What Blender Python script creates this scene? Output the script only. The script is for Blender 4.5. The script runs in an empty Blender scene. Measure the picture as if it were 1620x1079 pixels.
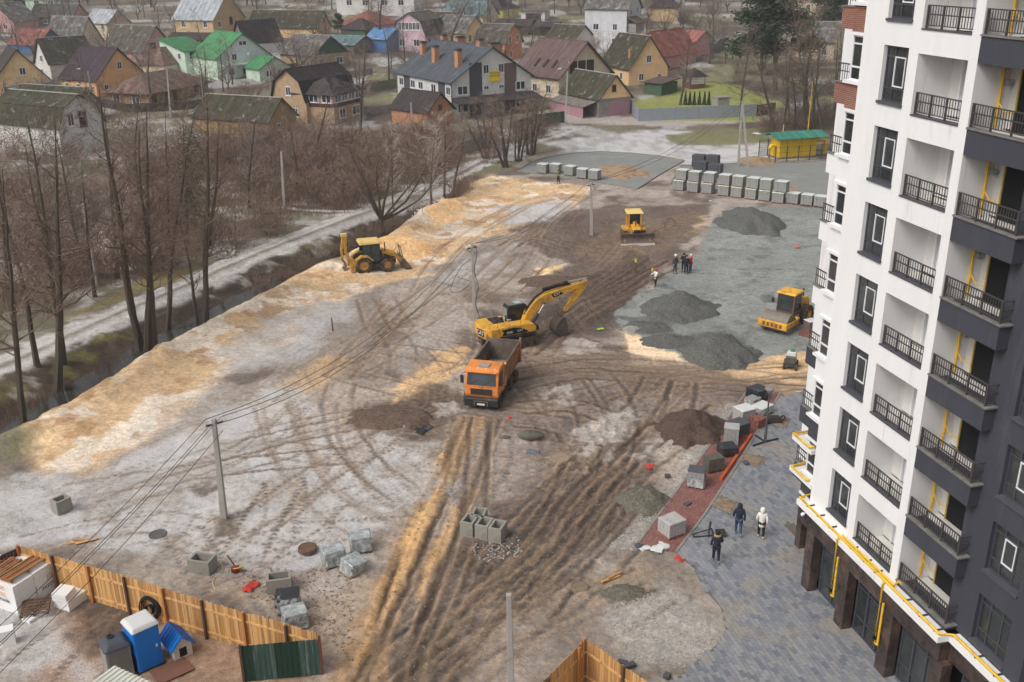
import bpy, bmesh, math, random
import numpy as np
from mathutils import Matrix, Vector
random.seed(7)
S = bpy.context.scene
COL = S.collection
CAM_H, FPX, PITCH, ROLL = 28.0, 1563.0, math.radians(21.35), math.radians(-0.57)
cam = bpy.data.objects.new('camera', bpy.data.cameras.new('camera'))
COL.objects.link(cam)
cam.data.sensor_width = 36.0
cam.data.lens = 36.0 * FPX / 1620.0
cam.data.clip_start = 0.5
cam.data.clip_end = 3000.0
cam.matrix_world = (Matrix.Translation((0, 0, CAM_H)) @ Matrix.Rotation(math.pi / 2 - PITCH, 4, 'X')
                    @ Matrix.Rotation(ROLL, 4, 'Z'))
S.camera = cam
SUN_EL, SUN_AZ = math.radians(48), math.radians(235)      # soft overcast light from the left, behind the camera
W = bpy.data.worlds.new('World'); S.world = W; W.use_nodes = True
wn = W.node_tree; wn.nodes.clear()
sky = wn.nodes.new('ShaderNodeTexSky'); sky.sky_type = 'NISHITA'; sky.sun_disc = False
sky.sun_elevation = SUN_EL; sky.sun_rotation = SUN_AZ; sky.dust_density = 6.0; sky.air_density = 1.0; sky.ozone_density = 1.0
hsv = wn.nodes.new('ShaderNodeHueSaturation'); hsv.inputs['Saturation'].default_value = 0.22
bg = wn.nodes.new('ShaderNodeBackground'); bg.inputs['Strength'].default_value = 0.135
wo = wn.nodes.new('ShaderNodeOutputWorld')
wn.links.new(sky.outputs[0], hsv.inputs['Color']); wn.links.new(hsv.outputs[0], bg.inputs['Color'])
wn.links.new(bg.outputs[0], wo.inputs['Surface'])
sl = bpy.data.lights.new('sun', 'SUN'); sl.energy = 0.8; sl.angle = math.radians(22); sl.color = (1.0, 0.95, 0.88)
so = bpy.data.objects.new('sun', sl); COL.objects.link(so)
sd_ = Vector((math.sin(SUN_AZ) * math.cos(SUN_EL), math.cos(SUN_AZ) * math.cos(SUN_EL), math.sin(SUN_EL)))
so.rotation_euler = sd_.to_track_quat('Z', 'Y').to_euler()
S.view_settings.view_transform = 'Standard'; S.view_settings.look = 'None'
S.view_settings.gamma = 1.0; S.view_settings.use_curve_mapping = False
S.view_settings.exposure = 0.03
S.cycles.max_bounces = 6; S.cycles.diffuse_bounces = 3; S.cycles.transparent_max_bounces = 8
S.cycles.use_denoising = True

_c, _s = math.cos(PITCH), math.sin(PITCH)
def ray(px, py):
    u, v = px - 810, py - 539.5
    cr, sr = math.cos(ROLL), math.sin(ROLL)
    u, v = (u * cr + v * sr) / FPX, (-u * sr + v * cr) / FPX
    return Vector((u, _c - v * _s, -_s - v * _c))
def G(px, py, z=0.0):
    d = ray(px, py); t = (z - CAM_H) / d.z
    return Vector((d.x * t, d.y * t, z))
def hill(y):
    y = np.asarray(y, float)
    a = (y - 190) / 18.0
    r = np.where(a > 30, a, np.log1p(np.exp(np.minimum(a, 30)))) * 18.0 * 0.1
    return np.minimum(r, 30 + 0 * r)
def GT(px, py):
    d = ray(px, py)
    lo = None
    t = 30.0
    while t < 900:
        if CAM_H + d.z * t < float(hill(d.y * t)): break
        t += 1.0
    t0, t1 = t - 1, t
    for _ in range(20):
        m = (t0 + t1) / 2
        if CAM_H + d.z * m < float(hill(d.y * m)): t1 = m
        else: t0 = m
    return Vector((d.x * t1, d.y * t1, CAM_H + d.z * t1))
def at_depth(px, py, Y):
    d = ray(px, py); t = Y / d.y
    return Vector((d.x * t, Y, CAM_H + d.z * t))
def azim(p, q): return math.degrees(math.atan2(q.x - p.x, q.y - p.y))

class MB:
    def __init__(s, M=None): s.v = []; s.f = []; s.mi = []; s.M = M or Matrix()
    def add(s, vs, fs, mi=0):
        o = len(s.v); M = s.M
        s.v += [tuple(M @ Vector(p)) for p in vs]
        s.f += [tuple(o + i for i in f) for f in fs]; s.mi += [mi] * len(fs); return s
    def box(s, x0, x1, y0, y1, z0, z1, mi=0):
        return s.add([(x0, y0, z0), (x1, y0, z0), (x1, y1, z0), (x0, y1, z0), (x0, y0, z1), (x1, y0, z1), (x1, y1, z1), (x0, y1, z1)],
                     [(0, 3, 2, 1), (4, 5, 6, 7), (0, 1, 5, 4), (1, 2, 6, 5), (2, 3, 7, 6), (3, 0, 4, 7)], mi)
    def hexa(s, b, t, mi=0):     # bottom 4 points, top 4 points (ccw from above)
        return s.add(list(b) + list(t), [(0, 3, 2, 1), (4, 5, 6, 7), (0, 1, 5, 4), (1, 2, 6, 5), (2, 3, 7, 6), (3, 0, 4, 7)], mi)
    def prism(s, prof, y0, y1, mi=0):   # profile in (x,z), extruded along y
        n = len(prof)
        vs = [(p[0], y0, p[1]) for p in prof] + [(p[0], y1, p[1]) for p in prof]
        fs = [tuple(range(n)), tuple(range(2 * n - 1, n - 1, -1))] + [(i, i + n, (i + 1) % n + n, (i + 1) % n) for i in range(n)]
        return s.add(vs, fs, mi)
    def slab(s, poly, z0, z1, mi=0):   # polygon in (x,y)
        n = len(poly)
        vs = [(p[0], p[1], z0) for p in poly] + [(p[0], p[1], z1) for p in poly]
        fs = [tuple(range(n - 1, -1, -1)), tuple(range(n, 2 * n))] + [(i, (i + 1) % n, (i + 1) % n + n, i + n) for i in range(n)]
        return s.add(vs, fs, mi)
    def tube(s, pts, r, n=6, mi=0, caps=True, r1=None):
        pts = [Vector(p) for p in pts]; k = len(pts)
        vs = []
        for i, p in enumerate(pts):
            d = (pts[min(i + 1, k - 1)] - pts[max(i - 1, 0)]).normalized()
            a = d.cross(Vector((0, 0, 1)))
            if a.length < 0.05: a = d.cross(Vector((1, 0, 0)))
            a.normalize(); b = d.cross(a)
            rr = r if r1 is None else r + (r1 - r) * i / (k - 1)
            vs += [tuple(p + a * (rr * math.cos(2 * math.pi * j / n)) + b * (rr * math.sin(2 * math.pi * j / n))) for j in range(n)]
        fs = []
        for i in range(k - 1):
            for j in range(n):
                fs.append((i * n + j, i * n + (j + 1) % n, (i + 1) * n + (j + 1) % n, (i + 1) * n + j))
        if caps:
            fs.append(tuple(range(n - 1, -1, -1))); fs.append(tuple(range((k - 1) * n, k * n)))
        return s.add(vs, fs, mi)
    def cyl(s, p0, p1, r, n=16, mi=0, r1=None): return s.tube([p0, p1], r, n, mi, True, r1)
    def ring(s, c, axis, prof, n=24, mi=0):   # lathe: profile (radius, offset along axis)
        ax = Vector(axis).normalized(); a = ax.orthogonal().normalized(); b = ax.cross(a); c = Vector(c)
        m = len(prof); vs = []
        for i in range(n):
            t = 2 * math.pi * i / n; e = a * math.cos(t) + b * math.sin(t)
            vs += [tuple(c + e * r + ax * o) for r, o in prof]
        fs = []
        for i in range(n):
            for j in range(m - 1):
                fs.append((i * m + j, ((i + 1) % n) * m + j, ((i + 1) % n) * m + j + 1, i * m + j + 1))
        return s.add(vs, fs, mi)
    def mesh(s, name, mats, smooth=None):
        me = bpy.data.meshes.new(name)
        me.from_pydata(s.v, [], s.f)
        for m in (mats if isinstance(mats, (list, tuple)) else [mats]): me.materials.append(m)
        if max(s.mi, default=0): me.polygons.foreach_set('material_index', s.mi)
        if smooth:
            me.shade_smooth()
            try: me.set_sharp_from_angle(angle=math.radians(smooth))
            except Exception: pass
        me.update(); return me
def tag(o, label=None, cat=None, group=None, kind=None):
    if label: o['label'] = label
    if cat: o['category'] = cat
    if group: o['group'] = group
    if kind: o['kind'] = kind
    return o
def link(name, data, parent=None, loc=None, rot=None):
    o = bpy.data.objects.new(name, data); COL.objects.link(o)
    if parent is not None: o.parent = parent
    if loc is not None: o.location = loc
    if rot is not None: o.rotation_euler = rot
    return o
def obj(name, mb, mats, parent=None, smooth=None, bevel=0, loc=None, rot=None):
    o = link(name, mb.mesh(name, mats, smooth), parent, loc, rot)
    if bevel:
        b = o.modifiers.new('bevel', 'BEVEL'); b.width = bevel; b.segments = 2; b.limit_method = 'ANGLE'; b.angle_limit = math.radians(35)
    return o
def root(name, label, cat, loc=(0, 0, 0), rz=0.0, group=None):
    o = link(name, None, None, loc, (0, 0, rz)); o.empty_display_size = 0.3
    return tag(o, label, cat, group)
def dup(src, loc=None, rz=None, label=None):
    def cp(o, par):
        c = o.copy(); COL.objects.link(c)
        if par is not None: c.parent = par
        for ch in o.children: cp(ch, c)
        return c
    r = cp(src, None)
    if loc is not None: r.location = loc
    if rz is not None: r.rotation_euler = (0, 0, rz)
    if label: r['label'] = label
    return r

def srgb(r, g, b):
    f = lambda c: (c / 255 / 12.92) if c / 255 <= 0.04045 else ((c / 255 + 0.055) / 1.055) ** 2.4
    return (f(r), f(g), f(b))
MATS = {}
def M(name, rgb, rough=0.75, var=0.18, scale=2.0, bump=0.0, bscale=None, metal=0.0, dirt=None, dirt_amt=0.5, rand=0.0, spec=0.4, stretch=None, detail=5):
    if name in MATS: return MATS[name]
    m = bpy.data.materials.new(name); m.use_nodes = True; MATS[name] = m
    nt = m.node_tree; N = nt.nodes; L = nt.links
    b = N['Principled BSDF']; b.inputs['Roughness'].default_value = rough; b.inputs['Metallic'].default_value = metal
    b.inputs['Specular IOR Level'].default_value = spec
    tc = N.new('ShaderNodeTexCoord'); mp = N.new('ShaderNodeMapping')
    if stretch: mp.inputs['Scale'].default_value = stretch
    L.new(tc.outputs['Object'], mp.inputs[0])
    nz = N.new('ShaderNodeTexNoise'); nz.inputs['Scale'].default_value = scale; nz.inputs['Detail'].default_value = detail; nz.inputs['Roughness'].default_value = 0.65
    L.new(mp.outputs[0], nz.inputs['Vector'])
    rp = N.new('ShaderNodeValToRGB')
    rp.color_ramp.elements[0].position = 0.3; rp.color_ramp.elements[1].position = 0.7
    rp.color_ramp.elements[0].color = (*[c * (1 - var) for c in rgb], 1); rp.color_ramp.elements[1].color = (*[min(1, c * (1 + var)) for c in rgb], 1)
    L.new(nz.outputs['Fac'], rp.inputs[0]); out = rp.outputs[0]
    if dirt is not None:
        n2 = N.new('ShaderNodeTexNoise'); n2.inputs['Scale'].default_value = scale * 0.6; n2.inputs['Detail'].default_value = 6; n2.inputs['Roughness'].default_value = 0.75
        L.new(mp.outputs[0], n2.inputs['Vector'])
        r2 = N.new('ShaderNodeMapRange'); r2.inputs[1].default_value = 0.62 - dirt_amt * 0.35; r2.inputs[2].default_value = 0.75 - dirt_amt * 0.2
        L.new(n2.outputs['Fac'], r2.inputs[0])
        mx = N.new('ShaderNodeMix'); mx.data_type = 'RGBA'; mx.inputs[7].default_value = (*dirt, 1)
        L.new(r2.outputs[0], mx.inputs[0]); L.new(out, mx.inputs[6]); out = mx.outputs[2]
    if rand:
        oi = N.new('ShaderNodeObjectInfo'); mr = N.new('ShaderNodeMapRange'); mr.inputs[3].default_value = 1 - rand; mr.inputs[4].default_value = 1 + rand
        L.new(oi.outputs['Random'], mr.inputs[0]); hs = N.new('ShaderNodeHueSaturation'); L.new(mr.outputs[0], hs.inputs['Value']); L.new(out, hs.inputs['Color']); out = hs.outputs[0]
    L.new(out, b.inputs['Base Color'])
    if bump:
        n3 = N.new('ShaderNodeTexNoise'); n3.inputs['Scale'].default_value = bscale or scale * 4; n3.inputs['Detail'].default_value = 4
        L.new(mp.outputs[0], n3.inputs['Vector'])
        bp = N.new('ShaderNodeBump'); bp.inputs['Strength'].default_value = min(1, bump); bp.inputs['Distance'].default_value = 0.05
        L.new(n3.outputs['Fac'], bp.inputs['Height']); L.new(bp.outputs[0], b.inputs['Normal'])
    return m
def MG(name, rgb=(0.02, 0.025, 0.03), rough=0.06, var=0.5):     # window glass with a dark room behind
    return M(name, rgb, rough, var, 0.7, spec=0.6, rand=0.3)
def M_roof(name, rgb, moss=None, moss_amt=0.5, wave=0.0, frost=0.0, rows=0.0):
    """sheet roofing: corrugation relief, moss streaks, a rime of frost"""
    if name in MATS: return MATS[name]
    m = M(name, rgb, 0.8, 0.22, 0.9, dirt=moss, dirt_amt=moss_amt, stretch=(1, 1, 1))
    nt = m.node_tree; N = nt.nodes; L = nt.links; b = N['Principled BSDF']
    uv = N.new('ShaderNodeUVMap'); hs = []
    if wave:
        w = N.new('ShaderNodeTexWave'); w.bands_direction = 'X'; w.inputs['Scale'].default_value = wave; w.inputs['Distortion'].default_value = 0.3
        L.new(uv.outputs[0], w.inputs[0]); hs.append(w.outputs['Fac'])
    if rows:
        w = N.new('ShaderNodeTexWave'); w.bands_direction = 'Y'; w.wave_profile = 'SAW'; w.inputs['Scale'].default_value = rows; w.inputs['Distortion'].default_value = 0.2
        L.new(uv.outputs[0], w.inputs[0]); hs.append(w.outputs['Fac'])
    base = b.inputs['Base Color'].links[0].from_socket
    st = N.new('ShaderNodeTexNoise'); mp = N.new('ShaderNodeMapping'); mp.inputs['Scale'].default_value = (1.6, 0.14, 1); L.new(uv.outputs[0], mp.inputs[0]); L.new(mp.outputs[0], st.inputs[0])
    st.inputs['Scale'].default_value = 1.0; st.inputs['Detail'].default_value = 5
    mr = N.new('ShaderNodeMapRange'); mr.inputs[1].default_value = 0.35; mr.inputs[2].default_value = 0.7; mr.inputs[3].default_value = 0.72; mr.inputs[4].default_value = 1.3
    L.new(st.outputs['Fac'], mr.inputs[0]); h = N.new('ShaderNodeHueSaturation'); L.new(base, h.inputs['Color']); L.new(mr.outputs[0], h.inputs['Value']); base = h.outputs[0]
    if frost:
        n2 = N.new('ShaderNodeTexNoise'); n2.inputs['Scale'].default_value = 0.5; n2.inputs['Detail'].default_value = 8; n2.inputs['Roughness'].default_value = 0.7; L.new(uv.outputs[0], n2.inputs[0])
        r2 = N.new('ShaderNodeMapRange'); r2.inputs[1].default_value = 0.62 - frost * 0.3; r2.inputs[2].default_value = 0.72 - frost * 0.15; L.new(n2.outputs['Fac'], r2.inputs[0])
        mx = N.new('ShaderNodeMix'); mx.data_type = 'RGBA'; mx.inputs[7].default_value = (0.5, 0.52, 0.55, 1); L.new(r2.outputs[0], mx.inputs[0]); L.new(base, mx.inputs[6]); base = mx.outputs[2]
    L.new(base, b.inputs['Base Color'])
    if hs:
        o = hs[0]
        if len(hs) > 1:
            ad = N.new('ShaderNodeMath'); L.new(hs[0], ad.inputs[0]); L.new(hs[1], ad.inputs[1]); o = ad.outputs[0]
        bp = N.new('ShaderNodeBump'); bp.inputs['Strength'].default_value = 0.8; bp.inputs['Distance'].default_value = 0.08; L.new(o, bp.inputs['Height']); L.new(bp.outputs[0], b.inputs['Normal'])
    return m
def M_brick(name, c1, c2, mortar, scale=1.0, bw=0.5, rh=0.25, axis=None):
    if name in MATS: return MATS[name]
    m = bpy.data.materials.new(name); m.use_nodes = True; MATS[name] = m
    nt = m.node_tree; N = nt.nodes; L = nt.links; b = N['Principled BSDF']; b.inputs['Roughness'].default_value = 0.85
    tc = N.new('ShaderNodeTexCoord'); sp = N.new('ShaderNodeSeparateXYZ'); ad = N.new('ShaderNodeMath'); cb = N.new('ShaderNodeCombineXYZ')
    L.new(tc.outputs['Object'], sp.inputs[0]); L.new(sp.outputs[0], ad.inputs[0]); L.new(sp.outputs[1], ad.inputs[1]); L.new(ad.outputs[0], cb.inputs[0]); L.new(sp.outputs[2], cb.inputs[1])
    br = N.new('ShaderNodeTexBrick'); br.inputs['Scale'].default_value = scale; br.inputs['Brick Width'].default_value = bw; br.inputs['Row Height'].default_value = rh
    br.inputs['Color1'].default_value = (*c1, 1); br.inputs['Color2'].default_value = (*c2, 1); br.inputs['Mortar'].default_value = (*mortar, 1); br.inputs['Mortar Size'].default_value = 0.015
    L.new(cb.outputs[0], br.inputs[0])
    nz = N.new('ShaderNodeTexNoise'); nz.inputs['Scale'].default_value = 1.2; nz.inputs['Detail'].default_value = 5; L.new(tc.outputs['Object'], nz.inputs[0])
    mr = N.new('ShaderNodeMapRange'); mr.inputs[3].default_value = 0.65; mr.inputs[4].default_value = 1.3; L.new(nz.outputs['Fac'], mr.inputs[0])
    h = N.new('ShaderNodeHueSaturation'); L.new(br.outputs[0], h.inputs['Color']); L.new(mr.outputs[0], h.inputs['Value']); L.new(h.outputs[0], b.inputs['Base Color'])
    bp = N.new('ShaderNodeBump'); bp.inputs['Strength'].default_value = 0.5; bp.inputs['Distance'].default_value = 0.02; bp.invert = True; L.new(br.outputs['Fac'], bp.inputs['Height']); L.new(bp.outputs[0], b.inputs['Normal'])
    return m
_rng = np.random.default_rng(11)
_TAB = _rng.random((8, 256, 256))
def vn(x, y, s=0):
    t = _TAB[s % 8]
    ix = np.floor(x).astype(np.int64); iy = np.floor(y).astype(np.int64)
    fx = x - ix; fy = y - iy; fx = fx * fx * (3 - 2 * fx); fy = fy * fy * (3 - 2 * fy)
    a, b_, c, d = ix & 255, (ix + 1) & 255, iy & 255, (iy + 1) & 255
    return (t[a, c] * (1 - fx) + t[b_, c] * fx) * (1 - fy) + (t[a, d] * (1 - fx) + t[b_, d] * fx) * fy
def fbm(x, y, sc, oct=4, s=0, gain=0.5):
    r = 0; amp = 1; tot = 0; f = 1.0 / sc
    for i in range(oct):
        r = r + amp * vn(x * f + 17.3 * i, y * f - 9.1 * i, s + i); tot += amp; amp *= gain; f *= 2.03
    return r / tot
def sstep(a, b, x):
    t = np.clip((x - a) / (b - a), 0, 1); return t * t * (3 - 2 * t)
def catmull(pts, n=8):
    P = [pts[0]] + list(pts) + [pts[-1]]; out = []
    for i in range(1, len(P) - 2):
        for k in range(n):
            t = k / n; a, b, c, d = P[i - 1], P[i], P[i + 1], P[i + 2]
            out.append(tuple(0.5 * ((2 * b[j]) + (-a[j] + c[j]) * t + (2 * a[j] - 5 * b[j] + 4 * c[j] - d[j]) * t * t + (-a[j] + 3 * b[j] - 3 * c[j] + d[j]) * t ** 3) for j in range(len(b))))
    out.append(tuple(P[-2])); return out
def lin(a, b, st): return np.arange(a, b, st)
gx = np.concatenate([np.linspace(-700, -75, 40, endpoint=False), lin(-75, -34, .42), lin(-34, -17, .16), lin(-17, 14, .08), lin(14, 26, .15), lin(26, 62, .5), np.linspace(62, 700, 40)])
gy = np.concatenate([lin(-120, 12, 12), lin(12, 30, .7), lin(30, 62, .078), lin(62, 80, .11), lin(80, 108, .17), lin(108, 150, .4), lin(150, 385, 1.5), np.linspace(385, 1100, 45)])
GX, GY = np.meshgrid(gx, gy)
KG = 1.45
def alb(r, g, b):
    c_ = np.array(srgb(r, g, b)) * KG; return c_ + (c_.mean() - c_) * (.16 if r - b < 46 else -.04)
C = np.zeros(GX.shape + (3,)); Z = hill(GY) + 0.0
WET = np.zeros(GX.shape); FR = np.zeros(GX.shape); FLAT = np.zeros(GX.shape)
n_big = fbm(GX, GY, 14, 4, 1); n_mid = fbm(GX, GY, 2.6, 4, 3); n_fine = fbm(GX, GY, 0.55, 3, 5)
def wpts(poly): return [((lambda p: (p.x, p.y))(GT(*q))) for q in poly]
def sdist(pts, x, y, closed=True):
    d = np.full(x.shape, 1e9); inside = np.zeros(x.shape, bool); n = len(pts)
    for i in range(n if closed else n - 1):
        (ax, ay), (bx, by) = pts[i], pts[(i + 1) % n]
        ex, ey = bx - ax, by - ay; L2 = ex * ex + ey * ey + 1e-12
        t = np.clip(((x - ax) * ex + (y - ay) * ey) / L2, 0, 1)
        d = np.minimum(d, np.hypot(x - ax - t * ex, y - ay - t * ey))
        if closed:
            cond = ((ay > y) != (by > y)) & (x < ex * (y - ay) / (ey if abs(ey) > 1e-9 else 1e-9) + ax)
            inside ^= cond
    return np.where(inside, -d, d) if closed else d
def sub(pts, m):
    X0, X1 = min(p[0] for p in pts) - m, max(p[0] for p in pts) + m
    Y0, Y1 = min(p[1] for p in pts) - m, max(p[1] for p in pts) + m
    i0, i1 = np.searchsorted(gx, [X0, X1]); j0, j1 = np.searchsorted(gy, [Y0, Y1])
    return (slice(j0, j1), slice(i0, i1))
def region(poly, soft=0.6, amp=1.2, nsc=2.0, seed=0, world=False):
    pts = poly if world else wpts(poly)
    sl_ = sub(pts, soft + amp + 0.5)
    x, y = GX[sl_], GY[sl_]
    sd = sdist(pts, x, y) + (fbm(x, y, nsc, 4, seed) - 0.5) * 2 * amp
    return sl_, sstep(soft, -soft, sd)
def lay(sl_, m, col=None, fr=None, wet=None):
    if col is not None: C[sl_] = C[sl_] * (1 - m[..., None]) + np.asarray(col) * m[..., None]
    if fr is not None: FR[sl_] = FR[sl_] * (1 - m) + fr * m
    if wet is not None: WET[sl_] = WET[sl_] * (1 - m) + wet * m
def paint(poly, rgb, soft=0.6, amp=1.2, nsc=2.0, seed=0, k=1.0, fr=None, wet=None, brk=None):
    sl_, m = region(poly, soft, amp, nsc, seed)
    if brk: m = m * sstep(brk[0] - brk[1], brk[0] + brk[1], fbm(GX[sl_], GY[sl_], brk[2], 4, seed + 2))
    lay(sl_, m * k, alb(*rgb) if rgb else None, fr, wet); return sl_, m
c0 = alb(104, 92, 78); c1 = alb(112, 110, 76); c2 = alb(82, 70, 62); c3 = alb(150, 148, 146)
a = sstep(.42, .62, n_big)[..., None]; C[:] = c0 * (1 - a) + c1 * a
a = sstep(.45, .6, fbm(GX, GY, 5, 4, 6))[..., None]; C[:] = C * (1 - a) + c2 * a
a = (sstep(.56, .66, fbm(GX, GY, 7, 5, 2)) * (GY > 140) * .8)[..., None]; C[:] = C * (1 - a) + c3 * a
paint([(-300, 640), (-300, 120), (200, 190), (480, 190), (780, 235), (690, 292), (400, 402), (0, 575)], (112, 98, 86), 2, 3, 4, 1)
paint([(-300, 640), (-300, 120), (200, 190), (480, 190), (780, 235), (690, 292), (400, 402), (0, 575)], (150, 145, 140), 2, 3, 4, 1, .8, .5, brk=(.56, .05, 3.5))
paint([(-300, 640), (-300, 120), (200, 190), (480, 190), (780, 235), (690, 292), (400, 402), (0, 575)], (96, 96, 66), 2, 3, 4, 1, .7, brk=(.58, .05, 5))
paint([(80, 330), (180, 300), (190, 380), (130, 420), (60, 380)], (150, 145, 142), 1, 2, 2, 2, .8, brk=(.45, .1, 1.5))
paint([(220, 445), (290, 420), (300, 440), (110, 500), (80, 520)], (122, 112, 70), .6, 1, 2, 2, .8)
SITE = [(-250, 1000), (-60, 740), (35, 735), (120, 640), (250, 555), (370, 480), (470, 425), (545, 415), (600, 372), (680, 322), (740, 290), (800, 270), (840, 245), (930, 232), (1100, 235), (1330, 240), (1420, 330), (1420, 700), (1750, 1300), (-500, 1500)]
paint(SITE, (132, 119, 108), 0.4, 0.5, 1.5, 1)
sl_, m = region(SITE, .4, .5, 1.5, 1)
q = fbm(GX[sl_], GY[sl_], 3.2, 5, 4); lay(sl_, m * sstep(.5, .66, q) * .8, alb(100, 86, 76)); lay(sl_, m * sstep(.52, .4, fbm(GX[sl_], GY[sl_], 4.5, 5, 2)) * .55, alb(158, 146, 134))
SAND = [(48, 752), (44, 712), (66, 668), (150, 598), (260, 548), (370, 474), (470, 424), (540, 414), (600, 370), (680, 320), (740, 288), (780, 275), (850, 285), (930, 298), (905, 330), (850, 350), (780, 372), (715, 405), (655, 440), (600, 452), (520, 480), (470, 540), (400, 575), (330, 612), (240, 690), (150, 742), (80, 762)]
paint(SAND, (174, 148, 117), .9, 1.6, 2.4, 3)
sl_, m = region(SAND, .9, 1.6, 2.4, 3)
lay(sl_, m * sstep(.5, .62, fbm(GX[sl_], GY[sl_], 2.2, 5, 6)), alb(188, 172, 152)); lay(sl_, m * sstep(.56, .68, fbm(GX[sl_], GY[sl_], 1.7, 5, 1)) * .8, alb(154, 122, 90))
for poly, rgb, k in [
    ([(640, 600), (690, 560), (735, 548), (728, 580), (680, 620), (625, 640)], (186, 152, 110), .85),
    ([(420, 620), (520, 560), (560, 575), (480, 630), (380, 690)], (176, 146, 108), .6),
    ([(850, 425), (890, 418), (892, 436), (855, 440)], (206, 176, 132), .9),
    ([(905, 400), (960, 360), (1100, 335), (1120, 350), (1060, 395), (960, 420)], (176, 150, 116), .7),
    ([(985, 525), (1010, 530), (1060, 548), (1085, 560), (1130, 570), (1235, 560), (1290, 560), (1290, 632), (1230, 620), (1120, 600), (1010, 585)], (178, 150, 118), .85),
    ([(930, 905), (1010, 890), (1045, 905), (1010, 930), (940, 945)], (178, 148, 110), .7),
    ([(1210, 560), (1290, 545), (1290, 580), (1230, 590)], (186, 156, 116), .7),
    ([(830, 545), (960, 560), (1180, 600), (1100, 610), (840, 590)], (148, 124, 100), .5)]:
    paint(poly, rgb, .5, 1.0, 1.2, 5, k)
paint([(988, 526), (1055, 548), (1098, 574), (1050, 580), (1000, 576)], (200, 178, 150), .15, .25, .8, 2, .95)
for poly, rgb, k in [
    ([(565, 655), (640, 628), (720, 600), (730, 640), (700, 690), (620, 690)], (86, 71, 60), .8),
    ([(835, 345), (960, 325), (1130, 322), (1060, 420), (1000, 480), (975, 520), (900, 560), (820, 540), (830, 480), (900, 420), (830, 390)], (96, 79, 68), .8),
    ([(1000, 400), (1062, 440), (1000, 480), (880, 540), (850, 500), (930, 440)], (78, 64, 55), .75),
    ([(800, 560), (1000, 560), (1270, 610), (1180, 640), (1020, 700), (960, 800), (860, 940), (700, 1090), (540, 1090), (640, 880), (720, 700)], (106, 91, 81), .75),
    ([(740, 880), (900, 780), (1000, 740), (1010, 800), (940, 900), (800, 940), (700, 960)], (80, 68, 61), .75),
    ([(860, 880), (1000, 860), (1080, 890), (1150, 1000), (1080, 1080), (850, 1080)], (120, 108, 96), .8),
    ([(330, 930), (560, 900), (600, 960), (560, 1080), (500, 1080), (480, 1000)], (160, 138, 116), .6)]:
    paint(poly, rgb, .7, 1.5, 2.0, 6, k, wet=.35 if rgb[0] < 110 else None)
paint([(-90, 700), (10, 696), (26, 718), (28, 748), (-30, 760), (-120, 775)], (122, 108, 96), .8, 1.6, 1.2, 3, .7, fr=.2)
for poly, k in [
    ([(-200, 1000), (-60, 770), (140, 750), (250, 700), (330, 655), (430, 600), (520, 640), (560, 690), (690, 700), (690, 760), (640, 830), (560, 890), (430, 905), (280, 890), (120, 870), (0, 860)], .85),
    ([(385, 525), (470, 485), (560, 470), (540, 520), (480, 570), (400, 585), (330, 600)], .7),
    ([(200, 700), (250, 640), (330, 600), (370, 620), (300, 680)], .45),
    ([(790, 325), (900, 315), (890, 345), (800, 355)], .9), ([(690, 440), (760, 400), (830, 385), (810, 420), (720, 470)], .7),
    ([(600, 560), (690, 500), (740, 480), (720, 530), (640, 590)], .35),
    ([(-60, 1080), (-60, 930), (130, 960), (200, 1010), (130, 1080)], .75), ([(330, 890), (470, 890), (560, 930), (420, 960)], .4),
    ([(860, 225), (1050, 203), (1240, 228), (1230, 258), (1080, 258), (1000, 240), (900, 240)], .95),
    ([(730, 700), (850, 690), (830, 760), (740, 850), (700, 840)], .4), ([(830, 620), (950, 600), (1000, 660), (880, 700)], .3)]:
    sl_, m = region(poly, 1.2, 1.8, 2.2, 4); q = sstep(.3, .6, fbm(GX[sl_], GY[sl_], 1.6, 5, 3))
    FR[sl_] = np.maximum(FR[sl_], m * k * (.45 + .55 * q)); lay(sl_, m * k * .9, alb(148, 144, 141))
SLICK = []
for poly in [[(870, 560), (910, 535), (945, 545), (900, 565)], [(855, 615), (915, 610), (900, 640), (860, 640)], [(900, 690), (960, 650), (1000, 650), (930, 740)], [(955, 690), (990, 640), (1010, 650), (960, 730)], [(1000, 720), (1040, 690), (1060, 700), (1010, 740)], [(750, 540), (790, 520), (780, 545)], [(640, 770), (690, 740), (700, 760), (660, 800)], [(690, 640), (725, 628), (730, 650), (700, 665)]]:
    SLICK.append(poly)
for poly in [[(1000, 870), (1060, 800), (1140, 690), (1180, 640), (1150, 640), (1080, 740), (1000, 830), (960, 870)], [(950, 960), (1060, 930), (1150, 1000), (1090, 1060), (990, 1050)], [(690, 770), (730, 760), (720, 800)], [(900, 870), (960, 850), (960, 900), (900, 910)]]:
    sl_, m = region(poly, .6, .9, 1.2, 6); lay(sl_, m * .6, alb(150, 146, 140)); FR[sl_] = np.maximum(FR[sl_], m * .3)
paint([(770, 800), (900, 740), (1000, 690), (1040, 720), (1000, 800), (900, 910), (800, 970), (700, 1090), (610, 1090), (700, 960), (740, 880)], (76, 64, 57), .8, 1.6, 1.6, 2, .75, fr=0, wet=.5, brk=(.4, .14, 1.1))
paint([(830, 600), (960, 590), (1010, 650), (960, 720), (860, 690)], (86, 72, 63), .8, 1.4, 1.4, 5, .6, wet=.5, brk=(.5, .1, 1.2))
paint([(100, 960), (200, 960), (380, 1000), (500, 1030), (480, 1090), (60, 1090)], (138, 112, 92), .8, 1.0, 1.2, 5, .85)
paint([(90, 950), (200, 930), (230, 985), (150, 1040)], (78, 64, 54), .7, 1.0, 1.0, 5, .8, fr=.1)
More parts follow.
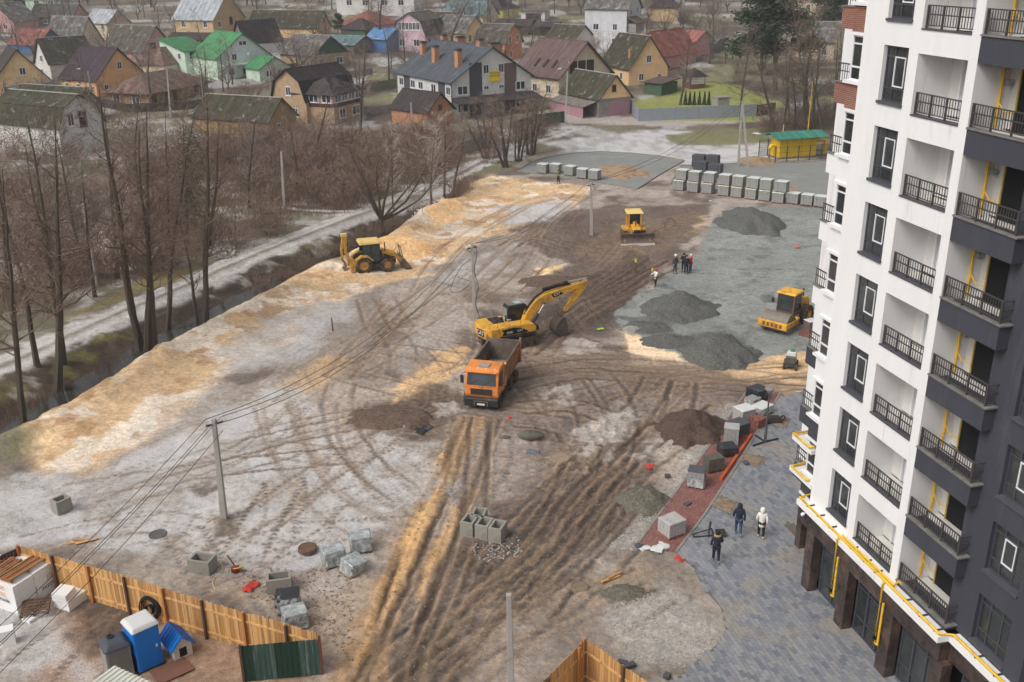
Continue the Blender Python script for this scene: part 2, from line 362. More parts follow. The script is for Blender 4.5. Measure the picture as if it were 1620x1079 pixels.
paint([(880, 195), (1060, 200), (1330, 186), (1330, 176), (1060, 190), (930, 180), (890, 170), (850, 200)], (150, 140, 132), .5, .6, 2, 3, .95)
paint([(1050, 215), (1110, 206), (1215, 203), (1230, 222), (1160, 230), (1070, 230)], (106, 104, 66), .5, 1.2, 2, 3, .95, fr=0)
paint([(985, 165), (1060, 148), (1110, 130), (1170, 135), (1240, 165), (1190, 192), (1010, 190)], (122, 126, 72), .6, 1.2, 3, 4, .95, fr=0)
paint([(770, 120), (900, 100), (910, 60), (860, 60), (840, 90)], (120, 122, 84), 1.5, 3, 4, 4, .5)
LOT = [(1148, 326), (1320, 330), (1420, 400), (1420, 540), (1300, 555), (1235, 562), (1150, 575), (1095, 574), (1050, 550), (985, 518), (968, 500), (1005, 470), (1062, 432), (1100, 400)]
sl_, m = region(LOT, .25, .9, 1.6, 2); lay(sl_, m, alb(124, 126, 121), 0, .1); FLAT[sl_] = np.maximum(FLAT[sl_], m)
q = fbm(GX[sl_], GY[sl_], 3.5, 5, 5); lay(sl_, m * sstep(.45, .7, q) * .35, alb(106, 108, 104)); lay(sl_, m * sstep(.6, .7, fbm(GX[sl_], GY[sl_], 1.3, 4, 1)) * .5, alb(92, 92, 88))
for poly in [[(970, 500), (1040, 500), (1080, 530), (1150, 520), (1200, 560), (1120, 575), (1060, 550)], [(1205, 470), (1225, 462), (1228, 478), (1208, 480)]]: paint(poly, (88, 90, 88), .3, .8, 1, 3, .7)
CREEK = [(-26, 40), (-33.5, 49), (-31.5, 55.5), (-28, 61.5), (-25, 67), (-21.5, 75.5), (-19.3, 82), (-16.6, 89.5), (-13.2, 97), (-9.5, 105), (-6.2, 113), (-3.5, 121), (1, 131)]
_cr = [((lambda p: (p.x, p.y))(G(*q, -1.0))) for q in [(-250, 800), (-60, 715), (14, 683), (56, 658), (97, 634), (139, 610), (195, 580), (240, 550), (290, 524), (335, 502), (400, 468), (470, 435), (520, 415), (580, 385), (640, 352), (700, 322), (745, 300)]]
CREEK = catmull(_cr, 4)
_sl = sub(CREEK, 9); _x, _y = GX[_sl], GY[_sl]
_d = sdist(CREEK, _x, _y, False) + (fbm(_x, _y, 2.5, 3, 2) - .5) * .9
def side(pts, x, y):
    best = np.full(x.shape, 1e9); sg = np.zeros(x.shape)
    for (ax, ay), (bx, by) in zip(pts[:-1], pts[1:]):
        ex, ey = bx - ax, by - ay; t = np.clip(((x - ax) * ex + (y - ay) * ey) / (ex * ex + ey * ey), 0, 1)
        d = np.hypot(x - ax - t * ex, y - ay - t * ey); c = ex * (y - ay) - ey * (x - ax); u = d < best
        best[u] = d[u]; sg[u] = np.sign(c[u])
    return sg
_sg = side(CREEK, _x, _y); fade = sstep(133, 122, _y)
wid = 1.25
right = _sg < 0
depth = np.where(right, sstep(wid + 1.5, wid - .5, _d), sstep(wid + 4.5, wid - .6, _d)) * 1.75 * fade
Z[_sl] -= depth
ridge = np.where(right, np.exp(-((_d - 3.6) / 1.3) ** 2), 0) * fade
Z[_sl] += ridge * (.35 + .9 * (fbm(_x, _y, 4, 3, 7) - .35).clip(0, 1))
bank = np.where(right, sstep(wid + .3, wid - .4, _d), sstep(wid + 5.5, wid + 2.5, _d)) * fade
C[_sl] = C[_sl] * (1 - bank[..., None]) + alb(84, 68, 56) * bank[..., None] * (.7 + .6 * n_mid[_sl][..., None])
FR[_sl] *= (1 - bank)
g_ = bank * sstep(.55, .68, fbm(_x, _y, 3, 4, 4)) * ~right; C[_sl] = C[_sl] * (1 - .7 * g_[..., None]) + alb(112, 106, 62) * .7 * g_[..., None]
g_ = bank * sstep(.6, .7, fbm(_x, _y, 2.2, 4, 1)) * ~right; C[_sl] = C[_sl] * (1 - .6 * g_[..., None]) + alb(150, 144, 138) * .6 * g_[..., None]
WET[_sl] = np.maximum(WET[_sl], sstep(1.6, .6, _d) * .6)
TRACK = catmull(wpts([(-300, 650), (-80, 602), (0, 580), (75, 548), (150, 512), (250, 470), (330, 436), (400, 405), (500, 366), (600, 326), (700, 288), (760, 258), (830, 228), (900, 205)]), 5)
_sl = sub(TRACK, 6); _x, _y = GX[_sl], GY[_sl]; _d = sdist(TRACK, _x, _y, False) + (fbm(_x, _y, 2, 3, 3) - .5) * .5
m = sstep(1.75, 1.35, _d); lay(_sl, m, alb(146, 138, 132), .5, .1)
cen = m * np.exp(-(_d / .3) ** 2); lay(_sl, cen * .7, alb(104, 98, 78), .1)
wh = m * np.exp(-((_d - .85) / .3) ** 2); lay(_sl, wh * .5, alb(172, 168, 164), .5); Z[_sl] -= wh * .07
edge = np.exp(-((_d - 1.7) / .35) ** 2) * sstep(.4, .6, fbm(_x, _y, 1.5, 4, 5)); lay(_sl, edge * .7, alb(175, 172, 170))
for poly, w_ in [([(450, 328), (490, 333), (555, 334)], .35), ([(160, 350), (172, 380), (175, 410), (200, 425)], .8)]:
    P_ = catmull(wpts(poly), 5); _sl = sub(P_, 3); _d = sdist(P_, GX[_sl], GY[_sl], False); lay(_sl, sstep(w_ + .2, w_ - .1, _d) * .9, alb(186, 184, 182), .6)
for px, py, r, h in [(640, 392, 3.2, .9), (600, 400, 2.2, .5), (700, 330, 3.0, .6), (860, 470, 2.2, .5), (880, 440, 2.5, .45), (600, 660, 2.2, .35), (560, 430, 1.8, .4), (120, 680, 2.0, .4), (240, 560, 2.2, .35), (320, 690, 1.6, .25), (440, 600, 2, .2), (840, 690, .9, .3), (690, 345, 3, .5), (930, 540, 1.8, .3), (350, 830, .8, .25), (1000, 520, 1.0, .2)]:
    p = G(px, py); _sl = sub([(p.x, p.y)], r * 3); d2 = ((GX[_sl] - p.x) ** 2 + (GY[_sl] - p.y) ** 2) / r ** 2
    Z[_sl] += h * np.exp(-d2 * 1.5) * (.6 + .8 * n_mid[_sl])
paint([(585, 385), (640, 372), (690, 400), (640, 420), (600, 425)], (186, 148, 104), .6, 1, 1.5, 3, .8); paint([(660, 330), (720, 318), (735, 345), (690, 362)], (192, 156, 112), .6, 1, 1.5, 3, .8)
paint([(335, 822), (375, 820), (380, 840), (345, 848)], (92, 78, 66), .3, .5, .6, 3, .8, fr=.1)
paint([(300, 770), (330, 765), (345, 775), (320, 790)], (98, 88, 80), .3, .5, .6, 3, .9, fr=.1); paint([(230, 555), (255, 545), (262, 560), (240, 570)], (140, 110, 80), .4, .5, .8, 2, .6)
rr = random.Random(3)
OUT = sstep(.3, .8, np.abs(FLAT))
def track(poly, gauge=2.0, w=.28, depth=.1, rgb=(84, 68, 58), k=.7, tread=0.0, fr=None, wet=.5, world=False, period=.42):
    pts = poly if world else wpts(poly)
    pts = catmull(pts, 5); s0 = 0; sd0 = rr.uniform(0, 99); w = w * .62; depth = depth * .46; k = min(.95, k * 1.25)
    for (ax, ay), (bx, by) in zip(pts[:-1], pts[1:]):
        L_ = math.hypot(bx - ax, by - ay)
        if L_ < 1e-6: continue
        _sl = sub([(ax, ay), (bx, by)], gauge / 2 + w * 3 + .2); x, y = GX[_sl], GY[_sl]
        if x.size == 0: s0 += L_; continue
        ex, ey = (bx - ax) / L_, (by - ay) / L_
        t = (x - ax) * ex + (y - ay) * ey; d = (x - ax) * -ey + (y - ay) * ex
        inn = (t >= 0) & (t < L_)
        e = np.abs(d + (n_fine[_sl] - .5) * .14) - gauge / 2
        amp_ = np.clip(vn((s0 + t) * .22 + sd0, np.full(t.shape, sd0 * 3.1), 2) * 1.9 - .35, .08, 1.25)
        r = np.exp(-(e / w) ** 2) * inn * amp_
        r = r * (.7 + .6 * n_fine[_sl])
        be = np.exp(-((np.abs(e) - 2.1 * w) / (.6 * w)) ** 2) * inn
        ok = (1 - FLAT[_sl])
        br_ = (.45 + .9 * n_mid[_sl])
        tr = 1.0
        if tread: tr = 1 - tread * (.5 + .5 * np.sin(2 * math.pi * ((s0 + t) + .8 * np.abs(e)) / period))
        Z[_sl] += (-depth * r * tr + depth * .55 * be * br_) * ok
        kk = np.clip(k * r * br_ * ok * (tr if tread else 1), 0, 1)
        C[_sl] = C[_sl] * (1 - kk[..., None]) + alb(*rgb) * kk[..., None]
        kb = np.clip(.25 * k * be * ok, 0, 1)
        C[_sl] = C[_sl] * (1 - kb[..., None]) + alb(150, 126, 100) * kb[..., None]
        FR[_sl] *= 1 - np.clip(kk * 1.3, 0, 1); WET[_sl] = np.maximum(WET[_sl], kk * wet)
        s0 += L_
def family(poly, n, spread, **kw):
    base = wpts(poly)
    n = max(2, round(n * .62))
    for i in range(n):
        o = (i - (n - 1) / 2) * spread * 1.75 + rr.uniform(-.7, .7); b = rr.uniform(-1, 1) * 1.3
        pts = []
        for j, (x, y) in enumerate(base):
            a_, c_ = base[max(j - 1, 0)], base[min(j + 1, len(base) - 1)]; L_ = math.hypot(c_[0] - a_[0], c_[1] - a_[1]) + 1e-9
            q_ = o + b * math.sin(j * 1.1 + i * 2.4) * .9
            pts.append((x - (c_[1] - a_[1]) / L_ * q_, y + (c_[0] - a_[0]) / L_ * q_))
        k2 = dict(kw); k2['gauge'] = kw.get('gauge', 2.0) * rr.uniform(.9, 1.1); k2['depth'] = kw.get('depth', .1) * rr.uniform(.5, 1.3)
        track(pts, world=True, **k2)
family([(250, 900), (330, 860), (440, 830), (520, 760), (600, 700)], 3, 1.1, depth=.03, w=.22, rgb=(104, 98, 94), k=.75, tread=.9, wet=.1)
family([(430, 640), (455, 700), (500, 770), (570, 830), (640, 870)], 3, .9, depth=.06, w=.25, rgb=(112, 98, 88), k=.8, tread=.5, wet=.3)
family([(530, 640), (560, 700), (620, 770), (690, 810)], 2, 1.4, depth=.05, w=.25, rgb=(112, 98, 88), k=.8, tread=.5, wet=.3)
family([(180, 830), (300, 760), (420, 700), (540, 600), (640, 520), (740, 440), (800, 400)], 4, .9, depth=.04, w=.22, rgb=(110, 100, 92), k=.6, tread=.7, wet=.2)
family([(100, 800), (220, 740), (330, 690), (430, 610), (560, 530)], 3, 1.3, depth=.03, w=.22, rgb=(118, 106, 98), k=.6, tread=.9, wet=.1)
family([(350, 940), (400, 880), (430, 820), (440, 760)], 3, .7, depth=.03, w=.25, rgb=(96, 84, 76), k=.75, tread=.9, wet=.1)
family([(40, 880), (150, 840), (260, 820), (380, 860), (460, 900)], 2, 1.2, depth=.03, w=.2, rgb=(104, 98, 94), k=.7, tread=.9, wet=.1)
family([(600, 470), (640, 520), (680, 500), (760, 430), (850, 360)], 2, 1.0, depth=.06, rgb=(120, 98, 80), k=.6, wet=.2)
family([(900, 310), (830, 320), (740, 370), (680, 430), (640, 500), (560, 600)], 4, 1.0, depth=.07, rgb=(128, 104, 84), k=.55, wet=.2)
family([(560, 580), (660, 545), (720, 590), (700, 650), (610, 660)], 3, .6, depth=.06, w=.2, rgb=(84, 70, 60), k=.7, tread=.6)
family([(930, 310), (870, 350), (830, 420), (760, 480)], 3, 1.0, depth=.08, rgb=(108, 88, 74), k=.6)
_r3 = random.Random(17)
for i in range(30):
    x0, y0 = _r3.uniform(-20, 4), _r3.uniform(40, 62); a = _r3.uniform(0, 6.28); cv = _r3.uniform(-.16, .16); pts = []
    for k in range(8): pts.append((x0, y0)); x0 += math.cos(a) * 2.2; y0 += math.sin(a) * 2.2; a += cv
    track(pts, world=True, gauge=1.9, w=.26, depth=.035, rgb=(104, 98, 93), k=.7, tread=.95, wet=.15, period=.36)
for i in range(26):
    x0, y0 = _r3.uniform(-14, 12), _r3.uniform(36, 100); a = _r3.uniform(0, 6.28); cv = _r3.uniform(-.12, .12); pts = []
    for k in range(8): pts.append((x0, y0)); x0 += math.cos(a) * 2.5; y0 += math.sin(a) * 2.5; a += cv
    track(pts, world=True, gauge=2.0, w=.24, depth=.07, rgb=(96, 82, 72), k=.6, tread=.5, wet=.4, period=.4)
family([(1050, 410), (980, 450), (900, 500), (840, 560)], 4, 1.0, depth=.10, w=.3, rgb=(80, 62, 52), k=.7)
family([(1010, 400), (930, 400), (840, 380), (760, 430)], 3, 1.1, depth=.07, rgb=(92, 74, 62), k=.6)
family([(1120, 340), (1020, 360), (960, 420), (900, 460)], 3, 1.1, depth=.06, rgb=(100, 80, 66), k=.6)
family([(790, 600), (900, 575), (1010, 580), (1120, 592), (1290, 610)], 5, .75, depth=.12, w=.25, rgb=(92, 74, 62), k=.75)
family([(800, 640), (880, 640), (960, 610), (1080, 600), (1280, 590)], 3, .8, depth=.1, w=.25, rgb=(100, 82, 68), k=.7)
family([(1060, 600), (1040, 640), (1000, 690), (940, 750), (860, 830), (760, 930), (660, 1050), (620, 1120)], 5, .75, depth=.14, w=.24, rgb=(78, 64, 55), k=.8)
family([(930, 600), (970, 640), (985, 690), (930, 780), (850, 860), (740, 960)], 3, .8, depth=.12, w=.24, rgb=(80, 66, 57), k=.8)
family([(820, 650), (900, 650), (960, 680), (950, 740), (900, 810)], 3, .8, depth=.1, w=.24, rgb=(88, 72, 62), k=.75)
family([(1120, 640), (1060, 690), (1000, 740), (930, 800), (880, 870), (800, 960), (700, 1060)], 4, .8, depth=.12, w=.25, rgb=(80, 66, 57), k=.75)
family([(1010, 800), (930, 880), (840, 950), (720, 1010), (620, 1090)], 4, .8, depth=.1, w=.24, rgb=(78, 65, 57), k=.75)
family([(1040, 930), (940, 960), (850, 990), (760, 1000)], 3, .8, depth=.06, w=.24, rgb=(92, 80, 70), k=.7, tread=.6)
paint([(722, 660), (765, 660), (700, 800), (640, 940), (600, 1090), (520, 1090), (570, 960), (640, 830), (690, 740)], (150, 120, 88), .3, .5, .8, 3, .7); paint([(700, 720), (712, 720), (690, 800), (640, 930), (590, 1020), (560, 1060), (600, 930), (660, 810)], (178, 142, 98), .2, .4, .5, 3, .8)
paint([(742, 770), (756, 775), (715, 860), (690, 900), (655, 960), (690, 850)], (172, 138, 98), .2, .4, .5, 3, .8)
family([(757, 660), (720, 760), (672, 860), (618, 1000), (590, 1110)], 3, .35, depth=.16, w=.3, gauge=2.05, rgb=(82, 66, 55), k=.7)
family([(764, 660), (728, 760), (685, 860), (640, 1000), (610, 1110)], 2, .5, depth=.12, w=.22, gauge=1.3, rgb=(86, 70, 58), k=.75)
for i, poly in enumerate(SLICK): paint(poly, (154, 146, 139), .3, .9, .8, 4 + i, .7, fr=0, wet=.7, brk=(.38, .1, .9))
act = 1 - FLAT; act[GY > 150] = 0
for (pl, amp) in [([(800, 330), (1110, 330), (980, 510), (820, 560)], .14), ([(760, 560), (1270, 600), (1000, 800), (700, 1090), (540, 1090)], .09), ([(560, 640), (720, 600), (700, 690), (600, 700)], .1), ([(860, 880), (1080, 890), (1150, 1000), (1080, 1080), (850, 1080)], .05)]:
    _sl, m = region(pl, 1.5, 1.5, 2, 2); Z[_sl] += m * amp * (fbm(GX[_sl], GY[_sl], .8, 4, 2, .6) - .5) * 2 * act[_sl]
_near = (GY < 112) & (GY > 28) & (GX > -36) & (GX < 28)
n_clod = fbm(GX, GY, .32, 2, 6)
Z += _near * act * ((n_mid - .5) * .16 + (n_fine - .5) * .10 + (n_clod - .5) * .07)
PLAZA = [(1222, 632), (1300, 612), (1340, 800), (1500, 1000), (1560, 1100), (1040, 1100), (1078, 1066), (1112, 1040), (1150, 1005), (1140, 960), (1112, 930), (1100, 900), (1072, 878), (1112, 818), (1165, 733)]
STRIP = [(1008, 862), (1050, 803), (1098, 740), (1180, 622), (1235, 622), (1168, 733), (1112, 818), (1070, 874)]
STRIP2 = [(1262, 530), (1300, 488), (1345, 470), (1345, 520), (1292, 545), (1283, 535)]
PAD1 = [(818, 270), (840, 256), (868, 247), (905, 241), (950, 238.5), (1000, 241), (1045, 246), (1083, 253), (1050, 272), (1008, 299), (950, 289), (880, 279)]
PAD2 = [(1078, 262), (1140, 259), (1240, 257), (1335, 252), (1340, 318), (1312, 322), (1240, 315), (1160, 304), (1060, 292)]
def flatten(poly, z, m_=.5):
    pts = wpts(poly); _sl = sub(pts, 2); sd = sdist(pts, GX[_sl], GY[_sl]); k = sstep(m_, .05, sd); Z[_sl] = Z[_sl] * (1 - k) + z * k
for pl in (PLAZA, STRIP, STRIP2, PAD1, PAD2): flatten(pl, -.02)
_sl = sub([(10, 20), (40, 60)], 0); 
FR = np.clip(FR, 0, 1)
_lm = C.mean(-1, keepdims=True); C *= np.where((GY < 150)[..., None], np.clip((_lm / .27) ** .34, .6, 1.2), 1)
C *= (.82 + .36 * n_fine)[..., None] * (.85 + .3 * n_mid)[..., None]
_ny, _nx = GX.shape
me = bpy.data.meshes.new('ground'); nv = _ny * _nx
me.vertices.add(nv); me.vertices.foreach_set('co', np.stack([GX, GY, Z], -1).astype(np.float32).ravel())
ii = (np.arange(_ny - 1)[:, None] * _nx + np.arange(_nx - 1)[None, :]).ravel()
qd = np.stack([ii, ii + 1, ii + 1 + _nx, ii + _nx], 1).astype(np.int32); nf = len(qd)
me.loops.add(nf * 4); me.loops.foreach_set('vertex_index', qd.ravel())
me.polygons.add(nf); me.polygons.foreach_set('loop_start', np.arange(0, nf * 4, 4, dtype=np.int32)); me.polygons.foreach_set('loop_total', np.full(nf, 4, np.int32))
me.update(calc_edges=True); me.polygons.foreach_set('use_smooth', np.ones(nf, bool))
at = me.attributes.new('soil', 'FLOAT_COLOR', 'POINT'); at.data.foreach_set('color', np.concatenate([C, np.ones(C.shape[:2] + (1,))], -1).astype(np.float32).ravel())
for nm, A_ in (('rime', FR), ('wet', WET)):
    at = me.attributes.new(nm, 'FLOAT', 'POINT'); at.data.foreach_set('value', A_.astype(np.float32).ravel())
def TZ(x, y):
    i = int(np.clip(np.searchsorted(gx, x) - 1, 0, _nx - 2)); j = int(np.clip(np.searchsorted(gy, y) - 1, 0, _ny - 2))
    fx = (x - gx[i]) / (gx[i + 1] - gx[i]); fy = (y - gy[j]) / (gy[j + 1] - gy[j])
    return float((Z[j, i] * (1 - fx) + Z[j, i + 1] * fx) * (1 - fy) + (Z[j + 1, i] * (1 - fx) + Z[j + 1, i + 1] * fx) * fy)
def on(px, py, dz=0.0):
    p = GT(px, py); return Vector((p.x, p.y, TZ(p.x, p.y) + dz))
gm = bpy.data.materials.new('worked_soil'); gm.use_nodes = True; nt = gm.node_tree; N = nt.nodes; L = nt.links; b = N['Principled BSDF']
tc = N.new('ShaderNodeTexCoord')
def att(n): a_ = N.new('ShaderNodeAttribute'); a_.attribute_name = n; return a_
def nzn(sc, det=4, ro=.65):
    n_ = N.new('ShaderNodeTexNoise'); n_.inputs['Scale'].default_value = sc; n_.inputs['Detail'].default_value = det; n_.inputs['Roughness'].default_value = ro; L.new(tc.outputs['Object'], n_.inputs[0]); return n_
def mrng(src, a0, a1, b0, b1):
    r_ = N.new('ShaderNodeMapRange'); r_.inputs[1].default_value = a0; r_.inputs[2].default_value = a1; r_.inputs[3].default_value = b0; r_.inputs[4].default_value = b1; L.new(src, r_.inputs[0]); return r_.outputs[0]
soil, rime, wet = att('soil'), att('rime'), att('wet')
nA, nB = nzn(3.2, 6, .75), nzn(13, 3, .7)
hs = N.new('ShaderNodeHueSaturation'); L.new(soil.outputs['Color'], hs.inputs['Color']); vm = N.new('ShaderNodeMath'); vm.operation = 'MULTIPLY'; nD = nzn(22, 4, .75); L.new(mrng(nA.outputs['Fac'], .3, .7, .64, 1.36), vm.inputs[0]); L.new(mrng(nD.outputs['Fac'], .32, .68, .66, 1.34), vm.inputs[1]); L.new(vm.outputs[0], hs.inputs['Value'])
nC = nzn(9.5, 8, .85)
sb = N.new('ShaderNodeMath'); sb.operation = 'ADD'; L.new(nC.outputs['Fac'], sb.inputs[0]); L.new(mrng(rime.outputs['Fac'], 0, 1, -.22, .12), sb.inputs[1])
cov = mrng(sb.outputs[0], .44, .60, 0, .78)
mu = N.new('ShaderNodeMath'); mu.operation = 'MULTIPLY'; L.new(cov, mu.inputs[0]); L.new(mrng(rime.outputs['Fac'], .02, .25, 0, 1), mu.inputs[1])
mx = N.new('ShaderNodeMix'); mx.data_type = 'RGBA'; mx.inputs[7].default_value = (*alb(178, 176, 177), 1); L.new(mu.outputs[0], mx.inputs[0]); L.new(hs.outputs[0], mx.inputs[6])
L.new(mx.outputs[2], b.inputs['Base Color'])
L.new(mrng(wet.outputs['Fac'], 0, 1, .92, .42), b.inputs['Roughness']); b.inputs['Specular IOR Level'].default_value = .35
bp = N.new('ShaderNodeBump'); bp.inputs['Strength'].default_value = .8; bp.inputs['Distance'].default_value = .10
am = N.new('ShaderNodeMath'); L.new(nA.outputs['Fac'], am.inputs[0]); ml = N.new('ShaderNodeMath'); ml.operation = 'MULTIPLY'; ml.inputs[1].default_value = .35; L.new(nB.outputs['Fac'], ml.inputs[0]); L.new(ml.outputs[0], am.inputs[1]); L.new(am.outputs[0], bp.inputs['Height']); L.new(bp.outputs[0], b.inputs['Normal'])
me.materials.append(gm)
tag(link('ground', me), 'muddy frosted building ground with ruts and sand', None, None, 'structure')
wm = M('still_water', (0.05, 0.048, 0.042), 0.09, .3, .4, spec=.6, bump=.06, bscale=3)
mb = MB(); pts = CREEK; lv = []
for i, (x, y) in enumerate(pts):
    a_, c_ = pts[max(i - 1, 0)], pts[min(i + 1, len(pts) - 1)]; L_ = math.hypot(c_[0] - a_[0], c_[1] - a_[1]); nx_, ny_ = -(c_[1] - a_[1]) / L_, (c_[0] - a_[0]) / L_
    lv.append([(x + nx_ * 3.4, y + ny_ * 3.4, -1.34), (x - nx_ * 2.8, y - ny_ * 2.8, -1.34)])
mb.add([p for q_ in lv for p in q_], [(2 * i, 2 * i + 2, 2 * i + 3, 2 * i + 1) for i in range(len(lv) - 1)])
tag(obj('creek_water', mb, wm), 'narrow dark creek between the dirt track and sand bank', None, None, 'structure')
AZF = math.radians(-13.8)
fd = Vector((math.sin(AZF), math.cos(AZF), 0)); fn = Vector((math.cos(AZF), -math.sin(AZF), 0))
white_wall = M('white_render', srgb(236, 236, 236), .85, .04, .9, bump=.05, bscale=60, dirt=srgb(208, 204, 198), dirt_amt=.12, stretch=(1.6, 1.6, .22))
grey_in = M('loggia_plaster', srgb(222, 219, 214), .9, .06, 1.5)
dark_wall = M('anthracite_render', srgb(66, 68, 77), .85, .10, 1.0, bump=.06, bscale=50, dirt=srgb(86, 86, 90), dirt_amt=.15, stretch=(1.4, 1.4, .25))
dark_metal = M('grey_frame_metal', srgb(70, 72, 80), .5, .08, 3)
rail_metal = M('railing_metal', srgb(74, 70, 70), .55, .1, 3)
white_pvc = M('white_frame_plastic', srgb(232, 234, 238), .4, .03, 2)
glass = MG('window_glass', (.045, .05, .052)); shop_glass = MG('shop_glass', (.05, .055, .058), .05)
black_in = M('black_opening', srgb(22, 23, 27), .8, .15, 2)
yellow_pipe = M('yellow_gas_pipe', srgb(238, 190, 44), .45, .1, 3, dirt=srgb(170, 120, 40), dirt_amt=.25)
sill_m = M('grey_sill', srgb(82, 82, 88), .6, .15, 3)
conc_edge = M('raw_screed', srgb(120, 117, 114), .9, .25, 3)
marble = M('brown_marble', srgb(66, 56, 53), .25, .45, 1.6, dirt=srgb(104, 84, 74), dirt_amt=.4, spec=.5)
red_brick = M_brick('red_brick', srgb(150, 82, 62), srgb(122, 66, 54), srgb(150, 130, 118), 1.0, .25, .075)
bld = link('apartment_building', None, None, fn * 22.95, (0, 0, math.atan2(fd.y, fd.x))); bld.empty_display_size = 1
tag(bld, 'tall new white and anthracite apartment block with railed balconies and yellow gas pipes', 'building')
NF = 10
def wall_part(mb, name, mats, lab=None, parent=bld, **k):
    o = obj(name, mb, mats, parent, **k)
    if lab: o['label'] = lab
    return o
w = MB(); zt = 36.2
w.box(34.17, 35.62, -.42, 0, 4.2, zt); w.box(32.06, 32.63, -1.9, 0, 4.2, zt); w.box(28.9, 29.36, -1.9, 0, 4.2, zt)
for j in range(NF + 1):
    z0 = 4.2 if j == 0 else 3.72 + 3 * j; z1 = 4.66 + 3 * j if j < NF else zt
    w.box(32.63, 34.17, -.42, 0, z0, z1)
    z0 = 4.2 if j == 0 else 3.58 + 3 * j; z1 = 4.40 + 3 * j if j < NF else zt
    w.box(29.36, 32.06, -.3, -.004, z0, z1)
w.box(35.2, 35.62, -14, -.42, 0, zt); w.box(22.4, 35.2, -14, -10, 0, zt)
wall_part(w, 'wall', white_wall, 'white rendered wall with pilasters')
iw = MB()
for j in range(NF):
    zb = 4.40 + 3 * j
    iw.box(29.36, 32.06, -1.9, -1.47, zb - .05, zb + 2.3); iw.box(29.36, 32.06, -1.47, -.3, zb - .26, zb - .1); iw.box(29.36, 32.06, -1.47, -.3, 3.58 + 3 * (j + 1), 3.78 + 3 * (j + 1))
    iw.box(26.35, 28.9, -1.9, -1.47, zb - .05, zb + 2.3); iw.box(26.35, 28.9, -1.47, -.86, zb - .26, zb - .12); iw.box(26.35, 28.9, -1.47, -.86, 3.60 + 3 * (j + 1), 3.78 + 3 * (j + 1))
wall_part(iw, 'loggia_lining', grey_in)
dw = MB()
dw.box(24.97, 26.35, -1.9, -.45, 4.2, zt); dw.box(22.87, 23.28, -.87, -.45, 4.2, zt)
for j in range(NF + 1):
    z0 = 4.2 if j == 0 else 3.42 + 3 * j; z1 = 4.43 + 3 * j if j < NF else zt
    dw.box(23.28, 24.97, -.87, -.45, z0, z1)
wall_part(dw, 'wall', dark_wall, 'anthracite rendered wall')
for j in range(NF):
    o = MB(); z0 = 4.22 if j == 0 else 3.55 + 3 * j
    o.box(25.80, 28.88, -.11, .012, z0, 4.40 + 3 * j); o.box(25.80, 25.92, -.448, -.11, z0, 4.40 + 3 * j); o.box(25.92, 28.88, -.858, -.11, z0, 4.28 + 3 * j)
    p = wall_part(o, 'balcony', dark_wall)
    c_ = MB(); c_.box(25.70, 28.89, -.17, .06, 4.40 + 3 * j, 4.46 + 3 * j); c_.box(25.70, 25.98, -.447, -.17, 4.40 + 3 * j, 4.46 + 3 * j); wall_part(c_, 'coping', conc_edge, parent=p)
def window_set(x0, x1, z0, z1, cols, mull, low, top, sash, fr=dark_metal, y=-.16, sillm=sill_m, gl=glass, hand=True):
    f = MB(); t = .07
    for a_, b_ in ((x0, x0 + t), (x1 - t, x1)): f.box(a_, b_, y - .07, y, z0, z1)
    f.box(x0 + t, x1 - t, y - .07, y, z0, z0 + t); f.box(x0 + t, x1 - t, y - .07, y, z1 - t, z1)
    for m_ in mull: f.box(m_ - .035, m_ + .035, y - .065, y + .004, z0 + t, z1 - t)
    if low: f.box(x0 + t, x1 - t, y - .06, y + .002, z0 + low - .03, z0 + low + .03)
    if top: f.box(x0 + t, x1 - t, y - .06, y + .002, z1 - top - .03, z1 - top + .03)
    fm = f.mesh('window', fr)
    gm_ = MB().box(x0 + t, x1 - t, y - .05, y - .03, z0 + t, z1 - t).mesh('glass', gl)
    sm = MB()
    sm.box(x0 - .03, x1 + .03, y, .07, z0 - .05, z0 + .002); sm.box(x0 - .03, x1 + .03, .05, .07, z0 - .1, z0 - .05)
    sm = sm.mesh('sill', sillm)
    hm = None
    if sash:
        a_, b_, c_, d_ = sash; h = MB(); q = .045
        h.box(a_, a_ + q, y - .02, y + .02, c_, d_); h.box(b_ - q, b_, y - .02, y + .02, c_, d_); h.box(a_ + q, b_ - q, y - .02, y + .02, c_, c_ + q); h.box(a_ + q, b_ - q, y - .02, y + .02, d_ - q, d_)
        hm = h.mesh('sash', white_pvc)
    return fm, gm_, sm, hm
def put_windows(ms, n, step=3.0, z=0.0, skip=(), y=0.0):
    for j in range(n):
        o = link('window', ms[0], bld, (0, y, z + step * j))
        link('glass', ms[1], o)
        if ms[2]: link('sill', ms[2], o)
        if ms[3] and j not in skip: link('sash', ms[3], o)
put_windows(window_set(32.63, 34.17, 4.68, 6.72, 3, (33.62, 32.92), .5, .4, (32.94, 33.6, 5.24, 6.34)), NF)
put_windows(window_set(23.28, 24.97, 4.45, 6.40, 3, (24.45, 23.84), .5, .35, (23.86, 24.43, 5.0, 6.0)), NF, skip=(0,), y=-.45)
f = MB(); f.box(30.95, 31.02, -1.46, -1.38, 4.4, 6.55); f.box(31.32, 31.4, -1.46, -1.36, 4.4, 6.55); f.box(29.36, 29.42, -1.46, -1.38, 4.4, 6.55); f.box(30.2, 30.26, -1.46, -1.38, 4.4, 6.55)
f.box(29.42, 30.2, -1.46, -1.38, 6.1, 6.16); f.box(30.26, 30.95, -1.46, -1.38, 6.1, 6.16); f.box(29.42, 30.95, -1.46, -1.38, 6.5, 6.55)
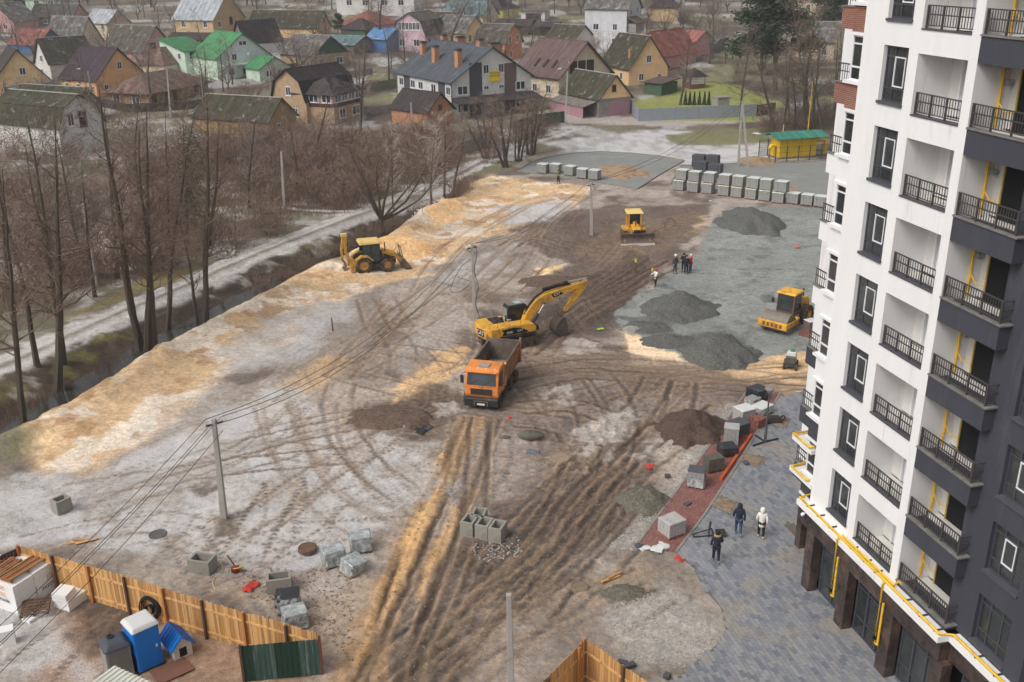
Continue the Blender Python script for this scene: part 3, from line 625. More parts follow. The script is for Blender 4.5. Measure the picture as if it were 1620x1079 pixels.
fm = f.mesh('balcony_door', white_pvc); gm_ = MB().box(29.43, 30.94, -1.44, -1.41, 4.45, 6.5).mesh('glass', M('grey_door_glass', srgb(98, 98, 94), .15, .15, 1.0, rand=.12))
for j in range(NF): link('glass', gm_, link('balcony_door', fm, bld, (0, 0, 3 * j)))
bm_ = MB().box(26.45, 28.38, -1.466, -1.40, 4.32, 6.5).mesh('black_door', black_in)
jm = MB().box(28.38, 28.44, -1.46, -1.36, 4.32, 6.52).mesh('foam_edge', M('foam_edge', srgb(196, 160, 70), .9, .2, 3))
for j in range(NF): link('foam_edge', jm, link('black_door', bm_, bld, (0, 0, 3 * j)))
gp = MB()
gp.tube([(28.84, -1.03, 4.4), (28.84, -1.03, 6.6)], .045, 6)
gp.tube([(28.84, -1.03, 6.3), (28.84, -1.28, 6.3), (28.84, -1.28, 6.0)], .02, 5); gp.tube([(28.84, -1.03, 5.25), (28.6, -1.1, 4.95), (28.2, -1.2, 4.95)], .025, 5)
gpm = gp.mesh('gas_riser', yellow_pipe); mm = MB().box(28.72, 28.86, -1.36, -1.16, 5.78, 5.98).mesh('gas_meter', M('meter_grey', srgb(170, 172, 174), .5, .1))
for j in range(NF): link('gas_meter', mm, link('gas_riser', gpm, bld, (0, 0, 3 * j)))
def railing(x0, x1, y, z, ret=None):
    r = MB()
    r.box(x0, x1, y - .025, y + .025, z + .76, z + .80); r.box(x0, x1, y - .02, y + .02, z + .46, z + .50); r.box(x0, x1, y - .02, y + .02, z + .10, z + .13)
    n = 3
    for i in range(n + 1):
        x = x0 + .04 + (x1 - x0 - .08) * i / n
        r.box(x - .03, x + .03, y - .03, y + .03, z, z + .76)
    if ret is not None:
        r.box(x0 - .02, x0 + .03, ret, y - .025, z + .76, z + .80); r.box(x0 - .02, x0 + .03, ret, y - .025, z + .46, z + .50); r.box(x0 - .02, x0 + .03, ret, y - .025, z + .1, z + .13)
    return r.mesh('railing', rail_metal)
bal_mesh = MB().box(-.011, .011, -.011, .011, .13, .76).mesh('baluster', rail_metal)
rw, rd = railing(29.38, 32.02, -.12, 4.44), railing(25.86, 28.86, -.06, 4.46, -.445)
step_m = MB().box(29.36, 32.06, -.3, .03, 4.40, 4.445).mesh('sill', sill_m)
for j in range(NF):
    seen = 0 <= j <= 8
    o = link('railing', rw, bld, (0, 0, 3 * j)); link('sill', step_m, o)
    q = link('railing', rd, bld, (0, 0, 3 * j))
    if seen:
        for i in range(1, 18): link('baluster', bal_mesh, o, (29.38 + 2.64 * i / 18, -.12, 4.44))
        for i in range(1, 24): link('baluster', bal_mesh, q, (25.86 + 3.0 * i / 24, -.06, 4.46))
for l in (MB().box(25.55, 36.0, -.02, .46, 3.92, 4.19), MB().box(21.9, 25.545, -.47, -.02, 3.92, 4.19)): wall_part(l, 'ledge', white_wall)
g1 = MB()
g1.tube([(36.02, -.35, 4.30), (35.9, .38, 4.30), (32.6, .38, 4.30), (25.6, .38, 4.30), (25.4, -.1, 4.30), (21.9, -.1, 4.30)], .055, 8)
wall_part(g1, 'gas_main', yellow_pipe, smooth=50)
g1 = MB(); g1.tube([(32.5, .22, 4.30), (28.7, .22, 4.30), (28.7, .02, 4.45), (28.5, .02, 4.45)], .05, 8); wall_part(g1, 'gas_main', yellow_pipe, smooth=50)
for x in (32.42, 29.02):
    g1 = MB(); g1.tube([(x, .42, 4.3), (x, .5, 4.2), (x, .5, 1.35), (x - .22, .5, 1.35), (x - .22, .5, 3.4)], .05, 8)
    o = wall_part(g1, 'gas_drop_pipe', yellow_pipe, smooth=50); g2 = MB(); g2.box(x - .07, x + .07, .43, .57, 1.5, 1.66); wall_part(g2, 'valve', black_in, parent=o)
br = MB()
for x in (35.2, 34.3, 33.3, 31.6, 30.6, 29.8, 27.8, 26.8, 25.9, 24.2, 23.2): br.box(x - .02, x + .02, *((.0, .40) if x > 25.6 else (-.45, -.06)), 4.19, 4.26)
wall_part(br, 'pipe_bracket', rail_metal)
gfl = MB()
P_ = [(34.42, 35.05), (31.52, 32.18), (28.3, 29.0), (25.2, 25.85), (22.1, 22.7)]
for a_, b_ in P_: gfl.box(a_, b_, *((-.1, .35) if a_ > 25 else (-.7, -.1)), 0, 3.1)
gfl.box(35.05, 35.62, -.45, -.02, 0, 3.1); gfl.box(37.75, 38.2, -1.5, -1.05, 0, 3.9); gfl.box(35.62, 37.75, -2.2, -1.6, 0, 3.9)
gfl.box(25.5, 35.62, -.3, .33, 3.1, 3.92); gfl.box(21.9, 25.5, -.8, -.12, 3.1, 3.92)
wall_part(gfl, 'marble_cladding', marble)
for (a_, b_), n in (((32.18, 34.42), 2), ((29.0, 31.52), 3), ((25.85, 28.3), 3), ((22.7, 25.2), 3)):
    f = MB(); y = -.18 if a_ > 25 else -.62
    f.box(a_, a_ + .1, y - .08, y, 0.05, 3.1); f.box(b_ - .1, b_, y - .08, y, .05, 3.1); f.box(a_ + .1, b_ - .1, y - .08, y, .05, .15); f.box(a_ + .1, b_ - .1, y - .08, y, 3.0, 3.1)
    for i in range(1, n):
        x = a_ + (b_ - a_) * i / n; f.box(x - .05, x + .05, y - .09, y + .02, .15, 3.0)
    f.box(a_ + .1, b_ - .1, y - .07, y + .006, 2.32, 2.38); f.box(a_ + .1, b_ - .1, y - .07, y + .006, .85, .90)
    o = wall_part(f, 'shop_window', dark_metal)
    link('glass', MB().box(a_ + .1, b_ - .1, y - .06, y - .04, .15, 3.0).mesh('glass', shop_glass), o)
    s_ = MB().box(a_, b_, y + .02, y + .48, .0, .05); wall_part(s_, 'threshold', conc_edge, parent=o)
lamp = MB(); lamp.ring((35.3, .5, 3.75), (0, 1, -.6), [(0, -.09), (.07, -.07), (.09, .02), (.06, .09), (0, .1)], 10); lamp.tube([(35.3, .3, 3.85), (35.3, .46, 3.76)], .025, 5)
wall_part(lamp, 'security_camera', white_pvc, smooth=60)
wb = MB(); wb.box(35.62, 36.95, -3, -1.65, 3.9, zt); wb.box(36.95, 40.2, -14, -2.0, 3.9, zt); wall_part(wb, 'wall', white_wall, 'set back side wall of the far bay')
for j in range(NF):
    z = 5.15 + 3 * j
    sp = MB().box(35.63, 36.82, -1.6, -.25, z - 1.13, z - .12)
    wall_part(sp, 'spandrel', [red_brick if j >= 6 else (dark_wall if j < 2 else white_wall)][0])
    for lg in (MB().box(35.63, 36.95, -1.62, -.12, z - .12, z), MB().box(35.63, 36.9, -1.62, -.18, z - 1.25, z - 1.13)): wall_part(lg, 'ledge', white_wall)
    f = MB(); y = -.3; zz = z + 1.75
    f.box(35.66, 35.73, y - .07, y, z, zz); f.box(36.70, 36.78, y - .07, y, z, zz); f.box(35.73, 36.70, y - .07, y, z, z + .07); f.box(35.73, 36.70, y - .07, y, zz - .07, zz)
    f.box(35.73, 36.70, y - .07, y + .003, z + .5, z + .57); f.box(35.73, 36.70, y - .07, y + .003, z + 1.4, z + 1.46); f.box(36.70, 36.78, -1.6, y - .07, zz - .08, zz); f.box(36.70, 36.78, -1.6, y - .07, z, z + .07); f.box(36.70, 36.78, -1.0, -.93, z + .07, zz - .08)
    o = wall_part(f, 'window', white_pvc); link('glass', MB().box(35.73, 36.74, -1.6, y - .04, z + .04, zz - .04).mesh('glass', glass), o)
    bx = MB(); bz = z - 1.1
    m_ = red_brick if j >= 6 else (dark_wall if j < 3 else white_wall)
    bx.box(36.95, 38.3, -2.0, -.62, bz, bz + .2); bx.box(36.95, 38.3, -.74, -.62, bz + .2, bz + .85); bx.box(37.0, 37.12, -2.0, -.74, bz + .2, bz + .85)
    o = wall_part(bx, 'balcony', m_)
    c_ = MB(); c_.box(36.92, 38.35, -.79, -.57, bz + .85, bz + .9); c_.box(36.92, 37.16, -2.0, -.79, bz + .85, bz + .9); wall_part(c_, 'coping', conc_edge, parent=o)
    r = MB(); y = -.69
    r.box(37.0, 38.3, y - .02, y + .02, bz + 1.6, bz + 1.65); r.box(37.0, 38.3, y - .02, y + .02, bz + 1.3, bz + 1.34); r.box(37.02, 37.07, -2.0, y - .02, bz + 1.6, bz + 1.65)
    for i in range(8): x = 37.05 + 1.2 * i / 7; r.box(x - .012, x + .012, y - .012, y + .012, bz + .9, bz + 1.6)
    for i in range(7): yy = -1.9 + 1.1 * i / 6; r.box(37.03, 37.055, yy - .012, yy + .012, bz + .9, bz + 1.6)
    wall_part(r, 'railing', rail_metal, parent=o)
g1 = MB(); g1.tube([(37.6, -1.7, 6.75), (37.6, .02, 6.75), (36.1, .02, 6.75), (36.1, -.2, 6.75)], .06, 8); wall_part(g1, 'gas_main', yellow_pipe, smooth=50)
g1 = MB(); g1.tube([(37.7, -1.7, 5.1), (37.4, .05, 5.1), (36.0, .05, 5.1), (36.0, -.2, 5.1)], .06, 8); wall_part(g1, 'gas_main', yellow_pipe, smooth=50)
for l in (MB().box(35.7, 37.7, -1.7, -.02, 4.75, 5.0), MB().box(36.0, 37.75, -1.75, -.02, 6.4, 6.62)): wall_part(l, 'ledge', white_wall)
e_ = MB(); e_.box(18.5, 22.46, -6, -1.4, 0, zt); wall_part(e_, 'wall', red_brick, 'brown brick wall beyond the dark corner')
e_ = MB(); e_.box(22.47, 22.87, -10, -.452, 0, zt); wall_part(e_, 'wall', dark_wall, 'return of the dark corner')
e_ = MB(); e_.box(18.5, 40.2, -14, 0.1, zt, zt + .3); wall_part(e_, 'roof', conc_edge)
def roof_mesh(name, planes, mats, th=.16):
    vs, fs, uvs = [], [], []
    for P in planes:                       # ccw seen from above, first edge is the eave
        P = [Vector(p) for p in P]; n = len(P); o = len(vs)
        nn = (P[1] - P[0]).cross(P[2] - P[1]).normalized()
        if nn.z < 0: nn = -nn
        e = (P[1] - P[0]).normalized(); up = nn.cross(e)
        vs += [tuple(p) for p in P] + [tuple(p - nn * th) for p in P]
        fs.append([o + i for i in range(n)]); fs.append([o + n + i for i in reversed(range(n))])
        fs += [[o + i, o + n + i, o + n + (i + 1) % n, o + (i + 1) % n] for i in range(n)]
        for f in fs[-(n + 2):]:
            for i in f:
                p = Vector(vs[i]) - P[0]; uvs.append((p.dot(e), p.dot(up)))
    me = bpy.data.meshes.new(name); me.from_pydata(vs, [], fs); me.materials.append(mats)
    u = me.uv_layers.new(name='UVMap'); u.data.foreach_set('uv', [c for q in uvs for c in q]); me.update(); return me
R_ASB = M_roof('asbestos_roof', srgb(118, 112, 104), srgb(86, 84, 58), .55, 5.5, .2, .55)
R_MOSS = M_roof('mossy_roof', srgb(98, 94, 78), srgb(74, 72, 48), .75, 5.5, .15, .55)
R_GREY = M_roof('weathered_roof', srgb(128, 122, 116), srgb(96, 88, 78), .5, 5.5, .35, .55)
R_DARK = M_roof('dark_felt_roof', srgb(70, 60, 60), srgb(54, 46, 48), .4, 0, 0, 2.2)
R_PURP = M_roof('plum_sheet_roof', srgb(74, 60, 68), srgb(62, 50, 58), .3, 0, 0, 3.0)
R_SLATE = M_roof('slate_blue_roof', srgb(84, 89, 97), srgb(72, 76, 82), .3, 0, 0, 2.6)
R_BROWN = M_roof('brown_sheet_roof', srgb(112, 92, 92), srgb(112, 88, 76), .4, 0, 0, 2.6)
R_TILE = M_roof('brown_tile_roof', srgb(150, 122, 108), srgb(112, 86, 76), .55, 3.2, .1, 2.6)
R_GREEN = M_roof('green_sheet_roof', srgb(78, 146, 96), srgb(72, 132, 90), .3, 0, .0, 2.6)
R_SILVER = M_roof('silver_metal_roof', srgb(178, 184, 190), srgb(150, 152, 156), .4, 1.5, .3)
R_RUST = M_roof('rusty_red_roof', srgb(152, 92, 80), srgb(120, 70, 60), .5, 1.2, .15)
R_BLUE = M_roof('blue_tarp_roof', srgb(92, 138, 188), srgb(110, 152, 196), .4, 1.2, .15)
R_TEAL = M_roof('teal_sheet_roof', srgb(92, 122, 126), srgb(104, 112, 108), .4, 1.2, .25)
def PL(name, c, rough=.85): return M(name, srgb(*c), rough, .1, .8, dirt=tuple(x * .72 for x in srgb(*c)), dirt_amt=.22, bump=.1, bscale=10)
B_YEL = M_brick('yellow_brick', srgb(196, 164, 124), srgb(176, 144, 106), srgb(180, 164, 140), 1.0, .27, .1)
B_GREYB = M_brick('grey_block', srgb(148, 142, 136), srgb(132, 126, 120), srgb(160, 154, 148), 1.0, .6, .3)
B_ORB = M_brick('orange_brick', srgb(206, 140, 98), srgb(186, 122, 86), srgb(176, 150, 126), 1.0, .27, .1)
hg = MG('house_glass', (.03, .035, .04), .12)
frame_white = M('house_window_frame', srgb(222, 224, 226), .5, .04, 2)
frame_brown = M('brown_window_frame', srgb(110, 74, 56), .6, .1, 2)
_wm = {}
def win_mesh(kind='white'):
    if kind not in _wm:
        f = MB(); t = .09
        f.box(-.5, -.5 + t, -.06, .04, 0, 1); f.box(.5 - t, .5, -.06, .04, 0, 1); f.box(-.5 + t, .5 - t, -.06, .04, 0, t); f.box(-.5 + t, .5 - t, -.06, .04, 1 - t, 1); f.box(-.035, .035, -.05, .035, t, 1 - t)
        f.box(-.58, .58, .04, .1, -.06, .0)
        _wm[kind] = (f.mesh('window', frame_white if kind == 'white' else frame_brown), MB().box(-.46, .46, -.05, .01, .05, .95).mesh('pane', hg))
    return _wm[kind]
def add_win(par, face, u, z, w, h, a, b, kind='white'):
    """face L: wall x=0 looking to -x; face R: wall y=0 looking to -y"""
    wm_, pm_ = win_mesh(kind)
    if face == 'L': loc, rz = (-.03, u, z), math.pi / 2
    else: loc, rz = (u, -.03, z), math.pi
    o = link('window', wm_, par, loc, (0, 0, rz)); o.scale = (w, 1, h); link('pane', pm_, o); return o
NH = [0]
def house(label, pix, azL, a, b, h, rh, wall, roof, ridge='L', style='gable', gable=None, wins='auto', ov=.45, chim=(), group=None, cat='house', kind='white', wide=1.0, plinth=True, door=None, wz=1.1, ww=1.2, wh=1.4, loc=None, gw=True):
    p = loc if loc is not None else GT(*pix)
    r = root(cat.replace(' ', '_'), label, cat, p, -math.radians(azL), group); NH[0] += 1
    low = -1.5
    span = b if ridge == 'L' else a; length = a if ridge == 'L' else b
    if style == 'gable': prof = [(0, h), (span / 2, h + rh), (span, h)]
    elif style == 'gambrel': prof = [(0, h), (span * .14, h + rh * .62), (span / 2, h + rh), (span * .86, h + rh * .62), (span, h)]
    elif style == 'shed': prof = [(0, h), (span, h + rh)]
    else: prof = [(0, h), (span, h)]
    def P3(s_, z, t_): return (s_, t_, z) if ridge == 'L' else (t_, s_, z)
    m = MB(); n = len(prof)
    sec = [(0, low)] + prof + [(span, low)]
    k = len(sec); vs = [P3(q[0], q[1], 0) for q in sec] + [P3(q[0], q[1], length) for q in sec]
    fs = [tuple(range(k)), tuple(reversed(range(k, 2 * k)))] + [(i, i + k, (i + 1) % k + k, (i + 1) % k) for i in range(k)]
    if ridge == 'L': fs = [tuple(reversed(f)) for f in fs]
    m.add(vs, fs); obj('wall', m, wall, r)
    if gable is not None and style in ('gable', 'gambrel'):
        gmb = MB(); d_ = .03
        vs = [P3(q[0], q[1] - (.02 if 0 < i < n - 1 else 0), -d_) for i, q in enumerate(prof)] + [P3(q[0], q[1], 0) for q in prof]
        gmb.add(vs, [tuple(range(n)), tuple(reversed(range(n, 2 * n)))] + [(i, (i + 1) % n, (i + 1) % n + n, i + n) for i in range(n)]); obj('gable', gmb, gable, r)
    planes = []
    if style == 'hip':
        i_ = min(a, b) / 2 + ov
        e = [(-ov, -ov), (b + ov, -ov), (b + ov, a + ov), (-ov, a + ov)]; zt_ = h + rh; ze = h - .1
        if b >= a: r0, r1 = (i_ - ov, a / 2), (b + ov - i_, a / 2)
        else: r0, r1 = (b / 2, i_ - ov), (b / 2, a + ov - i_)
        E_ = [(x, y, ze) for x, y in e]; A_, B_ = (*r0, zt_), (*r1, zt_)
        if b >= a: planes = [[E_[0], E_[1], B_, A_], [E_[1], E_[2], B_], [E_[2], E_[3], A_, B_], [E_[3], E_[0], A_]]
        else: planes = [[E_[0], E_[1], A_], [E_[1], E_[2], B_, A_], [E_[2], E_[3], B_], [E_[3], E_[0], A_, B_]]
    elif style == 'flat':
        planes = [[(-ov, -ov, h + .2), (b + ov, -ov, h + .2 + rh), (b + ov, a + ov, h + .2 + rh), (-ov, a + ov, h + .2)]]
    else:
        for i in range(n - 1):
            (s0, z0), (s1, z1) = prof[i], prof[i + 1]
            dx, dz = s1 - s0, z1 - z0; L_ = math.hypot(dx, dz)
            if i == 0: s0 -= dx / L_ * ov; z0 -= dz / L_ * ov
            if i == n - 2: s1 += dx / L_ * ov; z1 += dz / L_ * ov
            off = .17
            nx_, nz_ = -dz / L_ * off, dx / L_ * off
            q = [P3(s0 + nx_, z0 + nz_, -ov), P3(s0 + nx_, z0 + nz_, length + ov), P3(s1 + nx_, z1 + nz_, length + ov), P3(s1 + nx_, z1 + nz_, -ov)]
            if z1 < z0: q = [q[2], q[3], q[0], q[1]]
            planes.append(q)
    if style == 'halfhip' or style == 'gable' or style == 'gambrel':
        pass
    ro_ = link('roof', roof_mesh('roof', planes, roof), r)
    if style in ('gable', 'gambrel') and rh > 2:
        s_, z_ = prof[n // 2]; c_ = MB()
        a0, a1 = P3(s_ - .16, z_ + .16, -ov), P3(s_ + .16, z_ + .26, length + ov)
        c_.box(min(a0[0], a1[0]), max(a0[0], a1[0]), min(a0[1], a1[1]), max(a0[1], a1[1]), a0[2], a1[2])
        obj('ridge_cap', c_, M('ridge_cap_rime', srgb(176, 172, 166), .8, .2, 2) if roof in (R_ASB, R_MOSS, R_GREY) else roof, ro_)
    for (cx, cy, ch) in chim:
        c_ = MB(); c_.box(cx - .35, cx + .35, cy - .35, cy + .35, h, ch); c_.box(cx - .42, cx + .42, cy - .42, cy + .42, ch - .25, ch); c_.box(cx - .3, cx + .3, cy - .3, cy + .3, ch, ch + .12); obj('chimney', c_, B_ORB, ro_)
    if wins == 'auto':
        for face, ln in (('L', a), ('R', b)):
            k_ = max(1, int(ln // 3.4)); fl = max(1, int((h + .6) // 2.9))
            for f_ in range(fl):
                for i in range(k_): add_win(r, face, ln * (i + .5) / k_, wz + 2.9 * f_, ww, wh, a, b, kind)
        if gw and style in ('gable', 'gambrel') and rh > 2.2: add_win(r, 'R' if ridge == 'L' else 'L', span / 2, h + rh * .25, 1.0 * wide, 1.1, a, b, kind)
    elif wins:
        for w_ in wins: add_win(r, *w_[:5], a, b, w_[5] if len(w_) > 5 else kind)
    if door:
        face, u = door; d_ = MB()
        if face == 'L': d_.box(-.05, .04, u - .5, u + .5, 0, 2.1)
        else: d_.box(u - .5, u + .5, -.05, .04, 0, 2.1)
        do_ = obj('door', d_, frame_brown, r)
    return r
peach, peach2, mint = PL('peach_render', (236, 186, 132)), PL('pale_peach_render', (238, 200, 150)), PL('mint_render', (206, 226, 206))
pinkw, mauve, whitew, cream = PL('pink_render', (214, 164, 164)), PL('mauve_render', (208, 178, 190)), PL('white_house_render', (214, 212, 208)), PL('cream_render', (222, 206, 180))
lgrey, tanw, yelw, ochre = PL('pale_grey_render', (204, 204, 208)), PL('tan_render', (206, 178, 138)), PL('yellow_render', (214, 198, 112)), PL('ochre_render', (168, 142, 100))
greenw = M('green_boards', srgb(74, 96, 74), .8, .15, 1.5); greyb = M('grey_boards', srgb(120, 116, 112), .85, .2, 1.5); darkb = M('dark_shed_boards', srgb(62, 52, 50), .85, .2, 1.5)
bluew = M('blue_wall', srgb(70, 112, 160), .7, .12, 1.5); pinkdoor = M('pink_garage_door', srgb(166, 128, 138), .6, .08, 1.5)
th = house('large new white townhouse with slate blue roof, brick chimneys and a yellow banner', (716, 188), -33, 21, 17, 6.4, 5.4, whitew, R_SLATE, wins=None, ov=.6, cat='townhouse')
panel = M('dark_facade_panel', srgb(76, 76, 82), .8, .08, 2)
for u in (3.6, 17.0): obj('facade_panel', MB().box(-.06, .03, u - 1.2, u + 1.2, 0, 6.3), panel, th)
brp = M('brown_facade_panel', srgb(112, 94, 92), .8, .1, 2)
for u, c_ in ((5.0, panel), (12.4, brp)): obj('facade_panel', MB().box(u - 1.3, u + 1.3, -.06, .03, 0, 9.4 if u < 9 else 8.9), c_, th)
for z in (.9, 4.0):
    for u in (1.2, 6.6, 11.5, 14.6, 19.3): add_win(th, 'L', u, z, 1.9 if u > 2 else 1.6, 1.5, 0, 0)
    add_win(th, 'R', 2.2, z, 2.3, 1.6, 0, 0); add_win(th, 'R', 14.6, z, 2.2, 1.6, 0, 0)
for u in (7.2, 10.4): add_win(th, 'R', u, 4.6, 1.1, .6, 0, 0); add_win(th, 'R', u, 7.3, 1.2, 1.7, 0, 0)
cp_ = MB()
for (cx, cy, zz, w2) in ((3.4, 3.2, 11.4, .7), (3.6, 12, 11.4, .7), (5.0, 19.4, 11.6, .7), (10.5, 2.4, 12.2, 1.4), (8.6, 4.2, 12.8, .7), (10.2, 14, 12.6, 1.2), (13.4, 6, 11.2, 1.0), (9.2, 18.6, 12.8, .7)):
    c_ = MB(); c_.box(cx - w2 * .7, cx + w2 * .7, cy - .6, cy + .6, 7, zz); o = obj('chimney', c_, B_ORB, th)
    c2 = MB(); c2.box(cx - w2 * .7 - .12, cx + w2 * .7 + .12, cy - .72, cy + .72, zz, zz + .14); c2.box(cx - w2 * .6, cx + w2 * .6, cy - .5, cy + .5, zz + .14, zz + .34); obj('chimney_cap', c2, dark_metal, o)
obj('porch_roof', MB().hexa([(-.1, -3.2, 2.7), (17.4, -3.2, 2.7), (17.4, -.02, 3.5), (-.1, -.02, 3.5)], [(-.1, -3.2, 2.85), (17.4, -3.2, 2.85), (17.4, -.02, 3.65), (-.1, -.02, 3.65)]), R_DARK, th)
pp = MB()
for x in (.2, 4.4, 8.6, 12.8, 17.0): obj('porch_post', MB().box(x - .12, x + .12, -3.0, -2.76, -1, 2.72), greyb, th)
bn = obj('banner', MB().box(7.9, 10.1, -.14, -.1, 5.9, 7.7), M('yellow_banner', srgb(240, 206, 40), .7, .04, 2), th)
def text(par, s, size, loc, rot, mat, name='lettering', ext=.006, align='CENTER'):
    cu = bpy.data.curves.new(name, 'FONT'); cu.body = s; cu.size = size; cu.extrude = ext; cu.align_x = align; cu.align_y = 'CENTER'; cu.resolution_u = 2
    t_ = bpy.data.objects.new(name, cu); me_ = bpy.data.meshes.new_from_object(t_); bpy.data.objects.remove(t_); me_.materials.clear(); me_.materials.append(mat)
    return link(name, me_, par, loc, rot)
ink = M('black_print', srgb(30, 28, 30), .6, .05)
for i, s_ in enumerate(('ПРОДАЖ', 'КВАРТИР', '067 000 00')):
    if i < 2: text(bn, s_, .46, (9.0, -.145, 7.35 - .5 * i), (math.pi / 2, 0, 0), ink)
obj('down_pipe', MB().tube([(-.1, -.1, -1), (-.1, -.1, 5.6), (-.5, -.5, 6.1)], .09, 6), dark_metal, th)
H = house
H('orange rendered house with dark plum roof above a maroon lean-to', (155, 155), -61, 10.5, 12.5, 3.4, 5.6, peach, R_PURP, wins=[('L', 1.6, 1.0, 1.1, 1.6), ('L', 5.2, 1.0, 1.1, 1.6), ('L', 8.6, 1.0, 1.1, 1.6), ('R', 6.4, 5.0, 1.2, 1.5), ('R', 2.4, 1.0, 1.0, 1.4)])
H('long low house with a brown tiled hip roof and ochre walls', (238, 172), -72, 9.5, 19, 2.9, 3.0, ochre, R_TILE, style='hip', ov=.9, wins=[('L', 3, .7, 1.8, 1.9), ('L', 7.4, .7, 1.6, 1.9), ('R', 1.6, .7, 1.2, 1.8, 'brown'), ('R', 5.2, .7, 1.5, 1.8, 'brown'), ('R', 8, .7, 1.4, 1.8, 'brown'), ('R', 15, .9, 1.6, 1.5, 'brown')], door=('R', 3.4))
H('pale house with a mossy stepped tile roof behind the ochre hip house', (262, 122), -70, 7, 10, 2.6, 3.4, cream, R_TILE, style='hip', wins=None)
gh = H('white and mint house under a bright green sheet roof', (346, 128), -42, 12, 13, 4.6, 4.8, mint, R_GREEN, wins=[('R', 3.2, .9, 1.6, 1.5), ('R', 6.6, .8, 1.6, 1.9), ('R', 4.2, 4.0, 1.2, 1.4), ('R', 6.5, 7.0, 2.0, .9), ('R', 10.2, .9, 1.4, 1.5)], gable=PL('white_gable', (222, 224, 226)))
obj('balcony', MB().box(1.0, 9.5, -1.3, -.02, 2.95, 3.3), frame_white, gh)
sd = MB().ring((7.6, -.5, 5.0), (.3, -1, .25), [(0, .12), (.35, .06), (.62, -.08), (.6, -.12), (0, .02)], 14); obj('satellite_dish', sd, frame_white, gh, smooth=40)
H('mint wing of two storeys with green roof beside the white gabled house', (296, 118), -52, 9, 7, 4.9, 2.2, mint, R_GREEN, style='shed', ridge='R', wins=[('L', 2, 3.2, 1.1, 1.3), ('L', 5.6, 3.2, 1.1, 1.3), ('R', 2.0, 3.2, 1.8, 1.6), ('R', 4.6, 3.2, 1.3, 1.5)], cat='house wing')
H('small white green trimmed annex at the end of the green roofed house', (412, 130), -42, 6, 7.5, 2.7, 2.2, mint, R_GREEN, wins=[('R', 2.2, .9, 1.3, 1.4), ('R', 5.0, .9, 1.3, 1.4)], cat='annex')
H('pink rendered house with a steep grey brown roof', (228, 104), -63, 12.5, 10, 3.0, 5.4, pinkw, R_ASB, wins=[('L', 2, 1, 1.1, 1.5), ('L', 5.4, 1, 1.1, 1.5), ('L', 9.4, 1, 1.1, 1.5), ('R', 3.4, 3.6, 1.8, 1.3, 'brown')])
H('whitewashed house with half hipped mossy roof left of the orange house', (83, 128), -48, 7, 10, 3.6, 5.0, whitew, R_MOSS, ridge='R', wins=[('L', 3.5, 3.8, 1.3, 1.4), ('L', 4.2, .8, 1.2, 1.5)])
H('low shed with frosted grey roof tucked above the plum roof', (140, 104), -55, 4, 8, 2.4, 1.6, greyb, R_GREY, ridge='R', wins=None, cat='shed')
H('house with tall steep wavy grey roof beyond the mossy white house', (128, 84), -68, 11, 8, 2.4, 5.8, cream, R_GREY, wins=[('R', 2.5, .8, 1, 1.2)])
H('pink gabled house with a snow dusted striped metal roof', (174, 66), -58, 9, 7, 4.6, 3.0, cream, R_SILVER, wins=[('L', 2, 3, 1.1, 1.4), ('L', 6, 3, 1.1, 1.4), ('R', 3.4, 3.0, 1.1, 1.4)], gable=PL('rose_gable', (216, 184, 170)))
H('house with a rust red sheet roof and blue gable at the left', (62, 88), -60, 11, 8, 2.4, 3.4, bluew, R_RUST, wins=None)
H('mint green block at the top left edge of the village', (98, 22), -84, 15, 9, 4.4, 3.6, mint, R_GREY, wins=[('L', 3, 2.2, 1.8, 1.6), ('L', 7.5, 2.2, 1.9, 1.7), ('L', 12, 2.2, 1.8, 1.6, 'brown')])
H('long low house with grey ridge roof in front of the mint block', (116, 42), -74, 14, 7, 2.6, 3.2, greyb, R_ASB, wins=[('L', 4, .7, 1.2, 1.3), ('L', 9, .7, 1.2, 1.3)], gable=pinkw)
H('grey roofed cottage with pink wall at the far left edge', (24, 52), -70, 11, 9, 3.0, 4.6, pinkw, R_GREY, ridge='R', wins=[('L', 3, .9, 1.4, 1.4), ('L', 7.5, .9, 1.4, 1.4)])
H('peach house with a tall gable cut off by the left edge', (-8, 160), -35, 9, 11, 3.2, 6.2, peach2, R_DARK, wins=[('R', 2.6, 1.0, 1.2, 1.7), ('R', 6, 4.6, 1.2, 1.5)])
H('low peach garage with pale green roof below the tall gable', (28, 160), -50, 6, 7, 2.4, .4, peach2, R_TEAL, style='flat', wins=[('R', 4.2, .9, .9, 1.1)], cat='garage')
H('tan two storey house with bright silver metal roof', (340, 66), -68, 12.5, 13.5, 5.4, 6.4, tanw, R_SILVER, wins=[('L', 2.4, 3.4, 1.2, 1.7), ('L', 9.4, 3.4, 1.2, 1.7), ('R', 2.6, 3.4, 1.1, 1.6), ('R', 7.6, 3.9, 1.3, 1.9, 'brown'), ('R', 10.4, 3.4, 1.0, 1.4)])
H('dark timber shed in front of the tan silver roofed house', (330, 78), -75, 11, 5, 2.4, 1.3, darkb, R_DARK, wins=None, cat='shed')
H('small white house with steep dark roof and grey gable', (392, 90), -46, 6, 10, 3.2, 4.8, whitew, R_DARK, ridge='R', gable=greyb, wins=[('L', 3, 3.6, .7, 2.0)])
H('long mossy ridge roof house with peach gable end', (503, 62), -74, 20, 8, 2.8, 4.0, peach2, R_MOSS, wins=[('R', 4, 4.0, .8, 1.2, 'brown'), ('R', 2.2, .8, 1, 1.4)])
H('yellow brick house with dark green boarded gable', (496, 112), -52, 11, 11, 3.3, 3.8, B_YEL, R_GREY, gable=greenw, wins=[('L', 3, .9, 1.2, 1.4), ('R', 2.4, .8, 1.3, 1.7), ('R', 8, 1.0, 2.2, 1.5)])
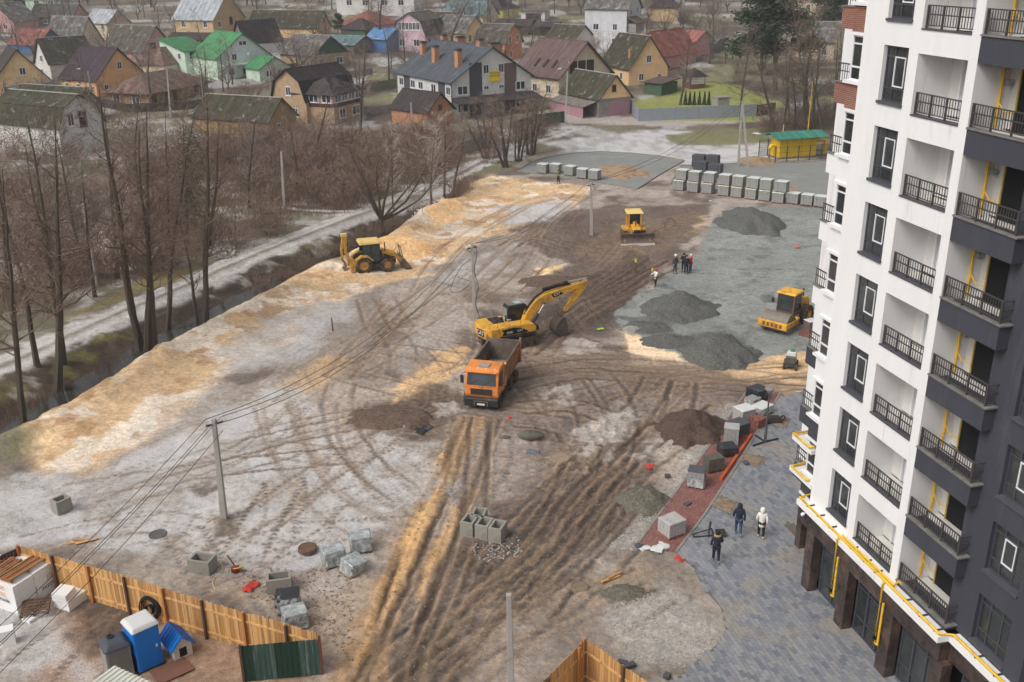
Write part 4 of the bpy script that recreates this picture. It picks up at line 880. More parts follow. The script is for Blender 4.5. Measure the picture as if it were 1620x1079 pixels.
v = H('brick house with dark gambrel roof behind the white glazed veranda', (487, 196), -58, 8, 13, 4.0, 5.0, B_YEL, R_DARK, ridge='R', style='gambrel', wins=[('L', 4, 4.6, 1.2, 1.6), ('L', 2.6, 1, 1.1, 1.6), ('L', 5.6, 1, 1.1, 1.6)])
v = H('two storey brick veranda wing with white glazed gallery and dark red band', (530, 198), -66, 8, 9.5, 5.2, 2.4, B_YEL, R_DARK, style='hip', ov=.6, wins=[('R', 2.6, .9, 2.0, 1.7), ('R', 7, .9, 2.6, 1.7)], cat='veranda')
for u in (1.2, 3.4, 5.6, 7.8): add_win(v, 'R', u + .2, 3.7, 2.0, 1.4, 0, 0)
for u in (1.4, 4.0, 6.4): add_win(v, 'L', u, 3.7, 2.0, 1.4, 0, 0)
obj('band', MB().box(-.06, 9.56, -.06, 8, 2.95, 3.6), M('oxblood_band', srgb(86, 44, 46), .8, .1, 2), v)
H('mauve house with gambrel roof and a row of attic windows', (674, 82), -72, 8.6, 13, 3.9, 5.0, mauve, R_ASB, ridge='R', style='gambrel', gw=False, wins=[('L', 2.4, 1.2, 1.6, 1.8), ('L', 6.2, 1.2, 1.6, 1.8)] + [('L', 1.9 + .95 * i, 5.0, .85, 1.9) for i in range(6)])
H('pink mansard house with mossy roof standing behind the mauve one', (706, 66), -60, 7, 10, 3.2, 3.6, pinkw, R_MOSS, wins=[('R', 3, 1, 1, 1.4)])
H('white two storey block at the far edge of the village', (656, 26), -78, 24, 9, 5.4, 2.6, whitew, R_GREY, wins=[('L', 4, 3, 1.9, 1.7), ('L', 9, 3, 1.9, 1.7), ('L', 15, 3, 1.9, 1.7), ('L', 20, 3, 1.9, 1.7)])
H('pink low house with a dull red hip roof', (588, 58), -60, 11, 13, 2.8, 3.4, pinkw, R_RUST, style='hip', wins=[('L', 3.5, .9, 1.2, 1.2, 'brown')])
H('low barn under a teal grey sheet roof', (560, 88), -60, 10, 9, 2.4, 1.8, greyb, R_TEAL, wins=None, cat='barn')
H('blue shed with a bright blue sheet roof', (612, 84), -52, 7, 7, 3.2, 2.2, bluew, R_BLUE, wins=None, cat='shed')
H('brown roofed shed beside the blue shed', (578, 66), -58, 8, 7, 3.0, 2.6, greenw, R_DARK, style='hip', wins=None, cat='shed')
H('yellow house with dark hip roof near the upper edge', (795, 34), -62, 9, 10, 3.4, 3.2, yelw, R_DARK, style='hip', wins=[('L', 4, 1.0, 1.2, 1.6), ('R', 2.6, 1, 1.1, 1.6), ('R', 6.4, 1, 1.1, 1.6)])
H('small cottage with pale blue roof and an attic gable', (764, 42), -58, 13, 8, 3.0, 3.6, cream, R_TEAL, wins=[('R', 3.8, 3.4, 1, 1.1)])
H('pale peach cottage with white window surrounds behind the townhouse', (735, 74), -54, 9, 9, 3.2, 3.8, peach2, R_GREY, wins=[('R', 2.2, .9, 1.3, 1.9), ('R', 5.8, .9, 1.3, 1.9), ('L', 4, .9, 1.3, 1.9)])
H('small orange house with rounded gambrel roof and white windows', (799, 98), -58, 8, 7.6, 4.2, 3.8, PL('orange_render', (222, 148, 108)), R_ASB, style='gambrel', wins=[('R', 2.2, 3.9, 1.2, 1.9), ('R', 5.4, 3.9, 1.2, 1.9), ('R', 2.6, .8, 1.2, 1.5)])
bh = H('big cream house with brown gambrel roof and open attic loggia', (884, 158), -40, 13, 14, 4.4, 6.0, cream, R_BROWN, style='gable', wins=[('L', 3, 1, 1.4, 1.6), ('L', 7, 1, 1.4, 1.6), ('L', 11, 1, 1.4, 1.6)], ov=.8)
obj('loggia', MB().box(2.6, 9.4, -.12, .02, 4.6, 7.0), darkb, bh)
for x in (2.5, 4.8, 7.1, 9.4): obj('loggia_post', MB().box(x - .1, x + .1, -.2, -.12, 4.5, 7.1), cream, bh)
for y in (3, 5.6, 8.2): obj('roof_vent', MB().hexa([(1.2, y, 5.6), (2.6, y, 6.9), (2.6, y + .5, 6.9), (1.2, y + .5, 5.6)], [(1.1, y, 5.85), (2.5, y, 7.15), (2.5, y + .5, 7.15), (1.1, y + .5, 5.85)]), darkb, bh)
H('shed with mossy roof and white gable behind the cream house', (908, 82), -48, 9, 8, 2.8, 3.0, whitew, R_MOSS, wins=None, cat='shed')
g_ = H('garage with mossy steep roof, peach gable and pink door', (947, 186), -30, 12.5, 7, 3.2, 3.8, B_GREYB, R_MOSS, gable=peach2, wins=[('R', 3.2, 4.3, .9, 1.2, 'brown')], cat='garage')
obj('garage_door', MB().box(2.2, 6.6, -.07, .02, -1, 2.7), pinkdoor, g_)
lt = obj('lean_to_roof', MB().hexa([(-3.2, .4, 1.9), (-.02, .4, 2.7), (-.02, 12, 2.7), (-3.2, 12, 1.9)], [(-3.2, .4, 2.0), (-.02, .4, 2.85), (-.02, 12, 2.85), (-3.2, 12, 2.0)]), R_GREY, g_)
for i in range(6): obj('lean_to_panel', MB().box(-3.0, -2.95, .6 + 1.9 * i, 2.45 + 1.9 * i, -1, 1.9), pinkdoor, g_)
H('peach house with steep mossy roof and small white dormers', (994, 136), -24, 12, 9.4, 3.4, 6.2, peach2, R_MOSS, wins=[('L', 3, 1, 1, 1.5), ('L', 7, 1, 1, 1.5), ('R', 4.7, 4.4, 1.2, 1.6), ('R', 3.0, .9, 1.2, 1.5), ('R', 7.4, 1.2, .7, .9)], chim=[(1.6, 2.2, 7.0)])
gr = H('grey three storey house with quoins and a brown porch roof', (990, 80), -62, 11, 9.5, 9.6, 4.2, lgrey, R_GREY, wins=[('L', 3, 1.2, 1.6, 1.6), ('L', 8, 4.6, 1.6, 1.6), ('L', 3, 4.6, 1.2, 1.6), ('R', 2.6, 8.0, 1, 1.5), ('R', 6.6, 8.4, 1, 1.5), ('R', 7.6, 4.6, 1, 1.6), ('R', 7.6, 1.2, 1, 1.6)])
obj('porch', MB().box(.6, 6, -2.2, -.05, 4.2, 6.2), M('porch_glazing', srgb(150, 146, 144), .3, .2, 2), gr); obj('porch_roof', MB().hexa([(.2, -2.6, 6.2), (6.4, -2.6, 6.2), (6.4, 0, 7.6), (.2, 0, 7.6)], [(.2, -2.6, 6.4), (6.4, -2.6, 6.4), (6.4, 0, 7.8), (.2, 0, 7.8)]), R_BROWN, gr)
for z in range(12):
    for x in (-.05, 9.2): obj('quoin', MB().box(x, x + .35, -.05, .02, .3 + .8 * z, .8 + .8 * z), B_GREYB, gr)
H('tan house with dark hip roof and a small central gable at the top', (1072, 34), -80, 8, 15, 3.8, 3.2, tanw, R_DARK, style='hip', wins=[('R', 2.4, 1.0, 1.4, 1.7), ('R', 6, 1.0, 1.2, 1.7), ('R', 9.4, 1.0, 1.2, 1.7), ('R', 12.8, 1.0, 1.2, 1.7)])
H('pink gabled house with a dull red roof behind the tall bare tree', (1050, 112), -48, 8, 13, 3.2, 4.8, pinkw, R_RUST, ridge='R', wins=[('L', 4, 3.6, .9, 1.2, 'brown'), ('L', 2.2, .9, 1, 1.4)])
H('small pink cottage with bright red roof', (1098, 90), -38, 6, 6.5, 3.4, 2.2, pinkw, M_roof('bright_red_roof', srgb(158, 100, 94), srgb(142, 88, 82), .4, 0, .1, 2), wins=None)
H('pale house half hidden in the trees near the building edge', (1318, 96), -60, 9, 12, 4, 4, cream, R_GREY, wins='auto')
H('cream house behind the far trees at the top right', (1290, 22), -65, 9, 13, 4, 3, cream, R_GREY, wins='auto')
H('white gambrel house with frosted mossy roof in the thicket', (100, 248), -62, 15, 8.4, 4.4, 4.2, whitew, R_MOSS, style='gambrel', wins=[('R', 2.4, 4.2, 1.2, 2.0), ('R', 4.6, 3.9, 1.4, 2.4, 'brown')], gw=False)
H('long mossy roofed outbuilding behind the white gambrel house', (118, 196), -66, 15, 7, 2.6, 3.2, greyb, R_MOSS, wins=None, cat='outbuilding')
H('grey shed with a frosted mossy roof among brown bushes', (425, 218), -66, 15, 8, 2.6, 3.2, ochre, R_MOSS, wins=[('R', 3, .8, 1, 1.2)], cat='shed')
H('low outbuilding with white edged roof in the thicket', (352, 206), -70, 6, 8, 2.4, 1.6, greyb, R_GREY, wins=None, cat='outbuilding')
H('small brick shed with dark roof in front of the townhouse', (676, 202), -48, 9, 6.4, 2.6, 2.8, B_ORB, R_DARK, wins=[('R', 3.2, 2.6, .9, 1.0, 'brown')], gw=False, cat='shed')
H('tiny concrete hut at the edge of the brown bushes', (508, 250), -50, 3, 3.6, 2.2, .2, B_GREYB, R_GREY, style='flat', wins=None, cat='hut')
H('maroon lean-to against the orange house', (128, 165), -61, 7, 3, 1.8, .8, darkb, M_roof('maroon_roof', srgb(140, 92, 104), srgb(126, 80, 92), .3, 0, 0), style='shed', ridge='L', wins=None, cat='lean-to')
H('grey open fronted shed at the upper right of the village', (862, 34), -74, 7, 6, 2.6, .6, whitew, R_GREY, style='flat', wins=[('L', 3.4, .2, 4.5, 2.0, 'brown')], cat='shed')
H('dark timber shed on the snowy meadow', (880, 58), -70, 6, 5, 2.4, 1.0, darkb, R_DARK, wins=None, cat='shed')
H('brown boarded shed next to the snowy meadow', (836, 56), -64, 10, 6, 2.4, 1.4, darkb, R_DARK, wins=None, cat='shed')
H('blue grey shed beside the grey three storey house', (1128, 86), -60, 4, 8, 2.4, .8, greyb, R_TEAL, wins=None, cat='shed')
H('brown shed with a dark green door on the lawn', (1046, 152), -50, 4, 6, 2.3, .5, greenw, R_BROWN, style='flat', wins=None, cat='shed')
H('green roofed kiosk at the foot of the orange house', (88, 162), -50, 3, 3, 2.2, .5, greyb, M_roof('kiosk_green', srgb(80, 152, 118), srgb(80, 140, 110), .2), style='flat', wins=None, cat='kiosk')
H('white wash house beside the sunken garage', (742, 122), -40, 5, 6, 2.4, 1.4, whitew, R_TEAL, wins=None, cat='shed')
gz = root('gazebo', 'small gazebo with white lattice walls and dark pyramid roof on the lawn', 'gazebo', GT(1097, 138), math.radians(20))
for sx in (-1.6, 1.6):
    for sy in (-1.6, 1.6): obj('post', MB().box(sx - .08, sx + .08, sy - .08, sy + .08, -.2, 2.4), darkb, gz)
obj('brick_base', MB().box(-1.7, 1.7, -1.7, 1.7, -.3, .8), M_brick('gazebo_brick', srgb(120, 76, 66), srgb(106, 66, 58), srgb(130, 110, 100)), gz)
lat = MB()
for i in range(9): x = -1.5 + 3.0 * i / 8; lat.box(x - .06, x + .06, -1.66, -1.62, .8, 2.2)
for i in range(5): z = .9 + 1.3 * i / 4; lat.box(-1.5, 1.5, -1.69, -1.66, z - .06, z + .06)
obj('lattice', lat, frame_white, gz)
link('roof', roof_mesh('roof', [[(-2.2, -2.2, 2.3), (2.2, -2.2, 2.3), (0, 0, 3.9)], [(2.2, -2.2, 2.3), (2.2, 2.2, 2.3), (0, 0, 3.9)], [(2.2, 2.2, 2.3), (-2.2, 2.2, 2.3), (0, 0, 3.9)], [(-2.2, 2.2, 2.3), (-2.2, -2.2, 2.3), (0, 0, 3.9)]], R_DARK, .08), gz)
def fence(label, pts, h, mat, pw=2.0, th_=.06, post=None, nm='fence', postm=None, cap=0):
    P = [GT(*p) for p in pts]; r = root(nm, label, 'fence', P[0])
    for A, B_ in zip(P[:-1], P[1:]):
        L_ = (B_ - A).length; n = max(1, round(L_ / pw)); d = (B_ - A) / n
        ang = math.atan2(d.y, d.x); w = math.hypot(d.x, d.y)
        for i in range(n):
            q = A + d * i - P[0]
            o = obj('panel', MB().box(.03, w - .03, -th_ / 2, th_ / 2, -.4, h + (.04 if i % 2 else 0)), mat, r); o.location = q; o.rotation_euler = (0, 0, ang)
            if post: o2 = obj('post', MB().box(-.06, .06, -.07, .07, -.4, h + post), postm or mat, r); o2.location = q; o2.rotation_euler = (0, 0, ang)
    return r
steel = M('grey_blue_sheet_fence', srgb(142, 150, 158), .55, .06, 1.0, bump=.3, bscale=6)
concp = M('concrete_fence_panel', srgb(150, 144, 138), .9, .15, 1.2)
fence('grey blue sheet metal fence around the lawn', [(989, 166), (1010, 192), (1196, 184)], 2.1, steel, 2.2, .05, .03)
fence('dark rusty gate section at the end of the grey blue fence', [(1197, 184), (1226, 180)], 2.0, darkb, 1.2, .06, .1)
fence('concrete panel fence beside the dirt track', [(690, 262), (720, 248), (765, 234)], 1.9, concp, 2.4, .1, .15)
fence('dark green boarded fence near the road junction', [(812, 212), (850, 200), (893, 194)], 2.0, M('dark_green_fence', srgb(52, 74, 62), .7, .12, 2), 2.0, .06, .05)
fence('brown board fence in front of the ochre hip house', [(158, 168), (200, 178), (262, 176), (330, 170)], 1.6, darkb, 2.0, .06, .1)
fence('pale concrete fence below the white mossy house', [(40, 150), (95, 156), (150, 168)], 1.6, concp, 2.2, .08, .1)
fence('grey picket fence beside the townhouse', [(586, 146), (628, 140)], 2.0, M('green_grey_pickets', srgb(118, 118, 96), .85, .2, 2), 1.6, .05, .05)
fence('low white fence in front of the dark veranda house', [(588, 182), (625, 176)], 1.4, concp, 2.0, .06, .1)
fence('dark plank fence along the upper lane', [(420, 118), (470, 110)], 1.5, darkb, 2.0, .06, .1)
fence('weathered fence below the yellow brick house', [(520, 128), (590, 118)], 1.5, greyb, 2.0, .06, .1)
ob = obj('outhouse', MB().box(-1.2, 1.2, -1, 1, -.3, 2.1).box(-1.35, 1.35, -1.15, 1.15, 2.1, 2.25), concp); ob.location = GT(1140, 172); ob.rotation_euler = (0, 0, .3); tag(ob, 'small pale concrete outhouse behind the grey blue fence', 'outhouse')
class Twigs:
    def __init__(s, seed): s.R = random.Random(seed); s.thick = MB(); s.thin_v = []; s.thin_f = []
    def stick(s, p, q, r0, r1, n=4): s.thick.tube([p, q], r0, n, 0, False, r1)
    def twig(s, p, q, r):
        d = (q - p); a = d.orthogonal().normalized(); a.rotate(Matrix.Rotation(s.R.uniform(0, 6.28), 3, d.normalized())); o = len(s.thin_v)
        m = (p + q) / 2 + Vector((s.R.uniform(-1, 1), s.R.uniform(-1, 1), s.R.uniform(-.5, 1))) * d.length * .08
        s.thin_v += [p - a * r, p + a * r, m + a * r * .7, m - a * r * .7, q]; s.thin_f += [(o, o + 1, o + 2, o + 3), (o + 3, o + 2, o + 4)]
    def rnd(s, k): return Vector((s.R.uniform(-1, 1), s.R.uniform(-1, 1), s.R.uniform(-1, 1))) * k
    def limb(s, p, d, L, r, nseg, wob, up):
        pts = [p]; rs = [r]
        for i in range(nseg):
            d = (d + s.rnd(wob) + Vector((0, 0, up))).normalized(); p = p + d * (L / nseg); pts.append(p); rs.append(r * (1 - .85 * (i + 1) / nseg))
        return pts, rs
    def spray(s, p, d, L, r, lvl, dens):
        """a branch that splits into twigs"""
        pts, rs = s.limb(p, d, L, r, 3, .28, .06)
        for i in range(3):
            if r > .03: s.stick(pts[i], pts[i + 1], rs[i], rs[i + 1], 3)
            else: s.twig(pts[i], pts[i + 1], max(rs[i], .017 if lvl else .013))
        k = dens if lvl > 0 else max(2, int(dens * .8))
        for j in range(k):
            t = s.R.uniform(.25, 1.0); i = min(2, int(t * 3)); q = pts[i].lerp(pts[i + 1], t * 3 - i)
            dd = ((pts[i + 1] - pts[i]).normalized() + s.rnd(.9)).normalized()
            if lvl > 0: s.spray(q, dd, L * s.R.uniform(.4, .6), r * .45, lvl - 1, dens)
            else: s.twig(q, q + dd * L * s.R.uniform(.4, .85), .0125)
def twmesh(name, t, mat):
    mb = t.thick; v0 = len(mb.v); mb.v += [tuple(v) for v in t.thin_v]; mb.f += [tuple(v0 + i for i in f) for f in t.thin_f]; mb.mi += [0] * len(t.thin_f)
    return mb.mesh(name, mat)
bark = M('grey_brown_bark', srgb(86, 76, 68), .95, .3, 1.2, dirt=srgb(84, 90, 66), dirt_amt=.35, bump=.4, bscale=8, stretch=(1, 1, .25))
twigm = M('bare_twigs', srgb(124, 106, 94), .95, .2, .4, rand=.14)
twigr = M('russet_twigs', srgb(136, 112, 98), .95, .25, .4, rand=.2)
twigg = M('grey_twigs', srgb(126, 114, 108), .95, .2, .4, rand=.14)
birchb = M('birch_bark', srgb(190, 184, 176), .9, .15, 2, dirt=srgb(70, 64, 60), dirt_amt=.2)
def tall_tree(seed, Hh=17, r=.24, start=.32, nb=26, spread=1.0, dens=4, lean=.03, stems=1, tm=twigm):
    R = random.Random(seed); tr = MB(); tw = Twigs(seed + 1)
    for st in range(stems):
        hh = Hh * (1 if st == 0 else R.uniform(.7, .95)); a = R.uniform(0, 6.28); sp = 0 if stems == 1 else R.uniform(.10, .22)
        p = Vector((.25 * math.cos(a), .25 * math.sin(a), -.3)) if stems > 1 else Vector((0, 0, -.3)); d = Vector((sp * math.cos(a) + R.uniform(-lean, lean), sp * math.sin(a) + R.uniform(-lean, lean), 1)).normalized()
        pts, rs = [p], [r * 1.15]; n = 11
        for i in range(n):
            d = (d + Vector((R.uniform(-1, 1), R.uniform(-1, 1), 0)) * .07 + Vector((0, 0, .05))).normalized(); p = p + d * (hh / n); pts.append(p); rs.append(max(.02, r * (1 - (i + 1) / n) ** .75))
        for i in range(n): tr.tube([pts[i], pts[i + 1]], rs[i], 6, 0, False, rs[i + 1])
        for k in range(nb):
            t = start + (1 - start) * (k + R.random()) / nb; i = min(n - 1, int(t * n)); q = pts[i].lerp(pts[i + 1], t * n - i)
            az = R.uniform(0, 6.28); el = R.uniform(.25, 1.0) + .3 * t
            L = spread * Hh * R.uniform(.10, .2) * (1.25 - .75 * t); tw.spray(q, Vector((math.cos(az), math.sin(az), el)).normalized(), L, max(.015, rs[i] * .38), 1, dens)
    return tr.mesh('trunk', bark), twmesh('crown', tw, tm)
def low_tree(seed, Hh=6.5, tm=twigg, nl=6, dens=4):
    R = random.Random(seed); tr = MB(); tw = Twigs(seed + 1); h0 = Hh * .2
    tr.tube([(0, 0, -.3), (R.uniform(-.1, .1), 0, h0 * .5), (R.uniform(-.15, .15), R.uniform(-.15, .15), h0)], .17, 6, 0, False, .13)
    for k in range(nl):
        az = k * 6.28 / nl + R.uniform(-.4, .4); d = Vector((math.cos(az), math.sin(az), R.uniform(.7, 1.8))).normalized(); L = Hh * R.uniform(.5, .75)
        pts, rs = tw.limb(Vector((0, 0, h0 * .9)), d, L, .085, 5, .2, .1)
        for i in range(5): tr.tube([pts[i], pts[i + 1]], rs[i], 5, 0, False, rs[i + 1])
        for j in range(9):
            t = R.uniform(.3, 1); i = min(4, int(t * 5)); q = pts[i].lerp(pts[i + 1], t * 5 - i)
            tw.spray(q, ((pts[i + 1] - pts[i]).normalized() + tw.rnd(.8) + Vector((0, 0, .25))).normalized(), L * R.uniform(.25, .42), .022, 1, dens)
    return tr.mesh('trunk', bark), twmesh('crown', tw, tm)
def bush_mesh(seed, Hh=2.2, rad=1.5, n=46, tm=twigr):
    R = random.Random(seed); tw = Twigs(seed)
    for k in range(n):
        a = R.uniform(0, 6.28); q = rad * .5 * math.sqrt(R.random()); p = Vector((q * math.cos(a), q * math.sin(a), -.1))
        d = Vector((math.cos(a) * .5 * R.random(), math.sin(a) * .5 * R.random(), 1)) + tw.rnd(.25)
        tw.spray(p, d.normalized(), Hh * R.uniform(.55, 1.0), .012, 1, 3)
    return twmesh('shrub', tw, tm)
TALL = [tall_tree(s, r=.22 + .03 * (s % 3), nb=35 + 3 * (s % 3), spread=1.3, dens=5, start=.3) for s in (1, 2, 3, 4, 5)]
MULTI = [tall_tree(s, Hh=9, r=.13, stems=4, start=.3, nb=18, spread=1.4, dens=6, tm=twigm) for s in (31, 32)]
GREYT = [tall_tree(s, Hh=13, r=.17, start=.22, nb=38, spread=1.3, dens=6, tm=twigg) for s in (21, 22, 23)]
LOW = [low_tree(s) for s in (41, 42, 43)]; LOWR = [low_tree(s, tm=twigr) for s in (51, 52)]
BUSH = [bush_mesh(s) for s in (61, 62, 63)] + [bush_mesh(s, tm=twigm) for s in (64, 65)] + [bush_mesh(s, tm=twigg) for s in (66,)]
_tr = random.Random(99)
def plant(kind, pos, hgt, label, group=None, base_h=17.0, rz=None, lean=None, nm='bare_tree', trunk_mat=None, wide=1.0):
    tm_, cm_ = kind; s = hgt / base_h
    r = root(nm, label, 'tree', pos, _tr.uniform(0, 6.28) if rz is None else rz, group)
    r.scale = (s * wide, s * wide, s)
    if lean: r.rotation_euler = (lean[1], lean[0], r.rotation_euler.z if rz is None else rz)
    link('trunk', tm_, r); link('crown', cm_, r); return r
def span(base, top):
    p = on(*base); q = at_depth(top[0], top[1], p.y); return p, (q - p)
def grown(kind, base, top, label, group=None, bh=17.0, nm='bare_tree', wide=1.0):
    p, v = span(base, top); r = plant(kind, p, max(2.0, v.z), label, group, bh, nm=nm, wide=wide)
    rz = r.rotation_euler.z; r.rotation_mode = 'QUATERNION'
    from mathutils import Quaternion
    r.rotation_quaternion = Quaternion((0, 1, 0), math.atan2(v.x, v.z)) @ Quaternion((0, 0, 1), rz); return r
AV = 'tall bare trees along the dirt track'
for i, (b_, t_, lab) in enumerate([
    ((30, 640), (2, 250), 'leftmost tall bare tree with a pale foot on the creek bank'), ((86, 592), (125, 175), 'slim tall bare tree rising straight behind the left creek bank'),
    ((58, 575), (-10, 210), 'dark bare trunk leaning left on the track verge'), ((98, 565), (62, 185), 'forked bare tree beside the dirt track at the far left'),
    ((218, 528), (140, 120), 'tall bare tree leaning strongly left across the track'), ((228, 532), (252, 150), 'curved bare tree bending right from the clump by the creek'),
    ((240, 530), (236, 190), 'dark stem at the middle of the clump by the creek'), ((262, 498), (292, 160), 'thin bare tree leaning right over the track'),
    ((321, 488), (296, 130), 'thick straight bare tree beside the bright water'), ((309, 486), (262, 320), 'short leaning bare stem next to the thick straight tree'),
    ((150, 470), (120, 250), 'bare tree behind the dirt track near the short concrete pole'), ((90, 490), (50, 230), 'bare tree in the thicket above the frosty track'),
    ((20, 500), (-15, 220), 'bare tree at the left edge behind the track'), ((185, 440), (178, 150), 'tall bare tree in the thicket behind the frosted footpath'),
    ((330, 395), (330, 180), 'tall bare tree in front of the frosted shed roof'), ((268, 400), (262, 170), 'bare tree in the middle of the brown thicket')]):
    grown(TALL[i % 5], b_, t_, lab, AV)
for b_, t_, lab in [((136, 420), (60, 200), 'spreading bare tree before the white gambrel house'), ((222, 330), (210, 150), 'dense dark bare tree beneath the ochre hip house'), ((60, 350), (50, 170), 'dense bare tree below the white gambrel house'),
                    ((395, 330), (392, 160), 'grey bare tree rising out of the thicket behind the frosted shed'), ((470, 300), (468, 170), 'bushy bare tree in front of the dark veranda house'), ((500, 260), (512, 120), 'grey bare tree left of the glazed veranda')]:
    grown(GREYT[hash(lab[0]) % 3 if False else len(lab) % 3], b_, t_, lab, 'dense bare trees in the thicket', 13.0, wide=1.25)
WIL = low_tree(77, 8, twigm, 9, 6)
grown(WIL, (602, 362), (606, 205), 'broad many limbed bare willow on the ditch edge behind the backhoe', None, 6.8, wide=1.15)
for b_, t_, lab in [((622, 322), (612, 205), 'white stemmed birch right of the willow'), ((684, 318), (676, 185), 'twin stemmed pale birch behind the willow')]:
    p, v = span(b_, t_); r = plant(GREYT[1], p, v.z, lab, 'birches', 13.0, nm='birch_tree')
    r.children[0].data = r.children[0].data.copy(); r.children[0].data.materials[0] = birchb
grown(TALL[2], (703, 300), (700, 175), 'slender bare tree where the track meets the sand', None, 17, wide=1.2); grown(TALL[3], (714, 298), (730, 185), 'second slender bare tree where the track meets the sand', None, 17, wide=1.2)
for i, (b_, t_, lab) in enumerate([((800, 264), (790, 150), 'multi stemmed bare tree beside the round concrete pad'), ((840, 245), (846, 130), 'many stemmed bare tree in front of the big cream house'), ((770, 250), (760, 150), 'scrubby bare tree below the townhouse porch'), ((820, 255), (826, 165), 'bushy bare tree between the pad and the green fence')]):
    grown(MULTI[i % 2], b_, t_, lab, 'bushy trees by the concrete pad', 9.0, wide=1.5)
grown(TALL[0], (570, 212), (572, 40), 'tall dark bare tree in front of the glazed veranda', None, wide=1.1)
grown(GREYT[0], (705, 95), (742, -25), 'large bare tree with curving boughs behind the townhouse', None, 13, wide=1.4); grown(TALL[1], (600, 78), (600, -30), 'dense dark bare tree rising above the blue shed', None, 17, wide=1.5)
grown(LOW[0], (472, 120), (470, 48), 'spreading bare fruit tree before the yellow brick house', None, 6.5, wide=1.3)
grown(TALL[4], (1076, 166), (1084, 42), 'tall single bare tree inside the grey blue fence', None, wide=1.1); grown(GREYT[2], (1172, 190), (1172, 40), 'tall bare tree standing behind the forked power pole', None, 13, wide=1.1)
RW = 'bare trees beyond the yellow gas box'
for i, (b_, t_, lab) in enumerate([((1226, 212), (1200, 80), 'leaning bare tree left of the row behind the gas box'), ((1240, 206), (1262, 90), 'bare tree in the row behind the yellow gas box, second from the left'), ((1256, 204), (1262, 70), 'bare tree in the row behind the yellow gas box, third from the left'), ((1270, 204), (1276, 40), 'bare tree in the row behind the yellow gas box, tallest, fourth from the left'), ((1286, 204), (1298, 80), 'bare tree in the row behind the yellow gas box, fifth from the left'), ((1300, 206), (1292, 60), 'bare tree in the row behind the yellow gas box, sixth from the left'), ((1318, 206), (1330, 70), 'bare tree in the row behind the yellow gas box, nearest the building edge'), ((1250, 196), (1240, 60), 'bare tree in the row behind the yellow gas box, at the rear left'), ((1334, 200), (1340, 60), 'bare tree in the row behind the yellow gas box, rear right, against the building edge'), ((1280, 190), (1272, 20), 'bare tree in the row behind the yellow gas box, at the rear centre')]):
    grown((TALL + GREYT)[(i * 3) % 8], b_, t_, lab, RW, 15.0, wide=1.25)
def avoid(x, y, r=6.0): return all((o.location.x + 4 - x) ** 2 + (o.location.y + 5 - y) ** 2 > r * r for o in HOUSES)
HOUSES = [o for o in COL.objects if o.parent is None and o.get('category') in ('house', 'townhouse', 'shed', 'garage', 'barn', 'cottage', 'house wing', 'annex', 'veranda', 'outbuilding')]
vl = random.Random(5); cnt = 0; tries = 0
VT = []
VIL = 'bare trees among the village houses'
while cnt < 230 and tries < 6000:
    tries += 1
    px, py = vl.uniform(0, 1350), 2 + 190 * vl.random() ** 1.5
    if 860 < px < 1200 and py > 110: continue
    if px > 600 and py > 150: continue
    p = GT(px, py)
    if not avoid(p.x, p.y, 6.3): continue
    k = vl.random()
    kind, bh = (LOW[cnt % 3], 6.5) if k < .4 else ((LOWR[cnt % 2], 6.5) if k < .6 else (GREYT[cnt % 3], 13))
    h_ = vl.uniform(5, 8) if bh < 7 else vl.uniform(8, 13.5); VT.append((plant(kind, p, h_, 'bare tree among the village houses', VIL, bh, wide=vl.uniform(1.1, 1.5)), ('tall' if h_ > 9 else 'spreading' if h_ > 6.4 else 'small') + (' russet' if kind in LOWR else ' grey') + ' bare tree')); cnt += 1
for i in range(90):
    px = vl.uniform(-60, 1400); p = GT(px, vl.uniform(-3, 12)); p = Vector((p.x, p.y + vl.uniform(0, 60), 0)); p.z = float(hill(p.y))
    h_ = vl.uniform(9, 14); VT.append((plant(GREYT[i % 3], p, h_, 'bare tree in the far belt', 'far belt of bare trees', 13, wide=1.5), ('tall' if h_ > 11.5 else 'low') + ' bare tree in the far belt'))
needle = M('pine_needles', srgb(64, 76, 54), .9, .35, .8, rand=.15); thj = M('thuja_green', srgb(52, 68, 50), .9, .3, 1.5)
def leafy(seed, n, fn_, size, mat, name='crown'):
    R = random.Random(seed); v = []; f = []
    for i in range(n):
        c = fn_(R); a = Vector((R.uniform(-1, 1), R.uniform(-1, 1), R.uniform(-.4, .9))).normalized() * size * R.uniform(.6, 1.3); b_ = a.orthogonal().normalized(); b_.rotate(Matrix.Rotation(R.uniform(0, 6.28), 3, a.normalized())); b_ *= size * .35; o = len(v)
        v += [tuple(c - b_), tuple(c + b_), tuple(c + a)]; f.append((o, o + 1, o + 2))
    me_ = bpy.data.meshes.new(name); me_.from_pydata(v, [], f); me_.materials.append(mat); return me_
def pine_pts(R):
    k = R.randrange(15); rk = random.Random(k * 7); h = 5 + 9.5 * rk.random() ** .8; a = rk.uniform(0, 6.28); L = rk.uniform(.8, 4.2) * (1.15 - (h - 5) / 13)
    return Vector((math.cos(a) * L, math.sin(a) * L, h)) + Vector((R.gauss(0, .75), R.gauss(0, .75), R.gauss(0, .5)))
def pine_tree(seed):
    tr = MB(); tr.tube([(0, 0, -.3), (.1, 0, 5), (0, .1, 10), (.1, .1, 14)], .28, 7, 0, False, .06)
    for k in range(15):
        rk = random.Random(k * 7); h = 5 + 9.5 * rk.random() ** .8; a = rk.uniform(0, 6.28); L = rk.uniform(.8, 4.2) * (1.15 - (h - 5) / 13); tr.tube([(0, 0, h - .6), (math.cos(a) * L, math.sin(a) * L, h)], .07, 4, 0, False, .02)
    return tr.mesh('trunk', bark), leafy(seed, 7500, pine_pts, .42, needle)
